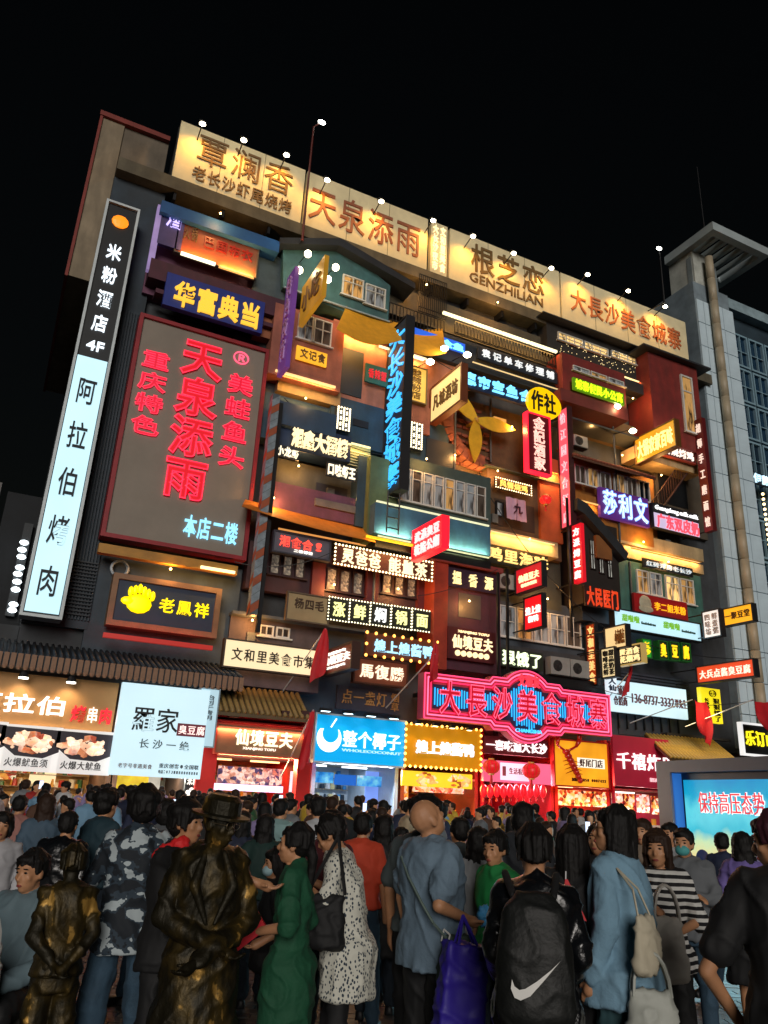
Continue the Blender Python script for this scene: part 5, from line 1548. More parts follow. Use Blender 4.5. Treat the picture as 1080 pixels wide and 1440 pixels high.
flag(889, 935, 0.5, 1.6, -0.5, 'red pennant at the right end of the big neon sign', pole=((0, -0.2), (-1.2, -2.4)), seed=3)
flag(985, 985, 1.25, 2.1, 0.0, 'wide red flag left of the yellow upright board', p=3.0, pole=((-0.5, 0), (-3.0, -1.2)), seed=4)
flag(1070, 985, 1.6, 2.0, 0.4, 'large red flag at the right edge beside the white-framed board', p=4.2, pole=((-0.5, 0), (-3.4, -1.4)), seed=5)

# ================================================================ grey tiled tower on the right with its louvred canopy
tower = thing('building', 'grey stone-tiled tower with a louvred flat canopy at its top', 'building', (38.5, DIST, 0))
TX0, TX1 = 35.9, P(1048, 600, 0.6)[0]
TZ = P(990, 400, 0.6)[1]
STONE = M('#c4d8e2', 0.5, 0.14, 0.5, bump=0.1)
MB().box((TX0 - 38.5, -0.5, 5), (TX1 - 38.5, 9, TZ)).build('wall', M('#76848c', 0.7), tower)
MB().box((TX0 - 38.5 + 0.1, -0.5, 0), (TX1 - 38.5, 9, 4.99)).build('wall', M('#4a5458', 0.6), tower)
colx = P(1012, 470, 1.1)[0]
spans = [(TX0, (TX0 + colx) / 2), ((TX0 + colx) / 2, colx), (colx + 0.01, (colx + TX1) / 2), ((colx + TX1) / 2, TX1)]
RH = 1.75
rows = int((TZ - 5) / RH)
for (a, b) in spans:
    tm_ = MB().box((0.02, 0, 0.02), (b - a - 0.02, 0.12, RH - 0.03)).mesh(STONE)
    for j in range(rows):
        put('panel', tm_, tower, (a - 38.5, -0.63 - (0.12 if a > colx else 0), 5 + j * RH))
cm_ = MB().tube((0, 0, 0), (0, 0, RH - 0.06), 0.26, 0.26, 14).mesh(M('#a89c84', 0.5, 0.15, 1.0), True)
for j in range(rows + 2):
    put('column_drum', cm_, tower, (colx - 38.5, -0.95, 5 + j * RH))
# canopy
CP = 2.6
CX0, CZ = P(1003, 322, CP)
yb, zb_ = PX(935, 373, CX0)
ln = max(3.0, yb - (DIST - CP))
cw = P(1082, 356, CP)[0] - CX0
m = MB()
for (a, b) in (((0, 0), (cw, 0.5)), ((0, 0.5), (0.5, ln)), ((cw - 0.5, 0.5), (cw, ln)), ((0.5, ln - 0.5), (cw - 0.5, ln))):
    m.box((CX0 - 38.5 + a[0], -CP + a[1], CZ), (CX0 - 38.5 + b[0], -CP + b[1], CZ + 0.62))
m.build('canopy_frame', M('#9aa6a8', 0.6, 0.15, 0.6), tower)
lm_ = MB().box((0, 0, 0), (0.26, ln - 1.0, 0.35)).mesh(M('#8c9898', 0.6, 0.15, 0.6))
for i in range(5):
    put('louvre', lm_, tower, (CX0 - 38.5 + 0.5 + (cw - 1.0) * (i + 0.75) / 5.5 - 0.15, -CP + 0.5, CZ + 0.1))
for (dx, w) in ((-0.9, 1.5),):
    MB().box((colx - 38.5 + dx, -0.45, TZ + 0.003), (colx - 38.5 + dx + w, 1.6, CZ)).build('pillar', M('#b0b4ac', 0.6), tower)
m = MB()
for i in range(4):
    m.box((TX0 - 38.5 + 0.3 + i * 0.7, -0.3, TZ + 0.003), (TX0 - 38.5 + 0.55 + i * 0.7, 0.1, CZ - 0.4))
m.build('post', M('#7c8688', 0.6), tower)
MB().tube((CX0 - 38.5 + 0.3, -CP + 0.9, CZ + 0.6), (CX0 - 38.5 + 0.3, -CP + 0.9, CZ + 6), 0.05, 0.03).build('antenna', METAL, tower)
lamp('AREA', (TX0 - 38.5 + 1.5, -9, 8), 260, '#8fc4e8', tower, 3, (rad(-125), 0, 0), 4) if False else None

# glass office block at the far right
ox0 = P(1052, 700, -1.0)[0]
OZ = P(1052, 452, -1.0)[1]
off = thing('building', 'dark glass office block cut off by the right edge of the picture', 'building', (ox0 + 5, DIST + 1, 0))
MB().box((-5, 0.2, 0), (8, 12, OZ)).build('wall', M('#2a3a44', 0.6), off)
fm = MB()
fm.box((0, -0.1, 0), (0.12, 0.1, 2.6)).box((1.38, -0.1, 0), (1.5, 0.1, 2.6)).box((0.12, -0.1, 0), (1.38, 0.1, 0.14)).box((0.12, -0.1, 2.46), (1.38, 0.1, 2.6)).box((0.72, -0.08, 0.14), (0.78, 0.08, 2.46)).box((0.12, -0.07, 1.2), (1.38, 0.07, 1.26))
fme = fm.mesh(M('#7c9aa8', 0.4, 0.15, 1))
pme = [MB().box((0.06, 0.1, 0.06), (1.44, 0.12, 2.54)).mesh(mm) for mm in (M('#0d2232', 0.1, 0.3, 0.4, coat=0.5), M('#123048', 0.12, 0.3, 0.4, coat=0.5))]
rr = random.Random(2)
for j in range(int(OZ / 2.75)):
    for i in range(4):
        f = put('window', fme, off, (-4.7 + i * 1.62, 0, 0.2 + j * 2.75))
        put('pane', pme[rr.randint(0, 1)], f, (0, 0, 0))
MB().box((-5.2, -0.5, OZ), (8.2, 12.2, OZ + 0.8)).build('parapet', M('#8aa0a8', 0.6), off)
fsign('ice-blue lit characters at the right edge above a chain of bulbs', (1056, 662), (1096, 690), 0.2, M('#141c24', 0.5), [('伊藤洋', (.05, .95, .1, .9), E('#c8ecff', 1.6), K(bold=0.03))], th=0.1, arms=0.9)
X, Z = P(1072, 690, 0.3)
m = MB()
for i in range(26):
    xx, zz = P(1070 + i * 0.45, 694 + i * 7, 0.3)
    m.ball((0, 0, zz - Z), 0.1, 5, 3)
m.build('bulb_string', E('#ffe0a0', 4.0, sample=False), tag(thing('light_chain', 'vertical chain of warm bulbs under the ice-blue characters', 'light chain', (X, DIST - 0.3, Z)), None, None))

# dark block and its row of dots at the far left
lb_ = thing('building', 'dim low block behind the left edge with a row of white lights', 'building', (-6, DIST + 9, 0))
zt = P(0, 740, -9)[1]
MB().box((-8, 0, 0), (5.5, 10, zt)).build('wall', M('#232628', 0.8, 0.3, 0.5), lb_)
wm = MB().box((0, -0.05, 0), (1.6, 0.05, 1.3)).mesh(M('#3a3634', 0.4, 0.3, 0.5))
for j in range(4):
    for i in range(5):
        put('window', wm, lb_, (-6.2 + i * 2.3, -0.06, 3 + j * 2.2 + 4))
X, Z = P(34, 762, -2)
m = MB()
for (x, y) in ((34, 763), (31, 773), (30, 783), (28, 798), (25, 807), (24, 818), (22, 829), (19, 850), (17, 858)):
    xx, zz = P(x, y, -2)
    m.ball((xx - X, 0, zz - Z), 0.12, 6, 4, (0.17, 0.1, 0.11))
r = tag(thing('light_chain', 'slanting column of small white lamps at the left edge beside the tall light box', 'light chain', (X, DIST + 2, Z)), None, None)
m.build('bulb_string', E('#eefaff', 3.5, sample=False), r)
MB().box((-0.12, 0.1, P(17, 866, -2)[1] - Z), (0.2, 0.3, 0.8)).build('post', M('#20262a', 0.6), r)
hw('wall', -0.9, X_L - 0.02, 6.9, 12.4, -2.4, -10, M('#14181c', 0.8))

# ================================================================ sky is the world; ground
gr = MB()
gr.quad((-300, -200, 0), (300, -200, 0), (300, 400, 0), (-300, 400, 0))
GRND = M('#3a3734', 0.55, 0.3, 0.35, bump=0.2)
tag(gr.build('ground', GRND), None, None, None, 'structure')
# stone pavers: the 300 that show largest are parts, the rest one joined sheet of real blocks
pav_root = thing('paving', None, None, (0, 0, 0))
tag(pav_root, None, None, None, 'structure')
PM = [M('#5c5750', 0.5, 0.3, 3.0, bump=0.3), M('#4b4843', 0.45, 0.3, 3.0, bump=0.3), M('#686056', 0.5, 0.3, 3.0, bump=0.3)]
pv = [MB().box((-0.145, -0.07, 0), (0.145, 0.07, 0.02 + 0.002 * i)).mesh(PM[i]) for i in range(3)]
rr = random.Random(12)
cnt = 0
rest = MB()
ca, sa = math.cos(-HEAD_), math.sin(-HEAD_)
cells = []
for j in range(0, 190):
    for i in range(-60, 60):
        lx = i * 0.30 + (0.15 if j % 2 else 0)
        ly = 2.2 + j * 0.15
        if abs(lx) > ly * 0.55 + 0.6:
            continue
        x, y = lx * ca - ly * sa, lx * sa + ly * ca
        cells.append((ly, lx, x, y))
cells.sort()
VIS = [(415, 470), (588, 600), (925, 1010), (0, 75), (336, 352)]
vis, hid = [], []
for c in cells:
    px = 540 + FPX * c[1] / c[0] * 1.0
    (vis if 5.2 < c[0] < 9.5 and any(a - 12 < px < b + 12 for a, b in VIS) else hid).append(c)
for c in vis[:300]:
    o = put('paver', pv[rr.randint(0, 2)], pav_root, (c[2], c[3], 0.001), (0, 0, -HEAD_))
rot = Matrix.Rotation(-HEAD_, 3, 'Z')
rm = [MB(), MB(), MB()]
for c in vis[300:] + [c for c in hid if c[0] < 16]:
    b = rm[rr.randint(0, 2)]
    b.box((c[2] - 0.145, c[3] - 0.07, 0.001), (c[2] + 0.145, c[3] + 0.07, 0.021 + rr.random() * 0.004), rot)
me = rm[0]
fi = [len(rm[0].f), len(rm[1].f), len(rm[2].f)]
base = len(me.v)
for b in rm[1:]:
    k = len(me.v)
    me.v += b.v
    me.f += [[i + k for i in f] for f in b.f]
ms = bpy.data.meshes.new('pavers')
ms.from_pydata(me.v, [], me.f)
for m_ in PM:
    ms.materials.append(m_)
ms.polygons.foreach_set('material_index', [0] * fi[0] + [1] * fi[1] + [2] * fi[2])
tag(put('paver_bed', ms, pav_root), None, None, None, 'stuff')

# ================================================================ LED screen kiosk on the right
def gp(px, d):
    x, y = ground(px, d)
    return Vector((x, y, 0))
ka, kb = gp(926, 15.0), gp(1108, 11.8)
kd = (kb - ka)
KW = kd.length
kz = math.atan2(kd.y, kd.x)
ks = thing('screen_kiosk', 'large grey framed outdoor screen showing sea, sand and red-white slogan characters', 'screen', ka, kz)
KH = EYE + 64 * 15.0 / 1159
GRK = M('#6c7484', 0.4, 0.12, 0.8)
mb = MB()
mb.box((0, 0, 0.0), (0.42, 0.9, KH)).box((0.42, 0, KH - 0.2), (KW, 0.9, KH)).box((0.42, 0, 0), (KW, 0.9, 0.25)).box((0.42, 0.3, 0.25), (KW, 0.9, KH - 0.2))
mb.build('frame', GRK, ks)
MB().box((0.425, 0.04, 0.26), (0.46, 0.28, KH - 0.21)).build('edge_light', E('#2a68b8', 0.8), ks)
MB().box((0.47, 0.2, 0.26), (KW, 0.28, KH - 0.21)).build('bezel', M('#0c1024', 0.3), ks)
sm_, N, L, b = new_mat('screen_picture')
tc = N.new('ShaderNodeTexCoord')
sp = N.new('ShaderNodeSeparateXYZ')
L.new(tc.outputs['Object'], sp.inputs[0])
nz = N.new('ShaderNodeTexNoise')
nz.inputs['Scale'].default_value = 1.6
nz.inputs['Detail'].default_value = 6
L.new(tc.outputs['Object'], nz.inputs['Vector'])
ad = N.new('ShaderNodeMath')
ad.operation = 'MULTIPLY_ADD'
ad.inputs[1].default_value = 0.9
L.new(nz.outputs[0], ad.inputs[0])
L.new(sp.outputs[2], ad.inputs[2])
cr = N.new('ShaderNodeValToRGB')
mr = N.new('ShaderNodeMapRange')
mr.inputs[1].default_value, mr.inputs[2].default_value = 0.6, 2.8
L.new(ad.outputs[0], mr.inputs[0])
L.new(mr.outputs[0], cr.inputs[0])
els = [(0.0, '#10305a'), (0.2, '#e8f0d8'), (0.38, '#f0e098'), (0.5, '#c8e8b8'), (0.62, '#38c0d8'), (0.75, '#60d8e8'), (0.85, '#10a8d0'), (1.0, '#0890c8')]
cr.color_ramp.elements[0].position, cr.color_ramp.elements[0].color = els[0][0], lin(els[0][1])
cr.color_ramp.elements[1].position, cr.color_ramp.elements[1].color = els[-1][0], lin(els[-1][1])
for e in els[1:-1]:
    q = cr.color_ramp.elements.new(e[0])
    q.color = lin(e[1])
L.new(cr.outputs[0], b.inputs['Emission Color'])
b.inputs['Emission Strength'].default_value = 1.0
b.inputs['Base Color'].default_value = (0.02, 0.02, 0.02, 1)
SW, SZ0, SZ1 = KW - 0.1, 0.42, KH - 0.32
MB().box((0.56, 0.17, SZ0), (SW, 0.2, SZ1)).build('screen', sm_, ks)
letters(ks, '保持高压态势', 0.98 / KW, 2.05 / KW * 1.28, 0, 1, KW, 1, E('#ffffff', 1.2), y=0.155, bold=0.05, depth=0.01, gap=0.02)
kl = [o for o in ks.children if o.name.startswith('letter')]
zc = EYE + 12 * 14 / 1159
for o in kl:
    o.location.z = zc
    o.scale.z = 0.33
    put('inner_letter', letter_mesh(o.data and '保持高压态势'[kl.index(o)], E('#e02838', 1.1), 0.0, 0.01), o, (0, -0.012, 0), scale=(1, 1, 1))
# the people pictured on the screen: dark helmets and pale faces, flat print
pr = MB()
pf = MB()
for (u, z, s) in ((0.95, 1.0, 0.2), (1.3, 0.86, 0.18), (1.6, 0.95, 0.15)):
    pr.prism([(u + s * math.cos(a), z + s * 0.9 * math.sin(a)) for a in [math.pi * i / 10 for i in range(11)]], 0.16, 0.165).prism([(u - s * 1.5, z - 0.03), (u + s * 1.3, z - 0.03), (u + s, z + 0.03), (u - s, z + 0.03)], 0.159, 0.164)
    pr.prism([(u - s * 1.7, SZ0 + 0.02), (u + s * 1.7, SZ0 + 0.02), (u + s * 1.3, z - s * 1.6), (u - s * 1.3, z - s * 1.6)], 0.161, 0.166)
    pf.prism([(u - s * .7, z - s * 1.7), (u + s * .7, z - s * 1.7), (u + s * .8, z - 0.035), (u - s * .8, z - 0.035)], 0.157, 0.1585)
pr.build('picture_helmet', E('#10264a', 0.7), ks)
pf.build('picture_face', E('#e0b8a0', 0.7), ks)
lamp('AREA', (KW * 0.5, -0.1, 1.4), 60, '#a0e0f0', ks, 1.8, (rad(-90), 0, 0), KW * 0.7)
MB().box((0.2, -0.9, 0.022), (2.6, -0.02, 0.14)).build('step', M('#a01830', 0.5), ks)
# ================================================================ people: bodies and clothes grown from tapered limbs, voxel-merged
SKINS = [M('#b5835f', 0.55, 0.08, 6), M('#c4966f', 0.55, 0.08, 6), M('#9c6d4c', 0.55, 0.08, 6)]
def hair_mat(hexc):
    key = ('hair', hexc)
    if key in _mats:
        return _mats[key]
    m, N, L, b = new_mat('hair_' + hexc.strip('#'))
    b.inputs['Roughness'].default_value = 0.68
    b.inputs['Specular IOR Level'].default_value = 0.3
    b.inputs['Base Color'].default_value = lin(hexc)
    tc = N.new('ShaderNodeTexCoord')
    mp = N.new('ShaderNodeMapping')
    mp.inputs['Scale'].default_value = (110, 110, 6)
    L.new(tc.outputs['Object'], mp.inputs['Vector'])
    nz = N.new('ShaderNodeTexNoise')
    nz.inputs['Scale'].default_value = 1.0
    nz.inputs['Detail'].default_value = 4
    L.new(mp.outputs[0], nz.inputs['Vector'])
    bp = N.new('ShaderNodeBump')
    bp.inputs['Strength'].default_value = 0.5
    bp.inputs['Distance'].default_value = 0.006
    L.new(nz.outputs[0], bp.inputs['Height'])
    L.new(bp.outputs[0], b.inputs['Normal'])
    _mats[key] = m
    return m
BLACKH = hair_mat('#0b0908')
BROWNH = hair_mat('#2a1a10')

def pattern_mat(key, base, spots, scale, lo=0.45, hi=0.5, kind='voronoi', stretch=(1, 1, 1), rough=0.8):
    k = ('pat', key)
    if k in _mats:
        return _mats[k]
    m, N, L, b = new_mat('cloth_' + key)
    tc = N.new('ShaderNodeTexCoord')
    mp = N.new('ShaderNodeMapping')
    mp.inputs['Scale'].default_value = stretch
    L.new(tc.outputs['Object'], mp.inputs['Vector'])
    if kind == 'voronoi':
        t = N.new('ShaderNodeTexVoronoi')
        t.inputs['Scale'].default_value = scale
        src = t.outputs['Distance']
    elif kind == 'wave':
        t = N.new('ShaderNodeTexWave')
        t.bands_direction = 'Z'
        t.inputs['Scale'].default_value = scale
        t.inputs['Distortion'].default_value = 0.3
        src = t.outputs['Fac'] if 'Fac' in t.outputs else t.outputs[1]
    else:
        t = N.new('ShaderNodeTexNoise')
        t.inputs['Scale'].default_value = scale
        t.inputs['Detail'].default_value = 3
        src = t.outputs[0]
    L.new(mp.outputs[0], t.inputs['Vector'])
    cr = N.new('ShaderNodeValToRGB')
    e = cr.color_ramp.elements
    e[0].position, e[1].position = lo, hi
    e[0].color, e[1].color = lin(spots[0]), lin(base)
    if len(spots) > 1:
        q = e.new(min(0.99, hi + 0.08))
        q.color = lin(spots[1])
        cr.color_ramp.interpolation = 'CONSTANT'
    L.new(src, cr.inputs[0])
    L.new(cr.outputs[0], b.inputs['Base Color'])
    b.inputs['Roughness'].default_value = rough
    _mats[k] = m
    return m

def cap(mb, p0, p1, r0, r1, n=10):
    """a tapered limb with rounded ends"""
    a, b = Vector(p0), Vector(p1)
    d = b - a
    L_ = d.length
    if L_ < 1e-5:
        mb.ball(a, r0, n, 6)
        return
    d.normalize()
    u = d.orthogonal().normalized()
    w = d.cross(u)
    k = len(mb.v)
    rings = []
    for j in range(1, 4):
        t = math.pi / 2 * (1 - j / 3.0)
        rings.append((a - d * r0 * math.sin(t), r0 * math.cos(t)))
    for j in range(0, 3):
        t = math.pi / 2 * j / 3.0
        rings.append((b + d * r1 * math.sin(t), r1 * math.cos(t)))
    mb.v.append(tuple(a - d * r0))
    for c, q in rings:
        for i in range(n):
            t = 2 * math.pi * i / n
            mb.v.append(tuple(c + (u * math.cos(t) + w * math.sin(t)) * q))
    mb.v.append(tuple(b + d * r1))
    top = len(mb.v) - 1
    for i in range(n):
        j = (i + 1) % n
        mb.f.append([k, k + 1 + j, k + 1 + i])
        for q in range(len(rings) - 1):
            s = k + 1 + q * n
            mb.f.append([s + i, s + j, s + n + j, s + n + i])
        s = k + 1 + (len(rings) - 1) * n
        mb.f.append([s + i, s + j, top])

def loft(mb, rings, n=18):
    """closed lofted trunk: rings of (x, y, z, rx, ry)"""
    k = len(mb.v)
    for (x, y, z, rx, ry) in rings:
        for i in range(n):
            t = 2 * math.pi * i / n
            c, s = math.cos(t), math.sin(t)
            mb.v.append((x + rx * math.copysign(abs(c) ** 0.85, c), y + ry * math.copysign(abs(s) ** 0.85, s), z))
    for q in range(len(rings) - 1):
        for i in range(n):
            j = (i + 1) % n
            s = k + q * n
            mb.f.append([s + i, s + j, s + n + j, s + n + i])
    mb.f.append([k + i for i in range(n)][::-1])
    s = k + (len(rings) - 1) * n
    mb.f.append([s + i for i in range(n)])

def grow(mb, voxel, smooth=3, wrinkle=0.0, seed=0, wscale=(9, 9, 3.5), xf=None, factor=0.5):
    """merge overlapping closed shapes into one continuous skin"""
    me = bpy.data.meshes.new('shape')
    me.from_pydata(mb.v, [], mb.f)
    me.update()
    o = bpy.data.objects.new('shape', me)
    GS.collection.objects.link(o)
    r = o.modifiers.new('r', 'REMESH')
    r.mode = 'VOXEL'
    r.voxel_size = voxel
    r.use_smooth_shade = True
    if smooth:
        s = o.modifiers.new('s', 'SMOOTH')
        s.factor = factor
        s.iterations = smooth
    with bpy.context.temp_override(scene=GS, view_layer=GVL):
        dg = bpy.context.evaluated_depsgraph_get()
        dg.update()
    out = bpy.data.meshes.new_from_object(o.evaluated_get(dg))
    GS.collection.objects.unlink(o)
    bpy.data.objects.remove(o)
    if wrinkle:
        nv = [Vector(v.normal) for v in out.vertices]
        for v, n_ in zip(out.vertices, nv):
            c = v.co
            q = noise.noise(Vector((c.x * wscale[0] + seed * 7.1, c.y * wscale[1], c.z * wscale[2] + c.x * 5))) + 0.5 * noise.noise(Vector((c.x * wscale[0] * 2.6, c.y * wscale[1] * 2.6 + seed, c.z * wscale[2] * 2.2)))
            rg_ = max(0.0, 1.0 - 3.2 * abs(noise.noise(Vector((c.x * wscale[0] * .8 + 31 + c.z * 3, c.y * wscale[1] * .8 + seed * 3.3, c.z * wscale[2] * 1.7)))))
            v.co = c + n_ * wrinkle * (0.7 * q + 1.1 * rg_ * rg_ + 0.15)
    out.polygons.foreach_set('use_smooth', [True] * len(out.polygons))
    return out
GS = bpy.data.scenes.new('grow')
GVL = GS.view_layers[0]

ARMS = {
    'down': ((0.215, -0.03, 1.13), (0.225, 0.05, 0.89)),
    'phone': ((0.23, 0.02, 1.15), (0.07, 0.27, 1.27)),
    'hold': ((0.24, -0.03, 1.14), (0.12, 0.22, 1.08)),
    'bag': ((0.225, -0.05, 1.14), (0.22, 0.08, 0.90)),
    'back': ((0.25, -0.1, 1.15), (0.06, -0.18, 1.0)),
    'cross': ((0.25, 0.06, 1.15), (-0.08, 0.2, 1.17)),
    'chest': ((0.24, -0.02, 1.15), (0.05, 0.2, 1.2)),
    'raise': ((0.25, 0.16, 1.3), (0.12, 0.26, 1.55)),
    'side': ((0.24, -0.08, 1.15), (0.17, 0.16, 1.02)),
    'low': ((0.26, 0.06, 1.12), (0.3, 0.24, 0.95)),
}
LEGS = {
    'stand': (((0.095, 0.0, 0.5), (0.1, -0.02, 0.08)), ((-0.095, 0.01, 0.5), (-0.1, 0.0, 0.08))),
    'apart': (((0.13, 0.02, 0.5), (0.17, -0.02, 0.08)), ((-0.13, 0.0, 0.5), (-0.17, 0.02, 0.08))),
    'walk': (((0.095, 0.12, 0.5), (0.1, 0.17, 0.08)), ((-0.095, 0.03, 0.48), (-0.1, -0.25, 0.12))),
    'lean': (((0.1, 0.03, 0.5), (0.12, -0.02, 0.08)), ((-0.1, 0.1, 0.5), (-0.13, 0.12, 0.08))),
    'sit': (((0.12, 0.42, 0.92), (0.13, 0.46, 0.5)), ((-0.16, 0.4, 0.9), (-0.18, 0.38, 0.5))),
}
def torso_rings(w=1.0, d=1.0, lean=0.0, hem=0.84, infl=0.0, flare=0.0, top=1.455, fem=False, neck=True):
    """(x,y,z,rx,ry) rings from hem to neck; lean shifts the chest forward"""
    base = [(0.84, .165, .120), (0.92, .163, .118), (1.0, .150, .108), (1.06, .143, .103), (1.15, .152, .110), (1.25, .170, .118), (1.33, .178, .113), (1.39, .165, .095), (1.43, .115, .075)]
    if fem:
        base = [(0.84, .168, .122), (0.92, .163, .118), (1.0, .138, .100), (1.06, .126, .093), (1.15, .136, .102), (1.25, .150, .118), (1.33, .155, .105), (1.39, .142, .086), (1.43, .098, .068)]
    out = []
    if hem < 0.84:
        n = 5
        for i in range(n):
            z = hem + (0.84 - hem) * i / n
            t = 1 - i / n
            out.append((0, 0, z, base[0][1] * w + infl + flare * t, base[0][2] * d + infl + flare * t))
    for z, rx, ry in base:
        if z >= hem:
            out.append((0, lean * max(0, (z - 1.0) / 0.4) ** 1.2, z, rx * w + infl + flare * max(0, (0.95 - z)) * 0.6, ry * d + infl))
    if neck:
        out.append((0, lean * 1.1, top, .07 + infl * .4, .062 + infl * .4))
    return out

def make_person(name, label, cat, at, turn, height=1.65, fem=False, w=1.0, deep=1.0, lean=0.0, arms=('down', 'down'), legs='stand', head=(0, 0), skin=0, top=None, sleeve='short', hem=0.86, flare=0.0, bottom=None, bstyle='trousers', hair='short', hairm=None, shoes=None, voxel=0.0095, grp=None, loose=0.016, collar=None, seed=1, zoff=0.0, face=True, wr=0.013, body_mat=None, hip=None, cap_mat=None, mask=None, glasses=False, neckhair=False, hands=True):
    """one person, standing at `at` (x, y); turn 0 = back to the camera, 90 = facing picture left, 180 = facing us"""
    az = math.atan2(at[0], at[1])
    root = thing(name, label, cat, (at[0], at[1], 0.02 + zoff), -az + rad(turn), grp)
    s = height / 1.70
    fs = 0.93 if fem else 1.0
    root.scale = (1, 1, 1)
    sk = body_mat or SKINS[skin]
    def S(mb):
        mb.v = [(x * s, y * s, z * s) for x, y, z in mb.v]
        return mb
    def V(x, y, z):
        return Vector((x, y, z))
    sh = 0.152 * w ** 0.8 * fs
    shz = 1.385
    lean_at = lambda z: lean * max(0, (z - 1.0) / 0.4) ** 1.2
    nb = V(0, lean * 1.0, 1.405)
    # head orientation: yaw (deg, + = to the person's left), pitch (deg, + = looking up)
    hy, hp = rad(head[0]), rad(head[1])
    RM = Matrix.Rotation(hy, 3, 'Z') @ Matrix.Rotation(hp, 3, 'X')
    hc = nb + V(0, 0.018, 0.075) + RM @ V(0, 0.012, 0.088)
    def H(x, y, z):
        return tuple(hc + RM @ V(x, y, z))
    body = MB()
    # skull, jaw, nose, ears, brow, lips
    def hball(x, y, z, rx, ry, rz, mb=body, n=12, m=8):
        rx, ry, rz = rx * 1.04, ry * 1.04, rz * 1.04
        k = len(mb.v)
        mb.ball((0, 0, 0), 1, n, m, (rx, ry, rz))
        mb.v[k:] = [H(a + x, b + y, c + z) for a, b, c in mb.v[k:]]
    hball(0, -0.012, 0.028, 0.074, 0.092, 0.088)
    hball(0, 0.02, -0.035, 0.058, 0.066, 0.075)
    hball(0, 0.045, -0.078, 0.032, 0.036, 0.030)
    hball(0, 0.062, 0.012, 0.05, 0.022, 0.04)
    if face:
        cap(body, H(0, 0.083, 0.01), H(0, 0.1, -0.022), 0.008, 0.0135, 8)
        hball(0, 0.088, -0.03, 0.017, 0.014, 0.009)
        hball(0, 0.082, -0.055, 0.022, 0.012, 0.007)
        hball(0, 0.080, -0.066, 0.018, 0.012, 0.007)
        hball(0, 0.072, 0.034, 0.048, 0.014, 0.012)
        for sx in (-1, 1):
            hball(sx * 0.04, 0.058, -0.02, 0.02, 0.02, 0.02)
    for sx in (-1, 1):
        hball(sx * 0.077, -0.008, -0.005, 0.01, 0.022, 0.032)
    cap(body, nb - V(0, 0.0, 0.03), H(0, -0.022, -0.05), 0.052 if not fem else 0.045, 0.05 if not fem else 0.043)
    loft(body, torso_rings(w * fs, deep, lean, fem=fem))
    hw_ = 0.09 * w
    for sx in (-1, 1):
        cap(body, (0, lean_at(1.36), 1.39), (sx * sh, lean_at(1.36), shz), 0.05, 0.052)
    for sx in (-1, 1):
        cap(body, (0, lean_at(1.4) - 0.012, 1.46), (sx * sh * 0.8, lean_at(1.38) - 0.01, 1.395), 0.042, 0.04)
    wrists = []
    for i, sx in enumerate((1, -1)):
        a = arms[i]
        e, wv = ARMS[a] if isinstance(a, str) else a
        e = V(e[0] * sx, e[1] + lean * 0.8, e[2])
        wv = V(wv[0] * sx, wv[1] + lean * 0.8, wv[2])
        S_ = V(sx * sh, lean_at(1.37), shz)
        cap(body, S_, e, 0.047 * w ** 0.6 * fs, 0.036 * fs)
        cap(body, e, wv, 0.037 * fs, 0.026 * fs)
        fd = (wv - e).normalized()
        # palm and five fingers
        side = fd.cross(V(0, 0, 1))
        side = side.normalized() if side.length > 0.1 else V(0, 1, 0)
        if abs(fd.z) > 0.8:
            side = V(0, 1, 0)
        nrm = fd.cross(side).normalized()
        inward = V(-sx, 0, 0)
        if nrm.dot(inward) < 0:
            nrm = -nrm
        cap(body, wv, wv + fd * 0.07, 0.026, 0.031)
        if hands:
            for q in range(4):
                b0 = wv + fd * 0.085 + side * (0.03 - q * 0.02)
                l1 = (0.036, 0.042, 0.04, 0.03)[q]
                b1 = b0 + (fd * 0.93 + nrm * 0.3).normalized() * l1
                b2 = b1 + (fd * 0.6 + nrm * 0.8).normalized() * l1 * 0.9
                cap(body, b0, b1, 0.0098, 0.009, 7)
                cap(body, b1, b2, 0.009, 0.008, 7)
            t0 = wv + fd * 0.03 + side * 0.026
            cap(body, t0, t0 + (fd * 0.7 + side * 0.7 + nrm * 0.2).normalized() * 0.05, 0.013, 0.0105, 7)
        wrists.append((wv, e, S_, fd))
    lg = LEGS[legs]
    kn = []
    for i, sx in enumerate((1, -1)):
        k_, a_ = lg[i]
        k_, a_ = V(*k_), V(*a_)
        hp_ = V(sx * hw_, 0, 0.9)
        cap(body, hp_, k_, 0.082 * w, 0.055)
        cap(body, k_, a_, 0.055, 0.038)
        cap(body, a_ - V(0, 0.01, 0.035), a_ + V(sx * 0.01, 0.14, -0.05), 0.032, 0.028)
        kn.append((hp_, k_, a_))
    S(body)
    bm = grow(body, voxel * s, 2)
    bm.materials.append(sk)
    bo = put('body', bm, root)
    parts = {'body': bo}
    cv = voxel * 1.35
    # shoes
    if body_mat is None or shoes:
        for i, (hp_, k_, a_) in enumerate(kn):
            sx = (1, -1)[i]
            m = MB()
            cap(m, a_ - V(0, 0.02, 0.035), a_ + V(sx * 0.01, 0.16, -0.045), 0.044, 0.036)
            m.box(a_ + V(-0.042, -0.06, -0.085), a_ + V(0.042, 0.19, -0.06))
            me = grow(S(m), cv * s, 1)
            me.materials.append(shoes or M('#1a1a1c', 0.5))
            put('shoe', me, root)
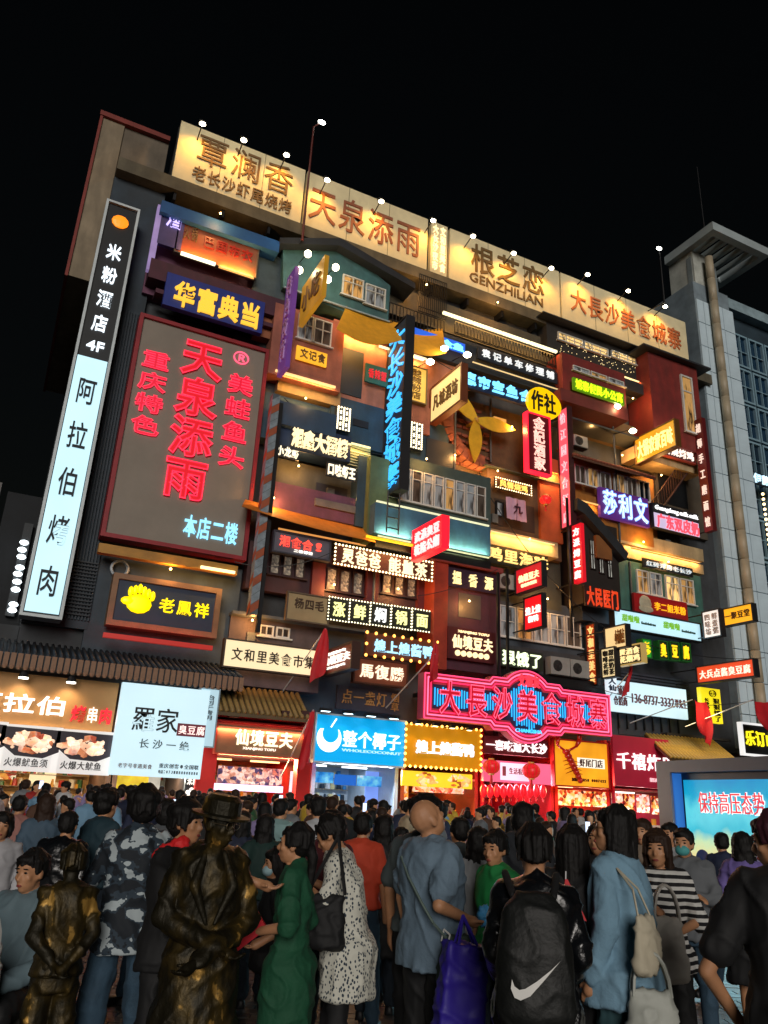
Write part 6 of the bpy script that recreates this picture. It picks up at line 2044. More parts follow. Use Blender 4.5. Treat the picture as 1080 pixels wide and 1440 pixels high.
    # trousers / skirt / shorts
    if bottom:
        m = MB()
        wq = w
        w = w * (0.93 if fem else 0.98)
        lo = [(0, 0, 0.80, .14 * w + .02, .115 * deep + .01), (0, 0, 0.9, .164 * w + .008, .12 * deep + .008), (0, 0, 1.0, .15 * w + .012, .112 * deep + .012), (0, 0, 1.05, .14 * w + .012, .104 * deep + .01)]
        if top and hem < 0.89:
            lo = lo[:2] + [(0, 0, 0.95, .125 * w, .095 * deep)]
        loft(m, lo)
        for (hp_, k_, a_) in kn:
            if bstyle == 'shorts':
                cap(m, hp_, hp_.lerp(k_, 0.85), 0.105 * w, 0.08)
            elif bstyle == 'skirt':
                pass
            else:
                slim = 1.0 if bstyle == 'trousers' else (0.88 if bstyle == 'leggings' else 1.22)
                cap(m, hp_, k_, (0.088 if hem < 0.9 else 0.096) * w, 0.07 * slim)
                cap(m, k_, a_ + V(0, 0, 0.02), 0.07 * slim, 0.058 * slim)
        if bstyle == 'skirt':
            loft(m, [(0, 0, 0.45, .25, .2), (0, 0, 0.7, .2, .16), (0, 0, 0.9, .17, .13)])
        w = wq
        me = grow(S(m), cv * s, 2, wr * 0.9, seed + 3)
        me.materials.append(bottom)
        parts['bottom'] = put('skirt' if bstyle == 'skirt' else 'trousers' if bstyle != 'shorts' else 'shorts', me, root)
    # top
    if top:
        m = MB()
        rg = torso_rings(w * fs, deep, lean, hem, loose, flare, fem=fem)
        rg = [(a, b2, c, rx + (0.014 if c < 1.0 else 0.0), ry + (0.014 if c < 1.0 else 0.0)) for a, b2, c, rx, ry in rg]
        if fem and hem < 0.82:
            rg = [(a, b2, c, rx + (0.028 if c < 0.95 else 0.0), ry + (0.024 if c < 0.95 else 0.0)) for a, b2, c, rx, ry in rg]
        if hem > 0.85:
            rg = [(0, lean_at(hem), hem, rg[0][3], rg[0][4])] + rg
        if legs == 'sit':
            rg = [r for r in rg if r[2] > 0.8]
        loft(m, rg, 22)
        for i, (wv, e, S_, fd) in enumerate(wrists):
            cap(m, (0, lean_at(1.36), 1.385), S_, 0.056 + loose * .4, 0.054 + loose * .35)
            cap(m, (0, lean_at(1.4) - 0.012, 1.452), (S_.x * 0.8, lean_at(1.38) - 0.01, 1.395), 0.04 + loose * .3, 0.046 + loose * .3)
            k = 0.043 * w ** 0.5 + loose * 0.6
            if sleeve == 'short':
                cap(m, S_, S_.lerp(e, 0.72), k + 0.006, k + 0.014)
            elif sleeve == 'half':
                cap(m, S_, e, k + 0.004, k + 0.008)
            elif sleeve == 'long':
                cap(m, S_, e, k, k - 0.004)
                cap(m, e, wv - fd * 0.01, k - 0.004, k - 0.016)
            elif sleeve == 'rolled':
                cap(m, S_, e, k, k - 0.004)
                cap(m, e, e.lerp(wv, 0.45), k - 0.002, k - 0.004)
        me = grow(S(m), cv * s, 2, wr, seed)
        me.materials.append(top)
        parts['top'] = put({'dress': 'dress'}.get(None, 'dress' if hem < 0.7 else 'shirt' if not collar == 'jacket' else 'jacket'), me, root)
        if collar == 'collar':
            m = MB()
            for i in range(12):
                a0, a1 = 2 * math.pi * i / 12, 2 * math.pi * (i + 1) / 12
                cap(m, (0.062 * math.cos(a0), lean + 0.058 * math.sin(a0), 1.455), (0.062 * math.cos(a1), lean + 0.058 * math.sin(a1), 1.455), 0.014, 0.014, 6)
            me = grow(S(m), cv * s * 0.8, 1)
            me.materials.append(top)
            put('collar', me, parts['top'])
    # hair
    hm = hairm or BLACKH
    if hair and hair != 'none':
        m = MB()
        def hb_(x, y, z, rx, ry, rz):
            hball(x, y, z, rx, ry, rz, m, 14, 9)
        if hair == 'short':
            hb_(0, -0.024, 0.055, 0.083, 0.094, 0.077)
            hb_(0, -0.052, 0.015, 0.076, 0.068, 0.072)
            for sx in (-1, 1):
                hb_(sx * 0.066, -0.005, 0.03, 0.016, 0.035, 0.035)
            hb_(0.015, 0.055, 0.085, 0.05, 0.03, 0.022)
        elif hair == 'crop':
            hb_(0, -0.02, 0.05, 0.078, 0.09, 0.073)
            hb_(0, -0.05, 0.01, 0.070, 0.060, 0.055)
        elif hair == 'bald':
            hb_(0, -0.034, 0.018, 0.0765, 0.078, 0.05)
        elif hair == 'bob':
            hb_(0, -0.024, 0.05, 0.09, 0.1, 0.082)
            hb_(0, -0.055, -0.01, 0.088, 0.07, 0.1)
            for sx in (-1, 1):
                hb_(sx * 0.078, 0.0, -0.01, 0.02, 0.045, 0.075)
            hb_(0, 0.06, 0.075, 0.058, 0.026, 0.03)
        elif hair in ('long', 'verylong'):
            zl = -0.3 if hair == 'long' else -0.44
            hb_(0, -0.024, 0.05, 0.088, 0.1, 0.083)
            hb_(0, -0.055, -0.01, 0.088, 0.07, 0.1)
            hb_(0, 0.05, 0.088, 0.055, 0.03, 0.02)
            for sx in (-1, 1):
                cap(m, H(sx * 0.07, -0.01, 0.02), H(sx * 0.075, -0.03, -0.16), 0.025, 0.03)
                cap(m, H(sx * 0.075, -0.03, -0.1), tuple(V(*H(0, 0, 0)) + V(sx * 0.07, -0.075 - lean * 0.4, zl + 0.03)), 0.034, 0.022)
            cap(m, H(0, -0.045, 0.0), tuple(V(*H(0, 0, 0)) + V(0, -0.1 - lean * 0.4, zl)), 0.062, 0.034)
            for xx in (-0.035, 0.035):
                cap(m, H(xx, -0.06, -0.05), tuple(V(*H(0, 0, 0)) + V(xx * 1.5, -0.1 - lean * 0.4, zl - 0.01)), 0.05, 0.03)
        elif hair in ('pony', 'bun'):
            hb_(0, -0.024, 0.045, 0.080, 0.092, 0.080)
            hb_(0, -0.052, 0.005, 0.074, 0.065, 0.07)
            for sx in (-1, 1):
                hb_(sx * 0.064, 0.005, 0.035, 0.016, 0.04, 0.035)
            if hair == 'pony':
                cap(m, H(0, -0.1, 0.02), H(0, -0.13, -0.06), 0.03, 0.034)
                cap(m, H(0, -0.13, -0.06), tuple(V(*H(0, -0.1, 0)) + V(0, -0.02, -0.3)), 0.034, 0.012)
            else:
                hb_(0, -0.1, 0.045, 0.045, 0.04, 0.045)
        elif hair == 'fluffy':
            hb_(0, -0.024, 0.055, 0.1, 0.11, 0.09)
            for i in range(9):
                a = i * 0.7
                hb_(0.07 * math.cos(a), -0.03 + 0.07 * math.sin(a), 0.07, 0.045, 0.045, 0.045)
            hb_(0, -0.055, 0.0, 0.09, 0.07, 0.08)
        if voxel < 0.0105 and hair not in ('bald',):
            # locks of hair lying over the skull
            rl_ = random.Random(seed * 13 + 5)
            ln_ = {'short': -0.03, 'crop': -0.02, 'bob': -0.1, 'long': -0.27, 'verylong': -0.42, 'pony': 0.0, 'bun': 0.0, 'fluffy': -0.05}[hair]
            n_l = 64 if ln_ > -0.1 else 84
            for q in range(n_l):
                th = rad(rl_.uniform(-128, 128))            # 0 = back of the head
                sx_, sy_ = math.sin(th), -math.cos(th)
                bulge = 1.0 + rl_.uniform(-0.03, 0.07) + (0.1 if hair == 'fluffy' else 0)
                p0 = (sx_ * 0.03, sy_ * 0.03 - 0.02, 0.128 * bulge)
                p1 = (sx_ * 0.079 * bulge, sy_ * 0.094 * bulge - 0.018, 0.07 + rl_.uniform(-0.01, 0.015))
                p2 = (sx_ * 0.086 * bulge, sy_ * 0.1 * bulge - 0.02, max(ln_, -0.02) + rl_.uniform(-0.015, 0.02))
                if hair in ('crop', 'short') and abs(th) > rad(70):
                    p2 = (p2[0] * 0.93, p2[1], 0.0 + rl_.uniform(0, 0.02))
                rl0 = rl_.uniform(0.008, 0.015)
                cap(m, H(*p0), H(*p1), rl0, rl0 * 1.1, 6)
                cap(m, H(*p1), H(*p2), rl0 * 1.1, rl0 * (0.5 if ln_ > -0.06 else 1.0), 6)
                if ln_ < -0.06:
                    e0 = Vector(H(*p2))
                    e1 = Vector(H(0, 0, 0)) + V(p2[0] * 0.85 + rl_.uniform(-0.012, 0.012), min(p2[1], -0.0) * 0.95 - 0.02 - lean * 0.4, ln_ + rl_.uniform(-0.03, 0.02))
                    if abs(th) < rad(115):
                        cap(m, e0, e1, rl0, rl0 * 0.45, 6)
            for q in range(14):                               # fringe and flyaways
                th = rad(rl_.uniform(-50, 50))
                cap(m, H(math.sin(th) * 0.06, 0.05, 0.1), H(math.sin(th) * 0.08 + rl_.uniform(-.01, .01), 0.082 * math.cos(th), 0.062 + rl_.uniform(-0.012, 0.012)), 0.011, 0.005, 6)
        me = grow(S(m), (0.0058 if voxel < 0.0105 else voxel) * s, 1 if voxel < 0.0105 else 2, (0.002 if voxel < 0.0105 else 0.007) if hair != 'bald' else 0.001, seed, (38, 38, 12))
        me.materials.append(hm)
        parts['hair'] = put('hair', me, root)
    if face:
        ey = MB()
        br = MB()
        for sx in (-1, 1):
            k = len(ey.v)
            ey.ball((0, 0, 0), 1, 8, 5, (0.013, 0.006, 0.0065))
            ey.v[k:] = [H(a + sx * 0.031, b + 0.0795, c + 0.014) for a, b, c in ey.v[k:]]
            k = len(br.v)
            br.ball((0, 0, 0), 1, 8, 4, (0.021, 0.006, 0.0045))
            br.v[k:] = [H(a + sx * 0.032, b + 0.083, c + 0.036) for a, b, c in br.v[k:]]
        S(ey).build('eye', M('#150e0a', 0.25, 0.05), root, smooth=True)
        S(br).build('eyebrow', hm if body_mat is None else body_mat, root, smooth=True)
        lp = MB()
        k = len(lp.v)
        lp.ball((0, 0, 0), 1, 10, 5, (0.021, 0.008, 0.0085))
        lp.v[k:] = [H(a, b + 0.0885, c - 0.06) for a, b, c in lp.v[k:]]
        S(lp).build('mouth', M('#8a3f38', 0.5, 0.05) if body_mat is None else body_mat, root, smooth=True)
    if mask:
        m = MB()
        hball(0, 0.058 if mask[1] == 0 else 0.05, -0.045 - mask[1], 0.062, 0.052, 0.046, m, 14, 8)
        me = grow(S(m), 0.008, 1)
        me.materials.append(mask[0])
        put('face_mask', me, root)
    if glasses:
        m = MB()
        for sx in (-1, 1):
            for i in range(12):
                a, b = 2 * math.pi * i / 12, 2 * math.pi * (i + 1) / 12
                m.tube(H(sx * 0.033 + 0.026 * math.cos(a), 0.094, 0.012 + 0.021 * math.sin(a)), H(sx * 0.033 + 0.026 * math.cos(b), 0.094, 0.012 + 0.021 * math.sin(b)), 0.0022, n=4)
            m.tube(H(sx * 0.058, 0.093, 0.014), H(sx * 0.078, 0.0, 0.014), 0.0022, n=4)
        m.tube(H(-0.008, 0.096, 0.014), H(0.008, 0.096, 0.014), 0.0022, n=4)
        S(m).build('glasses', M('#8a7a60', 0.3, 0.1, 3, metal=0.8), root)
    root['__s'] = s
    parts['H'] = H
    parts['wrists'] = wrists
    parts['s'] = s
    parts['root'] = root
    del root['__s']
    return parts

def person(px, d, top_px, turn, label, **k):
    """placed by head-top pixel (px, top_px) and distance ahead d; height follows"""
    x, y = ground(px, d)
    cosr = math.cos(math.atan((px - 520) / 1159.0))
    h = EYE - (top_px - hz(px)) * d / 1159.0
    h = k.pop('height', h)
    return make_person('person', label, 'person', (x, y), turn, height=h, **k)
# ---------------------------------------------------------------- cloth
BLK = M('#101113', 0.75, 0.2, 6)
BLKS = M('#0e1013', 0.28, 0.3, 5, bump=0.3, coat=0.3)
JEAN = M('#2c4456', 0.85, 0.2, 8, bump=0.2)
DJEAN = M('#1a2530', 0.85, 0.2, 8)
CAMO = pattern_mat('camo', '#2a3844', ['#121a22', '#a8b4b8'], 9, 0.42, 0.47, 'noise', (1, 1, 1.4))
LEAF = pattern_mat('leaf', '#c8c8bc', ['#1e3040'], 42, 0.34, 0.4, 'voronoi', (1.5, 1.5, 1))
STRP = pattern_mat('stripe', '#d0d0cc', ['#101014'], 7, 0.5, 0.52, 'wave')
_b, N, L, b = new_mat('bronze')
b.inputs['Metallic'].default_value = 0.55
b.inputs['Roughness'].default_value = 0.38
tc = N.new('ShaderNodeTexCoord')
nz = N.new('ShaderNodeTexNoise')
nz.inputs['Scale'].default_value = 7
nz.inputs['Detail'].default_value = 6
mp = N.new('ShaderNodeMapping')
mp.inputs['Scale'].default_value = (1.1, 1.1, 0.75)
L.new(tc.outputs['Object'], mp.inputs[0])
L.new(mp.outputs[0], nz.inputs['Vector'])
cr = N.new('ShaderNodeValToRGB')
e = cr.color_ramp.elements
e[0].position, e[1].position = 0.46, 0.66
e[0].color, e[1].color = lin('#221e10'), lin('#b48c44')
q = e.new(0.62)
q.color = lin('#4a3c1a')
L.new(nz.outputs[0], cr.inputs[0])
L.new(cr.outputs[0], b.inputs['Base Color'])
mr = N.new('ShaderNodeMapRange')
mr.inputs[3].default_value, mr.inputs[4].default_value = 0.62, 0.42
L.new(nz.outputs[0], mr.inputs[0])
L.new(mr.outputs[0], b.inputs['Roughness'])
bpn = N.new('ShaderNodeBump')
bpn.inputs['Strength'].default_value = 0.6
bpn.inputs['Distance'].default_value = 0.01
nz2 = N.new('ShaderNodeTexNoise')
nz2.inputs['Scale'].default_value = 34
nz2.inputs['Detail'].default_value = 6
L.new(mp.outputs[0], nz2.inputs['Vector'])
L.new(nz2.outputs[0], bpn.inputs['Height'])
L.new(bpn.outputs[0], b.inputs['Normal'])
BRZ = _b
MASKB = M('#a8ccd4', 0.7, 0.05, 5)

# ================================================================ two bronze statues among the passers-by
def add(root, name, mb, mat, s=1.0, vox=None, wr=0.0, smooth=1, seed=0):
    mb.v = [(x * s, y * s, z * s) for x, y, z in mb.v]
    if vox:
        me = grow(mb, vox, smooth, wr, seed)
        me.materials.append(mat)
        return put(name, me, root)
    return mb.build(name, mat, root)

def statue(px, d, top_px, turn, label, **k):
    x, y = ground(px, d)
    h = EYE - (top_px - hz(px)) * d / 1159.0
    r = make_person('statue', label, 'statue', (x, y), turn, height=h - k.pop('hat', 0.0), body_mat=BRZ, hairm=BRZ, **k)
    MB().tube((0, 0, -0.02), (0, 0, 0.03), 0.36, 0.34, 20).build('base', BRZ, r['root'])
    return r
st1 = statue(306, 4.6, 1118, 190, 'bronze statue of a man in a brimmed hat and long coat with folded arms', head=(42, -8), top=BRZ, sleeve='long', hem=0.42, flare=0.05, bottom=BRZ, hair='none', loose=0.022, w=0.93, deep=1.0,
             arms=(((0.235, 0.04, 1.12), (-0.04, 0.22, 1.0)), ((0.235, 0.04, 1.1), (-0.06, 0.26, 0.95))), wr=0.016, glasses=True, hat=0.03, seed=4)
H, s_ = st1['H'], st1['s']
m = MB()
for i in range(20):
    a0, a1 = 2 * math.pi * i / 20, 2 * math.pi * (i + 1) / 20
    for (r0, z0, r1, z1) in ((0.15, 0.055, 0.1, 0.062), (0.1, 0.062, 0.098, 0.13), (0.098, 0.13, 0.07, 0.155), (0.07, 0.155, 0.0, 0.158), (0.15, 0.055, 0.15, 0.043), (0.15, 0.043, 0.09, 0.05)):
        k = len(m.v)
        m.v += [H(r0 * math.cos(a0), -0.005 + r0 * 1.12 * math.sin(a0), z0), H(r0 * math.cos(a1), -0.005 + r0 * 1.12 * math.sin(a1), z0), H(r1 * math.cos(a1), -0.005 + r1 * 1.12 * math.sin(a1), z1), H(r1 * math.cos(a0), -0.005 + r1 * 1.12 * math.sin(a0), z1)]
        m.f.append([k, k + 1, k + 2, k + 3])
add(st1['root'], 'hat', m, BRZ, s_)
m = MB()
for sx in (-1, 1):
    cap(m, (sx * 0.05, 0.1, 1.43), (sx * 0.1, 0.165, 1.28), 0.02, 0.03)
    cap(m, (sx * 0.1, 0.165, 1.28), (sx * 0.02, 0.175, 1.1), 0.03, 0.012)
add(st1['root'], 'lapel', m, BRZ, s_, 0.012)
st2 = statue(118, 5.0, 1185, 8, 'small bronze statue of a boy seen from behind with his hands at his back', head=(0, -6), top=BRZ, sleeve='long', hem=0.9, bottom=BRZ, bstyle='wide', hair='crop', loose=0.012, w=0.84, arms=(((0.2, -0.09, 1.15), (0.06, -0.17, 1.0)), ((0.2, -0.09, 1.15), (0.06, -0.17, 0.99))), wr=0.013, seed=8, face=False)
m = MB()
for i in range(16):
    a0, a1 = 2 * math.pi * i / 16, 2 * math.pi * (i + 1) / 16
    cap(m, (0.165 * math.cos(a0), 0.125 * math.sin(a0), 0.9), (0.165 * math.cos(a1), 0.125 * math.sin(a1), 0.9), 0.016, 0.016, 6)
add(st2['root'], 'belt', m, BRZ, st2['s'], 0.01)

# ================================================================ people near the camera
camo = person(203, 5.4, 1110, 8, 'person in black-and-white camouflage shirt and blue jeans, back to us beside the boy statue', top=CAMO, sleeve='long', hem=0.78, bottom=JEAN, bstyle='wide', hair='fluffy', loose=0.024, w=0.94, seed=11, arms=('low', 'low'), legs='apart', face=False)
sit = person(66, 5.6, 1178, 150, 'person in grey-blue long-sleeved polo sitting at the left on a stone block', height=1.74, zoff=-0.42, top=M('#5c7078', 0.8, 0.1, 5), sleeve='long', hem=0.84, bottom=BLK, hair='short', loose=0.03, legs='sit', collar='collar', head=(-10, -5),
             arms=(((0.3, 0.1, 1.1), (0.2, 0.4, 1.0)), ((0.28, 0.12, 1.1), (0.1, 0.42, 1.0))), seed=12, w=1.05)
x, y = ground(56, 5.65)
tag(MB().box((-0.35, -0.25, 0), (0.35, 0.3, 0.42)).build('stone_block', M('#4a4844', 0.8, 0.2, 2, bump=0.3), None, (x, y, 0.02)), 'low grey stone block under the sitting person', 'block')
x, y = ground(12, 5.0)
bg = thing('bag', 'white plastic bag hanging at the knee of the sitting person', 'bag', (x, y, 0.56))
def sack(root, w, d_, h, mat, seed=0, name='bag_body', handles=True, hw_=0.35):
    m = MB()
    loft(m, [(0, 0, 0.0, w * .42, d_ * .4), (0, 0, h * .12, w * .5, d_ * .5), (0, 0, h * .55, w * .48, d_ * .45), (0, 0, h * .85, w * .42, d_ * .28), (0, 0, h, w * .4, d_ * .16)], 16)
    me = grow(m, 0.014, 2, 0.014, seed, (12, 12, 7))
    me.materials.append(mat)
    put(name, me, root)
    if handles:
        m = MB()
        for sy in (-1, 1):
            pts = [(w * hw_ * math.cos(t), sy * d_ * .12, h - 0.02 + 0.2 * math.sin(t)) for t in [math.pi * i / 8 for i in range(9)]]
            for a, b2 in zip(pts, pts[1:]):
                m.tube(a, b2, 0.009, n=5)
        m.build('handle', mat, root)
sack(bg, 0.28, 0.14, 0.33, M('#a8a8a4', 0.5, 0.1, 4), 3)

gd = person(424, 5.0, 1158, 78, 'person in a long dark green dress with a black ponytail and a red folder', fem=True, top=M('#0e4a30', 0.8, 0.15, 4, bump=0.3), sleeve='half', hem=0.5, flare=0.0, bottom=BLK, bstyle='leggings', hair='pony', loose=0.02,
            arms=(((0.22, -0.05, 1.13), (0.16, 0.2, 1.0)), ('hold')), seed=13, head=(0, 2), w=0.86, deep=0.8, voxel=0.008)
w0 = gd['wrists'][1]
fo = MB().box((-0.012, -0.16, -0.12), (0.012, 0.16, 0.12), Matrix.Rotation(rad(28), 3, 'X'))
rt = gd['root']
Mx = Matrix.Translation(rt.location) @ Matrix.Rotation(rt.rotation_euler.z, 4, 'Z')
pos = Mx @ Vector((-0.14, 0.32, 1.06))
fr_ = thing('folder', 'red folder with white edge held by the person in the green dress', 'folder', pos, rt.rotation_euler.z)
MB().box((-0.012, -0.15, -0.15), (0.012, 0.15, 0.15), Matrix.Rotation(rad(-38), 3, 'X')).build('cover', M('#b81828', 0.45, 0.1, 2), fr_)
MB().box((-0.009, -0.145, -0.145), (0.02, 0.155, 0.14), Matrix.Rotation(rad(-38), 3, 'X')).build('page', M('#c8c4c0', 0.7), fr_)

pd = person(502, 5.5, 1168, 75, 'person in a white leaf-patterned blouse and black leggings, head bowed', height=1.64, fem=True, top=LEAF, sleeve='half', hem=0.62, flare=0.0, w=0.93, deep=0.95, bottom=BLK, bstyle='leggings', hair='bun', loose=0.02, lean=0.1,
            arms=('phone', 'phone'), head=(0, -32), seed=14, legs='walk')
rt = pd['root']
Mx = Matrix.Translation(rt.location) @ Matrix.Rotation(rt.rotation_euler.z, 4, 'Z')
hb2 = thing('shoulder_bag', 'large black shoulder bag at the hip of the person in the leaf-patterned blouse', 'bag', Mx @ Vector((-0.24, 0.1, 0.88)), rt.rotation_euler.z + rad(90))
sack(hb2, 0.26, 0.13, 0.29, BLK, 5, handles=False)
m = MB()
for a, b2 in (((-0.12, 0, 0.3), (-0.02, -0.12, 0.62)), ((0.12, 0, 0.3), (-0.02, -0.12, 0.62))):
    m.tube(a, b2, 0.012, n=5)
m.build('strap', BLK, hb2)

bt = person(612, 5.15, 1137, -48, 'person in a blue-grey T-shirt and black trousers looking up at the signs', height=1.78, top=M('#64798a', 0.85, 0.1, 4, bump=0.3), sleeve='short', hem=0.8, bottom=BLK, bstyle='wide', hair='none', loose=0.024, w=1.08, deep=1.15,
            arms=(((0.24, -0.15, 1.14), (0.2, 0.1, 1.06)), ('down')), head=(-10, 32), seed=15, voxel=0.0085, lean=-0.03)
rt = bt['root']
Mx = Matrix.Translation(rt.location) @ Matrix.Rotation(rt.rotation_euler.z, 4, 'Z')
mk = thing('face_mask', 'crumpled light blue face mask held in the hand of the person looking up', 'mask', Mx @ Vector((0.22, 0.22, 1.12)), rt.rotation_euler.z)
m = MB().ball((0, 0, 0), 0.05, 10, 6, (0.03, 0.055, 0.06))
me = grow(m, 0.008, 1, 0.012, 2, (40, 40, 40))
me.materials.append(M('#4aa0d8', 0.6, 0.2, 20))
put('cloth', me, mk)
cb = thing('crossbody_bag', 'grey-green crossbody bag with a white buckle at the hip of the person looking up', 'bag', Mx @ Vector((0.27, -0.04, 0.8)), rt.rotation_euler.z + rad(60))
sack(cb, 0.24, 0.1, 0.24, M('#3a4a44', 0.7, 0.1, 3), 6, handles=False)
m = MB()
ci = Matrix.Rotation(-rad(60), 3, 'Z')
pl = [ci @ (Vector(q) - Vector((0.27, -0.04, 0.8))) for q in ((0.24, -0.10, 1.02), (0.2, -0.175, 1.1), (0.12, -0.2, 1.2), (0.0, -0.2, 1.32), (-0.1, -0.175, 1.42))]
for a, b2 in zip(pl, pl[1:]):
    m.tube(a, b2, 0.008, n=6)
m.build('strap', M('#5a6a64', 0.7), cb)
m = MB()
c0 = pl[0] + (ci @ Vector((0.02, -0.02, 0.0)))
for a, b2 in (((-0.03, 0, 0.05), (0.02, 0, 0.03)), ((0.02, 0, 0.03), (0.0, 0, -0.03)), ((0.0, 0, -0.03), (-0.05, 0, -0.01)), ((-0.05, 0, -0.01), (-0.03, 0, 0.05)), ((0.0, 0, -0.02), (0.05, 0, -0.1))):
    m.tube(c0 + ci @ Vector(a), c0 + ci @ Vector(b2), 0.005, n=5)
m.build('buckle', M('#e0e0dc', 0.4), cb)
x, y = ground(648, 4.7)
pb = thing('tote_bag', 'tall violet shopping bag with flat sides standing out beside the black backpack', 'bag', (x, y, 0.57), -HEAD_ + rad(12))
m = MB()
m.v = [(-0.12, -0.05, 0), (0.1, -0.05, 0.0), (0.1, 0.05, 0), (-0.12, 0.05, 0), (-0.06, -0.05, 0.44), (0.14, -0.05, 0.42), (0.14, 0.05, 0.42), (-0.06, 0.05, 0.44)]
m.f = [[0, 3, 2, 1], [4, 5, 6, 7], [0, 1, 5, 4], [1, 2, 6, 5], [2, 3, 7, 6], [3, 0, 4, 7]]
m.v = [(a * 1.12, b2 * 1.2, c * 1.12) for a, b2, c in m.v]
me = grow(m, 0.011, 1, 0.012, 3, (9, 9, 7))
me.materials.append(M('#33249c', 0.55, 0.15, 3))
put('bag_body', me, pb)
m = MB()
for sy in (-0.04, 0.04):
    m.tube((-0.02, sy, 0.46), (0.02, 0, 0.62), 0.008, n=5).tube((0.1, sy, 0.46), (0.02, 0, 0.62), 0.008, n=5)
m.build('handle', M('#33249c', 0.55, 0.15, 3), pb)

gp_ = person(700, 5.8, 1168, 128, 'smiling person in a green polo shirt behind the blue-grey T-shirt', fem=True, top=M('#157a3c', 0.8, 0.12, 5), sleeve='short', hem=0.84, bottom=DJEAN, hair='short', loose=0.02, head=(20, -6), collar='collar', seed=16, arms=('bag', 'bag'), w=1.06)
nk = person(750, 4.05, 1163, 4, 'person with cropped black hair and shiny black jacket, carrying a black backpack', top=BLKS, sleeve='long', hem=0.8, bottom=BLK, hair='crop', loose=0.022, w=0.98, deep=1.0, seed=17, wr=0.016, collar='jacket', arms=(((0.2, -0.06, 1.14), (0.16, 0.14, 1.02)), ((0.2, -0.06, 1.14), (0.16, 0.14, 1.02))), face=False)
rt = nk['root']
s_ = nk['s']
Mx = Matrix.Translation(rt.location) @ Matrix.Rotation(rt.rotation_euler.z, 4, 'Z')
bp_ = thing('backpack', 'black backpack with a white curved tick mark on its back', 'backpack', Mx @ Vector((-0.02, -0.13 * s_, 0.86)), rt.rotation_euler.z)
m = MB()
loft(m, [(0, -0.07, 0.0, 0.15, 0.08), (0, -0.08, 0.06, 0.17, 0.1), (0, -0.08, 0.3, 0.165, 0.1), (0, -0.06, 0.46, 0.13, 0.07), (0, -0.04, 0.52, 0.07, 0.04)], 20)
me = grow(m, 0.011, 2, 0.007, 4)
me.materials.append(M('#0c0f0e', 0.6, 0.2, 5, bump=0.2))
put('pack', me, bp_)
top_c = [(-0.085, .055), (-0.075, .03), (-0.055, .018), (-0.03, .024), (0.02, .055), (0.08, .10), (0.12, .135)]
bot_c = [(-0.085, .055), (-0.09, .02), (-0.075, -0.012), (-0.05, -0.02), (-0.01, -0.002), (0.05, .06), (0.12, .135)]
m = MB()
for i in range(6):
    k = len(m.v)
    def yy(x_):
        return -0.187 + 0.6 * x_ * x_
    for (x_, z_) in (bot_c[i], bot_c[i + 1], top_c[i + 1], top_c[i]):
        m.v.append((x_ - 0.02, yy(x_) - 0.004, z_ + 0.14))
    m.f.append([k, k + 1, k + 2, k + 3])
m.build('emblem', M('#e4e4e0', 0.6, 0.05, 5), bp_)
m = MB()
for sx in (-1, 1):
    cap(m, (sx * 0.09, -0.02, 0.5), (sx * 0.12, 0.12, 0.58), 0.02, 0.02)
me = grow(m, 0.011, 1)
me.materials.append(BLK)
put('strap', me, bp_)
m = MB()
for i in range(14):
    a0, a1 = math.pi + math.pi * i / 14, math.pi + math.pi * (i + 1) / 14
    cap(m, (0.075 * math.cos(a0), -0.0 + 0.068 * math.sin(a0), 1.445), (0.075 * math.cos(a1), 0.0 + 0.068 * math.sin(a1), 1.445), 0.012, 0.012, 6)
add(rt, 'lanyard', m, M('#1c2a6a', 0.6), s_, 0.009)

lw = person(802, 4.9, 1163, -12, 'person with very long straight black hair and black T-shirt beside the backpack', fem=True, top=BLK, sleeve='half', hem=0.8, bottom=BLK, bstyle='wide', hair='verylong', loose=0.025, seed=18, face=False, w=1.08)
x, y = ground(800, 4.62)
rf = thing('hand_flag', 'small red paper flag on a stick in front of the long black hair', 'flag', (x, y, 1.2), -HEAD_)
MB().prism([(-0.035, 0.2), (-0.02, 0.2), (0.075, -0.0), (-0.05, 0.03)], 0, 0.004).build('cloth', M('#c01420', 0.6, 0.1, 3), rf)
MB().tube((-0.028, 0.006, 0.24), (-0.045, 0.006, -0.15), 0.004, n=5).build('stick', M('#d0d0d0', 0.4), rf)

bl = person(864, 4.75, 1137, 62, 'person in a light blue sweatshirt with glasses and straight black hair past the shoulders', fem=True, top=M('#7296ac', 0.88, 0.08, 4, bump=0.3), sleeve='long', hem=0.76, bottom=M('#2a4a50', 0.85, 0.15, 5), bstyle='wide', hair='long', loose=0.034, w=1.06, seed=19, head=(32, 4), glasses=True, voxel=0.0085, arms=('down', 'down'))
rt = bl['root']
Mx = Matrix.Translation(rt.location) @ Matrix.Rotation(rt.rotation_euler.z, 4, 'Z')
tb = thing('tote_bag', 'cream canvas tote bag on the shoulder of the person in light blue', 'bag', Mx @ Vector((-0.17, -0.23, 0.98)), rt.rotation_euler.z)
sack(tb, 0.22, 0.08, 0.26, M('#b8b09a', 0.8, 0.08, 4), 8, handles=False)
m = MB()
for sx in (-0.07, 0.07):
    m.tube((sx, 0, 0.24), (sx * 0.4 - 0.01, 0.04, 0.38), 0.006, n=5).tube((sx * 0.4 - 0.01, 0.04, 0.38), (0.01, 0.15, 0.47), 0.006, n=5)
m.build('handle', M('#b8b09a', 0.8, 0.08, 4), tb)
x, y = ground(899, 4.45)
wb = thing('shopping_bag', 'crumpled pale grey shopping bag hanging low beside the light blue sweatshirt', 'bag', (x, y, 0.5), -HEAD_)
sack(wb, 0.27, 0.16, 0.42, M('#a8aca4', 0.6, 0.1, 4), 9)

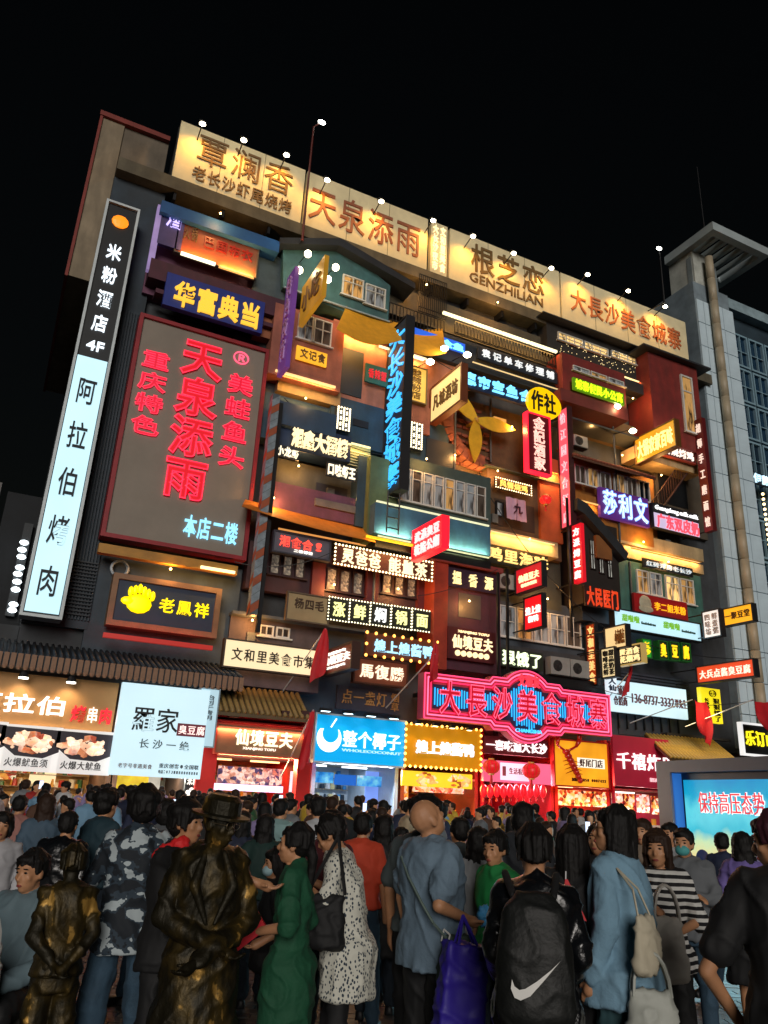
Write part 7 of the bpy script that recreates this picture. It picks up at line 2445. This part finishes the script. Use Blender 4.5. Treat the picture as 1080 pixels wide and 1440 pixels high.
ws = person(920, 5.7, 1168, 172, 'person in a black-and-white striped top with long brown hair, looking at us', fem=True, top=STRP, sleeve='half', hem=0.84, bottom=BLK, bstyle='wide', hair='long', hairm=BROWNH, loose=0.025, seed=20, arms=('chest', 'hold'))
x, y = ground(926, 5.3)
w2 = thing('shopping_bag', 'large white cloth bag between the striped top and the grey sweatshirt', 'bag', (x, y, 0.82), -HEAD_)
sack(w2, 0.22, 0.12, 0.34, M('#b4b0a8', 0.7, 0.1, 4), 10)
person(958, 7.0, 1165, 165, 'person in a grey sweatshirt and jeans with a teal face mask near the screen', top=M('#5c6064', 0.85, 0.1, 4), sleeve='long', hem=0.84, bottom=JEAN, hair='short', loose=0.035, seed=21, mask=(M('#4aa0a0', 0.7), 0), arms=('cross', 'cross'), voxel=0.011)
person(1038, 7.4, 1170, 2, 'person in a violet shirt and black skirt with long dark hair before the screen', fem=True, top=M('#6a5c9c', 0.8, 0.1, 4), sleeve='half', hem=0.92, bottom=BLK, bstyle='skirt', hair='long', loose=0.03, seed=22, face=False, voxel=0.011, arms=('hold', 'down'))
person(1062, 8.2, 1172, 20, 'person with dark hair and lilac top behind the violet shirt near the screen edge', fem=True, top=M('#8a88b0', 0.8, 0.1, 4), sleeve='long', hem=0.85, bottom=DJEAN, hair='bob', loose=0.02, seed=23, face=False, voxel=0.012)
person(1094, 4.0, 1146, 18, 'person in a black T-shirt at the right edge with one elbow pushed out', top=BLK, sleeve='short', hem=0.8, bottom=BLK, hair='short', hairm=hair_mat('#3a1420'), loose=0.03, w=1.12, deep=1.1, seed=24, head=(65, -10), arms=('down', ((0.38, 0.02, 1.02), (0.2, 0.2, 0.78))))  # reddish hair colour carries the pink light falling on it
mp_ = person(400, 5.9, 1188, 92, 'person in black with a white face mask, partly behind the green dress', fem=True, top=BLK, sleeve='long', hem=0.8, bottom=BLK, hair='bob', seed=25, mask=(MASKB, 0.0), head=(15, -4), arms=('hold', 'hold'))
person(262, 5.05, 1128, -125, 'person in black with curly hair leaning an arm on the hatted statue', top=BLK, sleeve='short', hem=0.8, bottom=BLK, hair='fluffy', seed=26, arms=(((0.2, 0.28, 1.38), (0.06, 0.58, 1.29)), ('down')), w=1.0)
x, y = ground(250, 4.95)
rs = thing('red_scarf', 'bright red cloth over the shoulder beside the camouflage shirt', 'cloth', (x, y, 1.38), -HEAD_)
m = MB()
cap(m, (-0.08, 0, 0.02), (0.05, 0.02, 0.08), 0.03, 0.04)
cap(m, (0.03, 0, 0.05), (0.06, -0.02, -0.14), 0.04, 0.02)
cap(m, (0.05, 0, 0.07), (0.13, 0, 0.0), 0.03, 0.02)
me = grow(m, 0.01, 1, 0.01, 5, (20, 20, 20))
me.materials.append(M('#d01c20', 0.7, 0.1, 5))
put('cloth', me, rs)
person(598, 5.6, 1122, -20, 'person with bushy black hair and grey shirt behind the person looking up', top=M('#4c5658', 0.8, 0.1, 4), sleeve='short', hem=0.85, bottom=BLK, hair='fluffy', seed=27, face=False, voxel=0.011, w=1.05)
# middle distance
for (px, d, ty, tn, lab, kw) in (
    (468, 6.6, 1139, -30, 'person in a maroon T-shirt with short black hair behind the leaf-patterned blouse', dict(top=M('#4c141c', 0.8), hair='short')),
    (512, 7.2, 1143, -15, 'person in a bright orange T-shirt between the maroon shirt and the long black hair', dict(top=M('#c84428', 0.8), hair='short')),
    (448, 8.6, 1121, 10, 'tall person in a white T-shirt in front of the sky-blue drinks shop', dict(top=M('#a8acb0', 0.8), hair='short')),
    (541, 7.6, 1146, -8, 'person with long black hair and a black dress behind the blue-grey T-shirt', dict(top=BLK, hair='verylong', fem=True, hem=0.5, sleeve='half')),
    (566, 8.2, 1162, 5, 'person in a pale blue T-shirt with a black bob left of the person looking up', dict(top=M('#6a8aa8', 0.8), hair='bob', fem=True)),
    (376, 7.8, 1145, 5, 'person in a dark green top with long black hair behind the white face mask', dict(top=M('#12302c', 0.8), hair='long', fem=True)),
    (344, 8.4, 1140, 20, 'person in a navy jacket just right of the hatted statue', dict(top=M('#1a2238', 0.7), hair='long', fem=True, sleeve='long')),
    (395, 9.6, 1124, -30, 'person in a pale teal shirt left of the white T-shirt at the tofu stall', dict(top=M('#7a9a9a', 0.8), hair='short')),
    (673, 6.4, 1163, 3, 'person in a white hooded top with long black hair behind the green polo', dict(top=M('#a4a8ac', 0.85), hair='long', fem=True, sleeve='long')),
    (648, 7.0, 1150, 25, 'person in a grey jacket right of the person looking up', dict(top=M('#3c4244', 0.8), hair='short', sleeve='long')),
    (735, 7.2, 1130, 0, 'person in a dark sun hat and black shirt behind the cropped head', dict(top=M('#20242a', 0.8), hair='bob', fem=True)),
    (902, 8.2, 1152, 160, 'person with brown hair and a beige top behind the striped top', dict(top=M('#8a7a6a', 0.8), hair='long', fem=True, hairm=BROWNH)),
    (940, 8.8, 1157, 150, 'person in a white shirt just left of the grey sweatshirt', dict(top=M('#b0b4b8', 0.8), hair='short')),
    (66, 8.6, 1117, 5, 'person with long brown hair and a denim jacket above the sitting person', dict(top=M('#42586a', 0.8), hair='long', fem=True, hairm=BROWNH, sleeve='long')),
    (28, 9.6, 1118, -25, 'person in a dusty pink shirt with short dark hair near the left edge', dict(top=M('#9a6c64', 0.8), hair='short', fem=True)),
    (10, 6.8, 1140, 175, 'person in a white blouse and dark vest at the left edge', dict(top=M('#a8a8ac', 0.8), hair='bob', fem=True, sleeve='long')),
    (100, 7.0, 1140, -20, 'person in a bulky black jacket left of the camouflage shirt', dict(top=BLKS, hair='short', sleeve='long', w=1.2)),
    (148, 7.4, 1112, -50, 'person in a dark teal top with black hair behind the boy statue', dict(top=M('#14303a', 0.8), hair='fluffy', sleeve='long')),
    (236, 7.6, 1124, -10, 'person in a grey shirt with curly hair between camouflage shirt and statue', dict(top=M('#54585c', 0.8), hair='bob', fem=True)),
    (290, 8.2, 1122, 10, 'person in black with long hair right above the hat of the statue', dict(top=BLK, hair='long', fem=True)),
    (840, 6.6, 1158, 160, 'person in a black top behind the long straight hair, facing us', dict(top=BLK, hair='long', fem=True)),
    (1010, 9.4, 1170, 15, 'person in a navy shirt between the grey sweatshirt and the violet shirt', dict(top=M('#1c2844', 0.8), hair='short')),
):
    kw = dict(kw)
    kw.setdefault('bottom', [BLK, DJEAN, JEAN][int(px) % 3])
    kw.setdefault('sleeve', 'short')
    kw.setdefault('hem', 0.85)
    fc = 100 < tn < 260
    person(px, d, ty, tn, lab, face=fc, voxel=0.013, seed=int(px), loose=0.025, hands=False, legs=['stand', 'walk', 'apart'][int(px) % 3], **kw)

# ================================================================ the crowd before the shops: a few bodies, copied one by one
TOPS = [('white', '#b4b6b8'), ('black', '#131417'), ('navy', '#18203a'), ('grey', '#6a6e72'), ('pink', '#b07080'), ('beige', '#9a8a70'), ('red', '#96201c'), ('light blue', '#6a90ac'), ('yellow', '#b89a30'), ('green', '#2c5c3c'), ('lilac', '#8478a4'), ('brown', '#4a3020')]
PROTO = []
for i, (hr, fm, sl, ar, lgs, hm_) in enumerate((('short', False, 'short', ('down', 'down'), 'stand', 0.86), ('long', True, 'half', ('phone', 'phone'), 'stand', 0.86), ('bob', True, 'long', ('hold', 'down'), 'walk', 0.9), ('short', False, 'long', ('phone', 'bag'), 'apart', 0.84), ('pony', True, 'short', ('down', 'raise'), 'stand', 0.6), ('fluffy', False, 'short', ('hold', 'hold'), 'walk', 0.84))):
    r = make_person('person', 'x', 'person', (0.0, 5.0), 0, height=1.66, fem=fm, arms=ar, legs=lgs, top=M(TOPS[0][1], 0.8, 0.1, 4), sleeve=sl, hem=hm_, bottom=BLK, hair=hr, voxel=0.02, face=False, hands=False, seed=i, loose=0.028, w=1.04, grp='people in the crowd before the shops')
    PROTO.append((r['root'], {'short': 'short hair', 'long': 'long hair', 'bob': 'bobbed hair', 'pony': 'a ponytail', 'fluffy': 'bushy hair'}[hr], {0: 'T-shirt', 1: 'top', 2: 'long-sleeved top', 3: 'jacket', 4: 'dress', 5: 'shirt'}[i]))
rr = random.Random(21)
placed = []
for o in list(bpy.data.objects):
    if o.parent is None and o.name.split('.')[0] in ('person', 'statue') and o.get('label') != 'x':
        placed.append((o.location.x, o.location.y))
spots = []
tries = 0
while len(spots) < 200 and tries < 9000:
    tries += 1
    px = rr.uniform(-40, 1010)
    d = 10.8 + 15.4 * rr.random() ** 0.75
    x, y = ground(px, d)
    if y > DIST - 2.6 or (px > 890 and d > 11.0):
        continue
    if any((x - a) ** 2 + (y - b) ** 2 < 0.62 ** 2 for a, b in placed):
        continue
    placed.append((x, y))
    spots.append((px, d, x, y))
shops_x = [(156, 'before the beige grill shop'), (280, 'before the white calligraphy box'), (436, 'before the red-framed tofu stall'), (562, 'before the sky-blue drinks shop'), (674, 'before the yellow bulb-bordered header'), (778, 'before the lantern entrance'), (858, 'before the crayfish board'), (2000, 'before the crimson header')]
names = {}
plan = []
for k, (px, d, x, y) in enumerate(sorted(spots)):
    pi = rr.randrange(6)
    ci = rr.choice([0, 0, 1, 1, 1, 2, 2, 3, 3, 4, 5, 6, 7, 7, 8, 9, 10, 11])
    where = [s for lim, s in shops_x if px < lim][0]
    row = 'close by' if d < 13 else ('midway' if d < 19 else 'far back')
    key = (ci, pi, where, row)
    plan.append((px, d, x, y, pi, ci, where, row, key))
    names.setdefault(key, []).append(px)
bots = [BLK, DJEAN, JEAN, M('#3a3a3c', 0.8), M('#8a7c68', 0.8)]
hairs = [BLACKH, BLACKH, BLACKH, BROWNH]
for (px, d, x, y, pi, ci, where, row, key) in plan:
    root, htxt, gtxt = PROTO[pi]
    r = root.copy()
    COL.objects.link(r)
    hgt = rr.uniform(0.89, 1.05)
    r.location = (x, y, 0.02)
    r.scale = (hgt, hgt, hgt)
    tn = rr.gauss(0, 50) if rr.random() < 0.75 else rr.uniform(90, 270)
    r.rotation_euler = (0, 0, -math.atan2(x, y) + rad(tn))
    lst = names[key]
    lab = 'person in %s %s with %s %s, %s' % (TOPS[ci][0], gtxt, htxt, where, row)
    if len(lst) > 1:
        lab = lab.replace('person in', '%s person in' % (['leftmost', 'second', 'third', 'fourth', 'fifth'][lst.index(px)]))
    r['label'] = lab
    tm_ = M(TOPS[ci][1], 0.8, 0.1, 4)
    bm_ = rr.choice(bots)
    hm2 = rr.choice(hairs)
    for ch in root.children:
        c = ch.copy()
        COL.objects.link(c)
        c.parent = r
        nm = c.name.split('.')[0]
        mm = {'shirt': tm_, 'dress': tm_, 'trousers': bm_, 'hair': hm2}.get(nm)
        if mm:
            c.material_slots[0].link = 'OBJECT'
            c.material_slots[0].material = mm
# lit phones held up by some of them
nph = 0
for o in sorted([q for q in bpy.data.objects if q.get('group') == 'people in the crowd before the shops' and q.get('label') != 'x' and 'ponytail' in q.get('label', '') and q.location.length < 17], key=lambda q: math.atan2(q.location.x, q.location.y)):
    if nph >= 10:
        break
    m_ = Matrix.Translation(o.location) @ Matrix.Rotation(o.rotation_euler.z, 4, 'Z')
    ph = thing('phone', '%s lit phone from the left, held up above the crowd' % ordn[nph], 'phone', m_ @ (Vector((-0.12, 0.29, 1.62)) * o.scale.x), o.rotation_euler.z, 'lit phones held up in the crowd')
    MB().box((-0.038, 0, -0.08), (0.038, 0.009, 0.08)).build('case', M('#101012', 0.4), ph)
    MB().box((-0.034, -0.003, -0.074), (0.034, -0.001, 0.074)).build('screen', E('#cfe0ff', 1.6, sample=False), ph)
    nph += 1
for root, _, _ in PROTO:
    for ch in list(root.children):
        bpy.data.objects.remove(ch)
    bpy.data.objects.remove(root)
bpy.data.scenes.remove(GS)
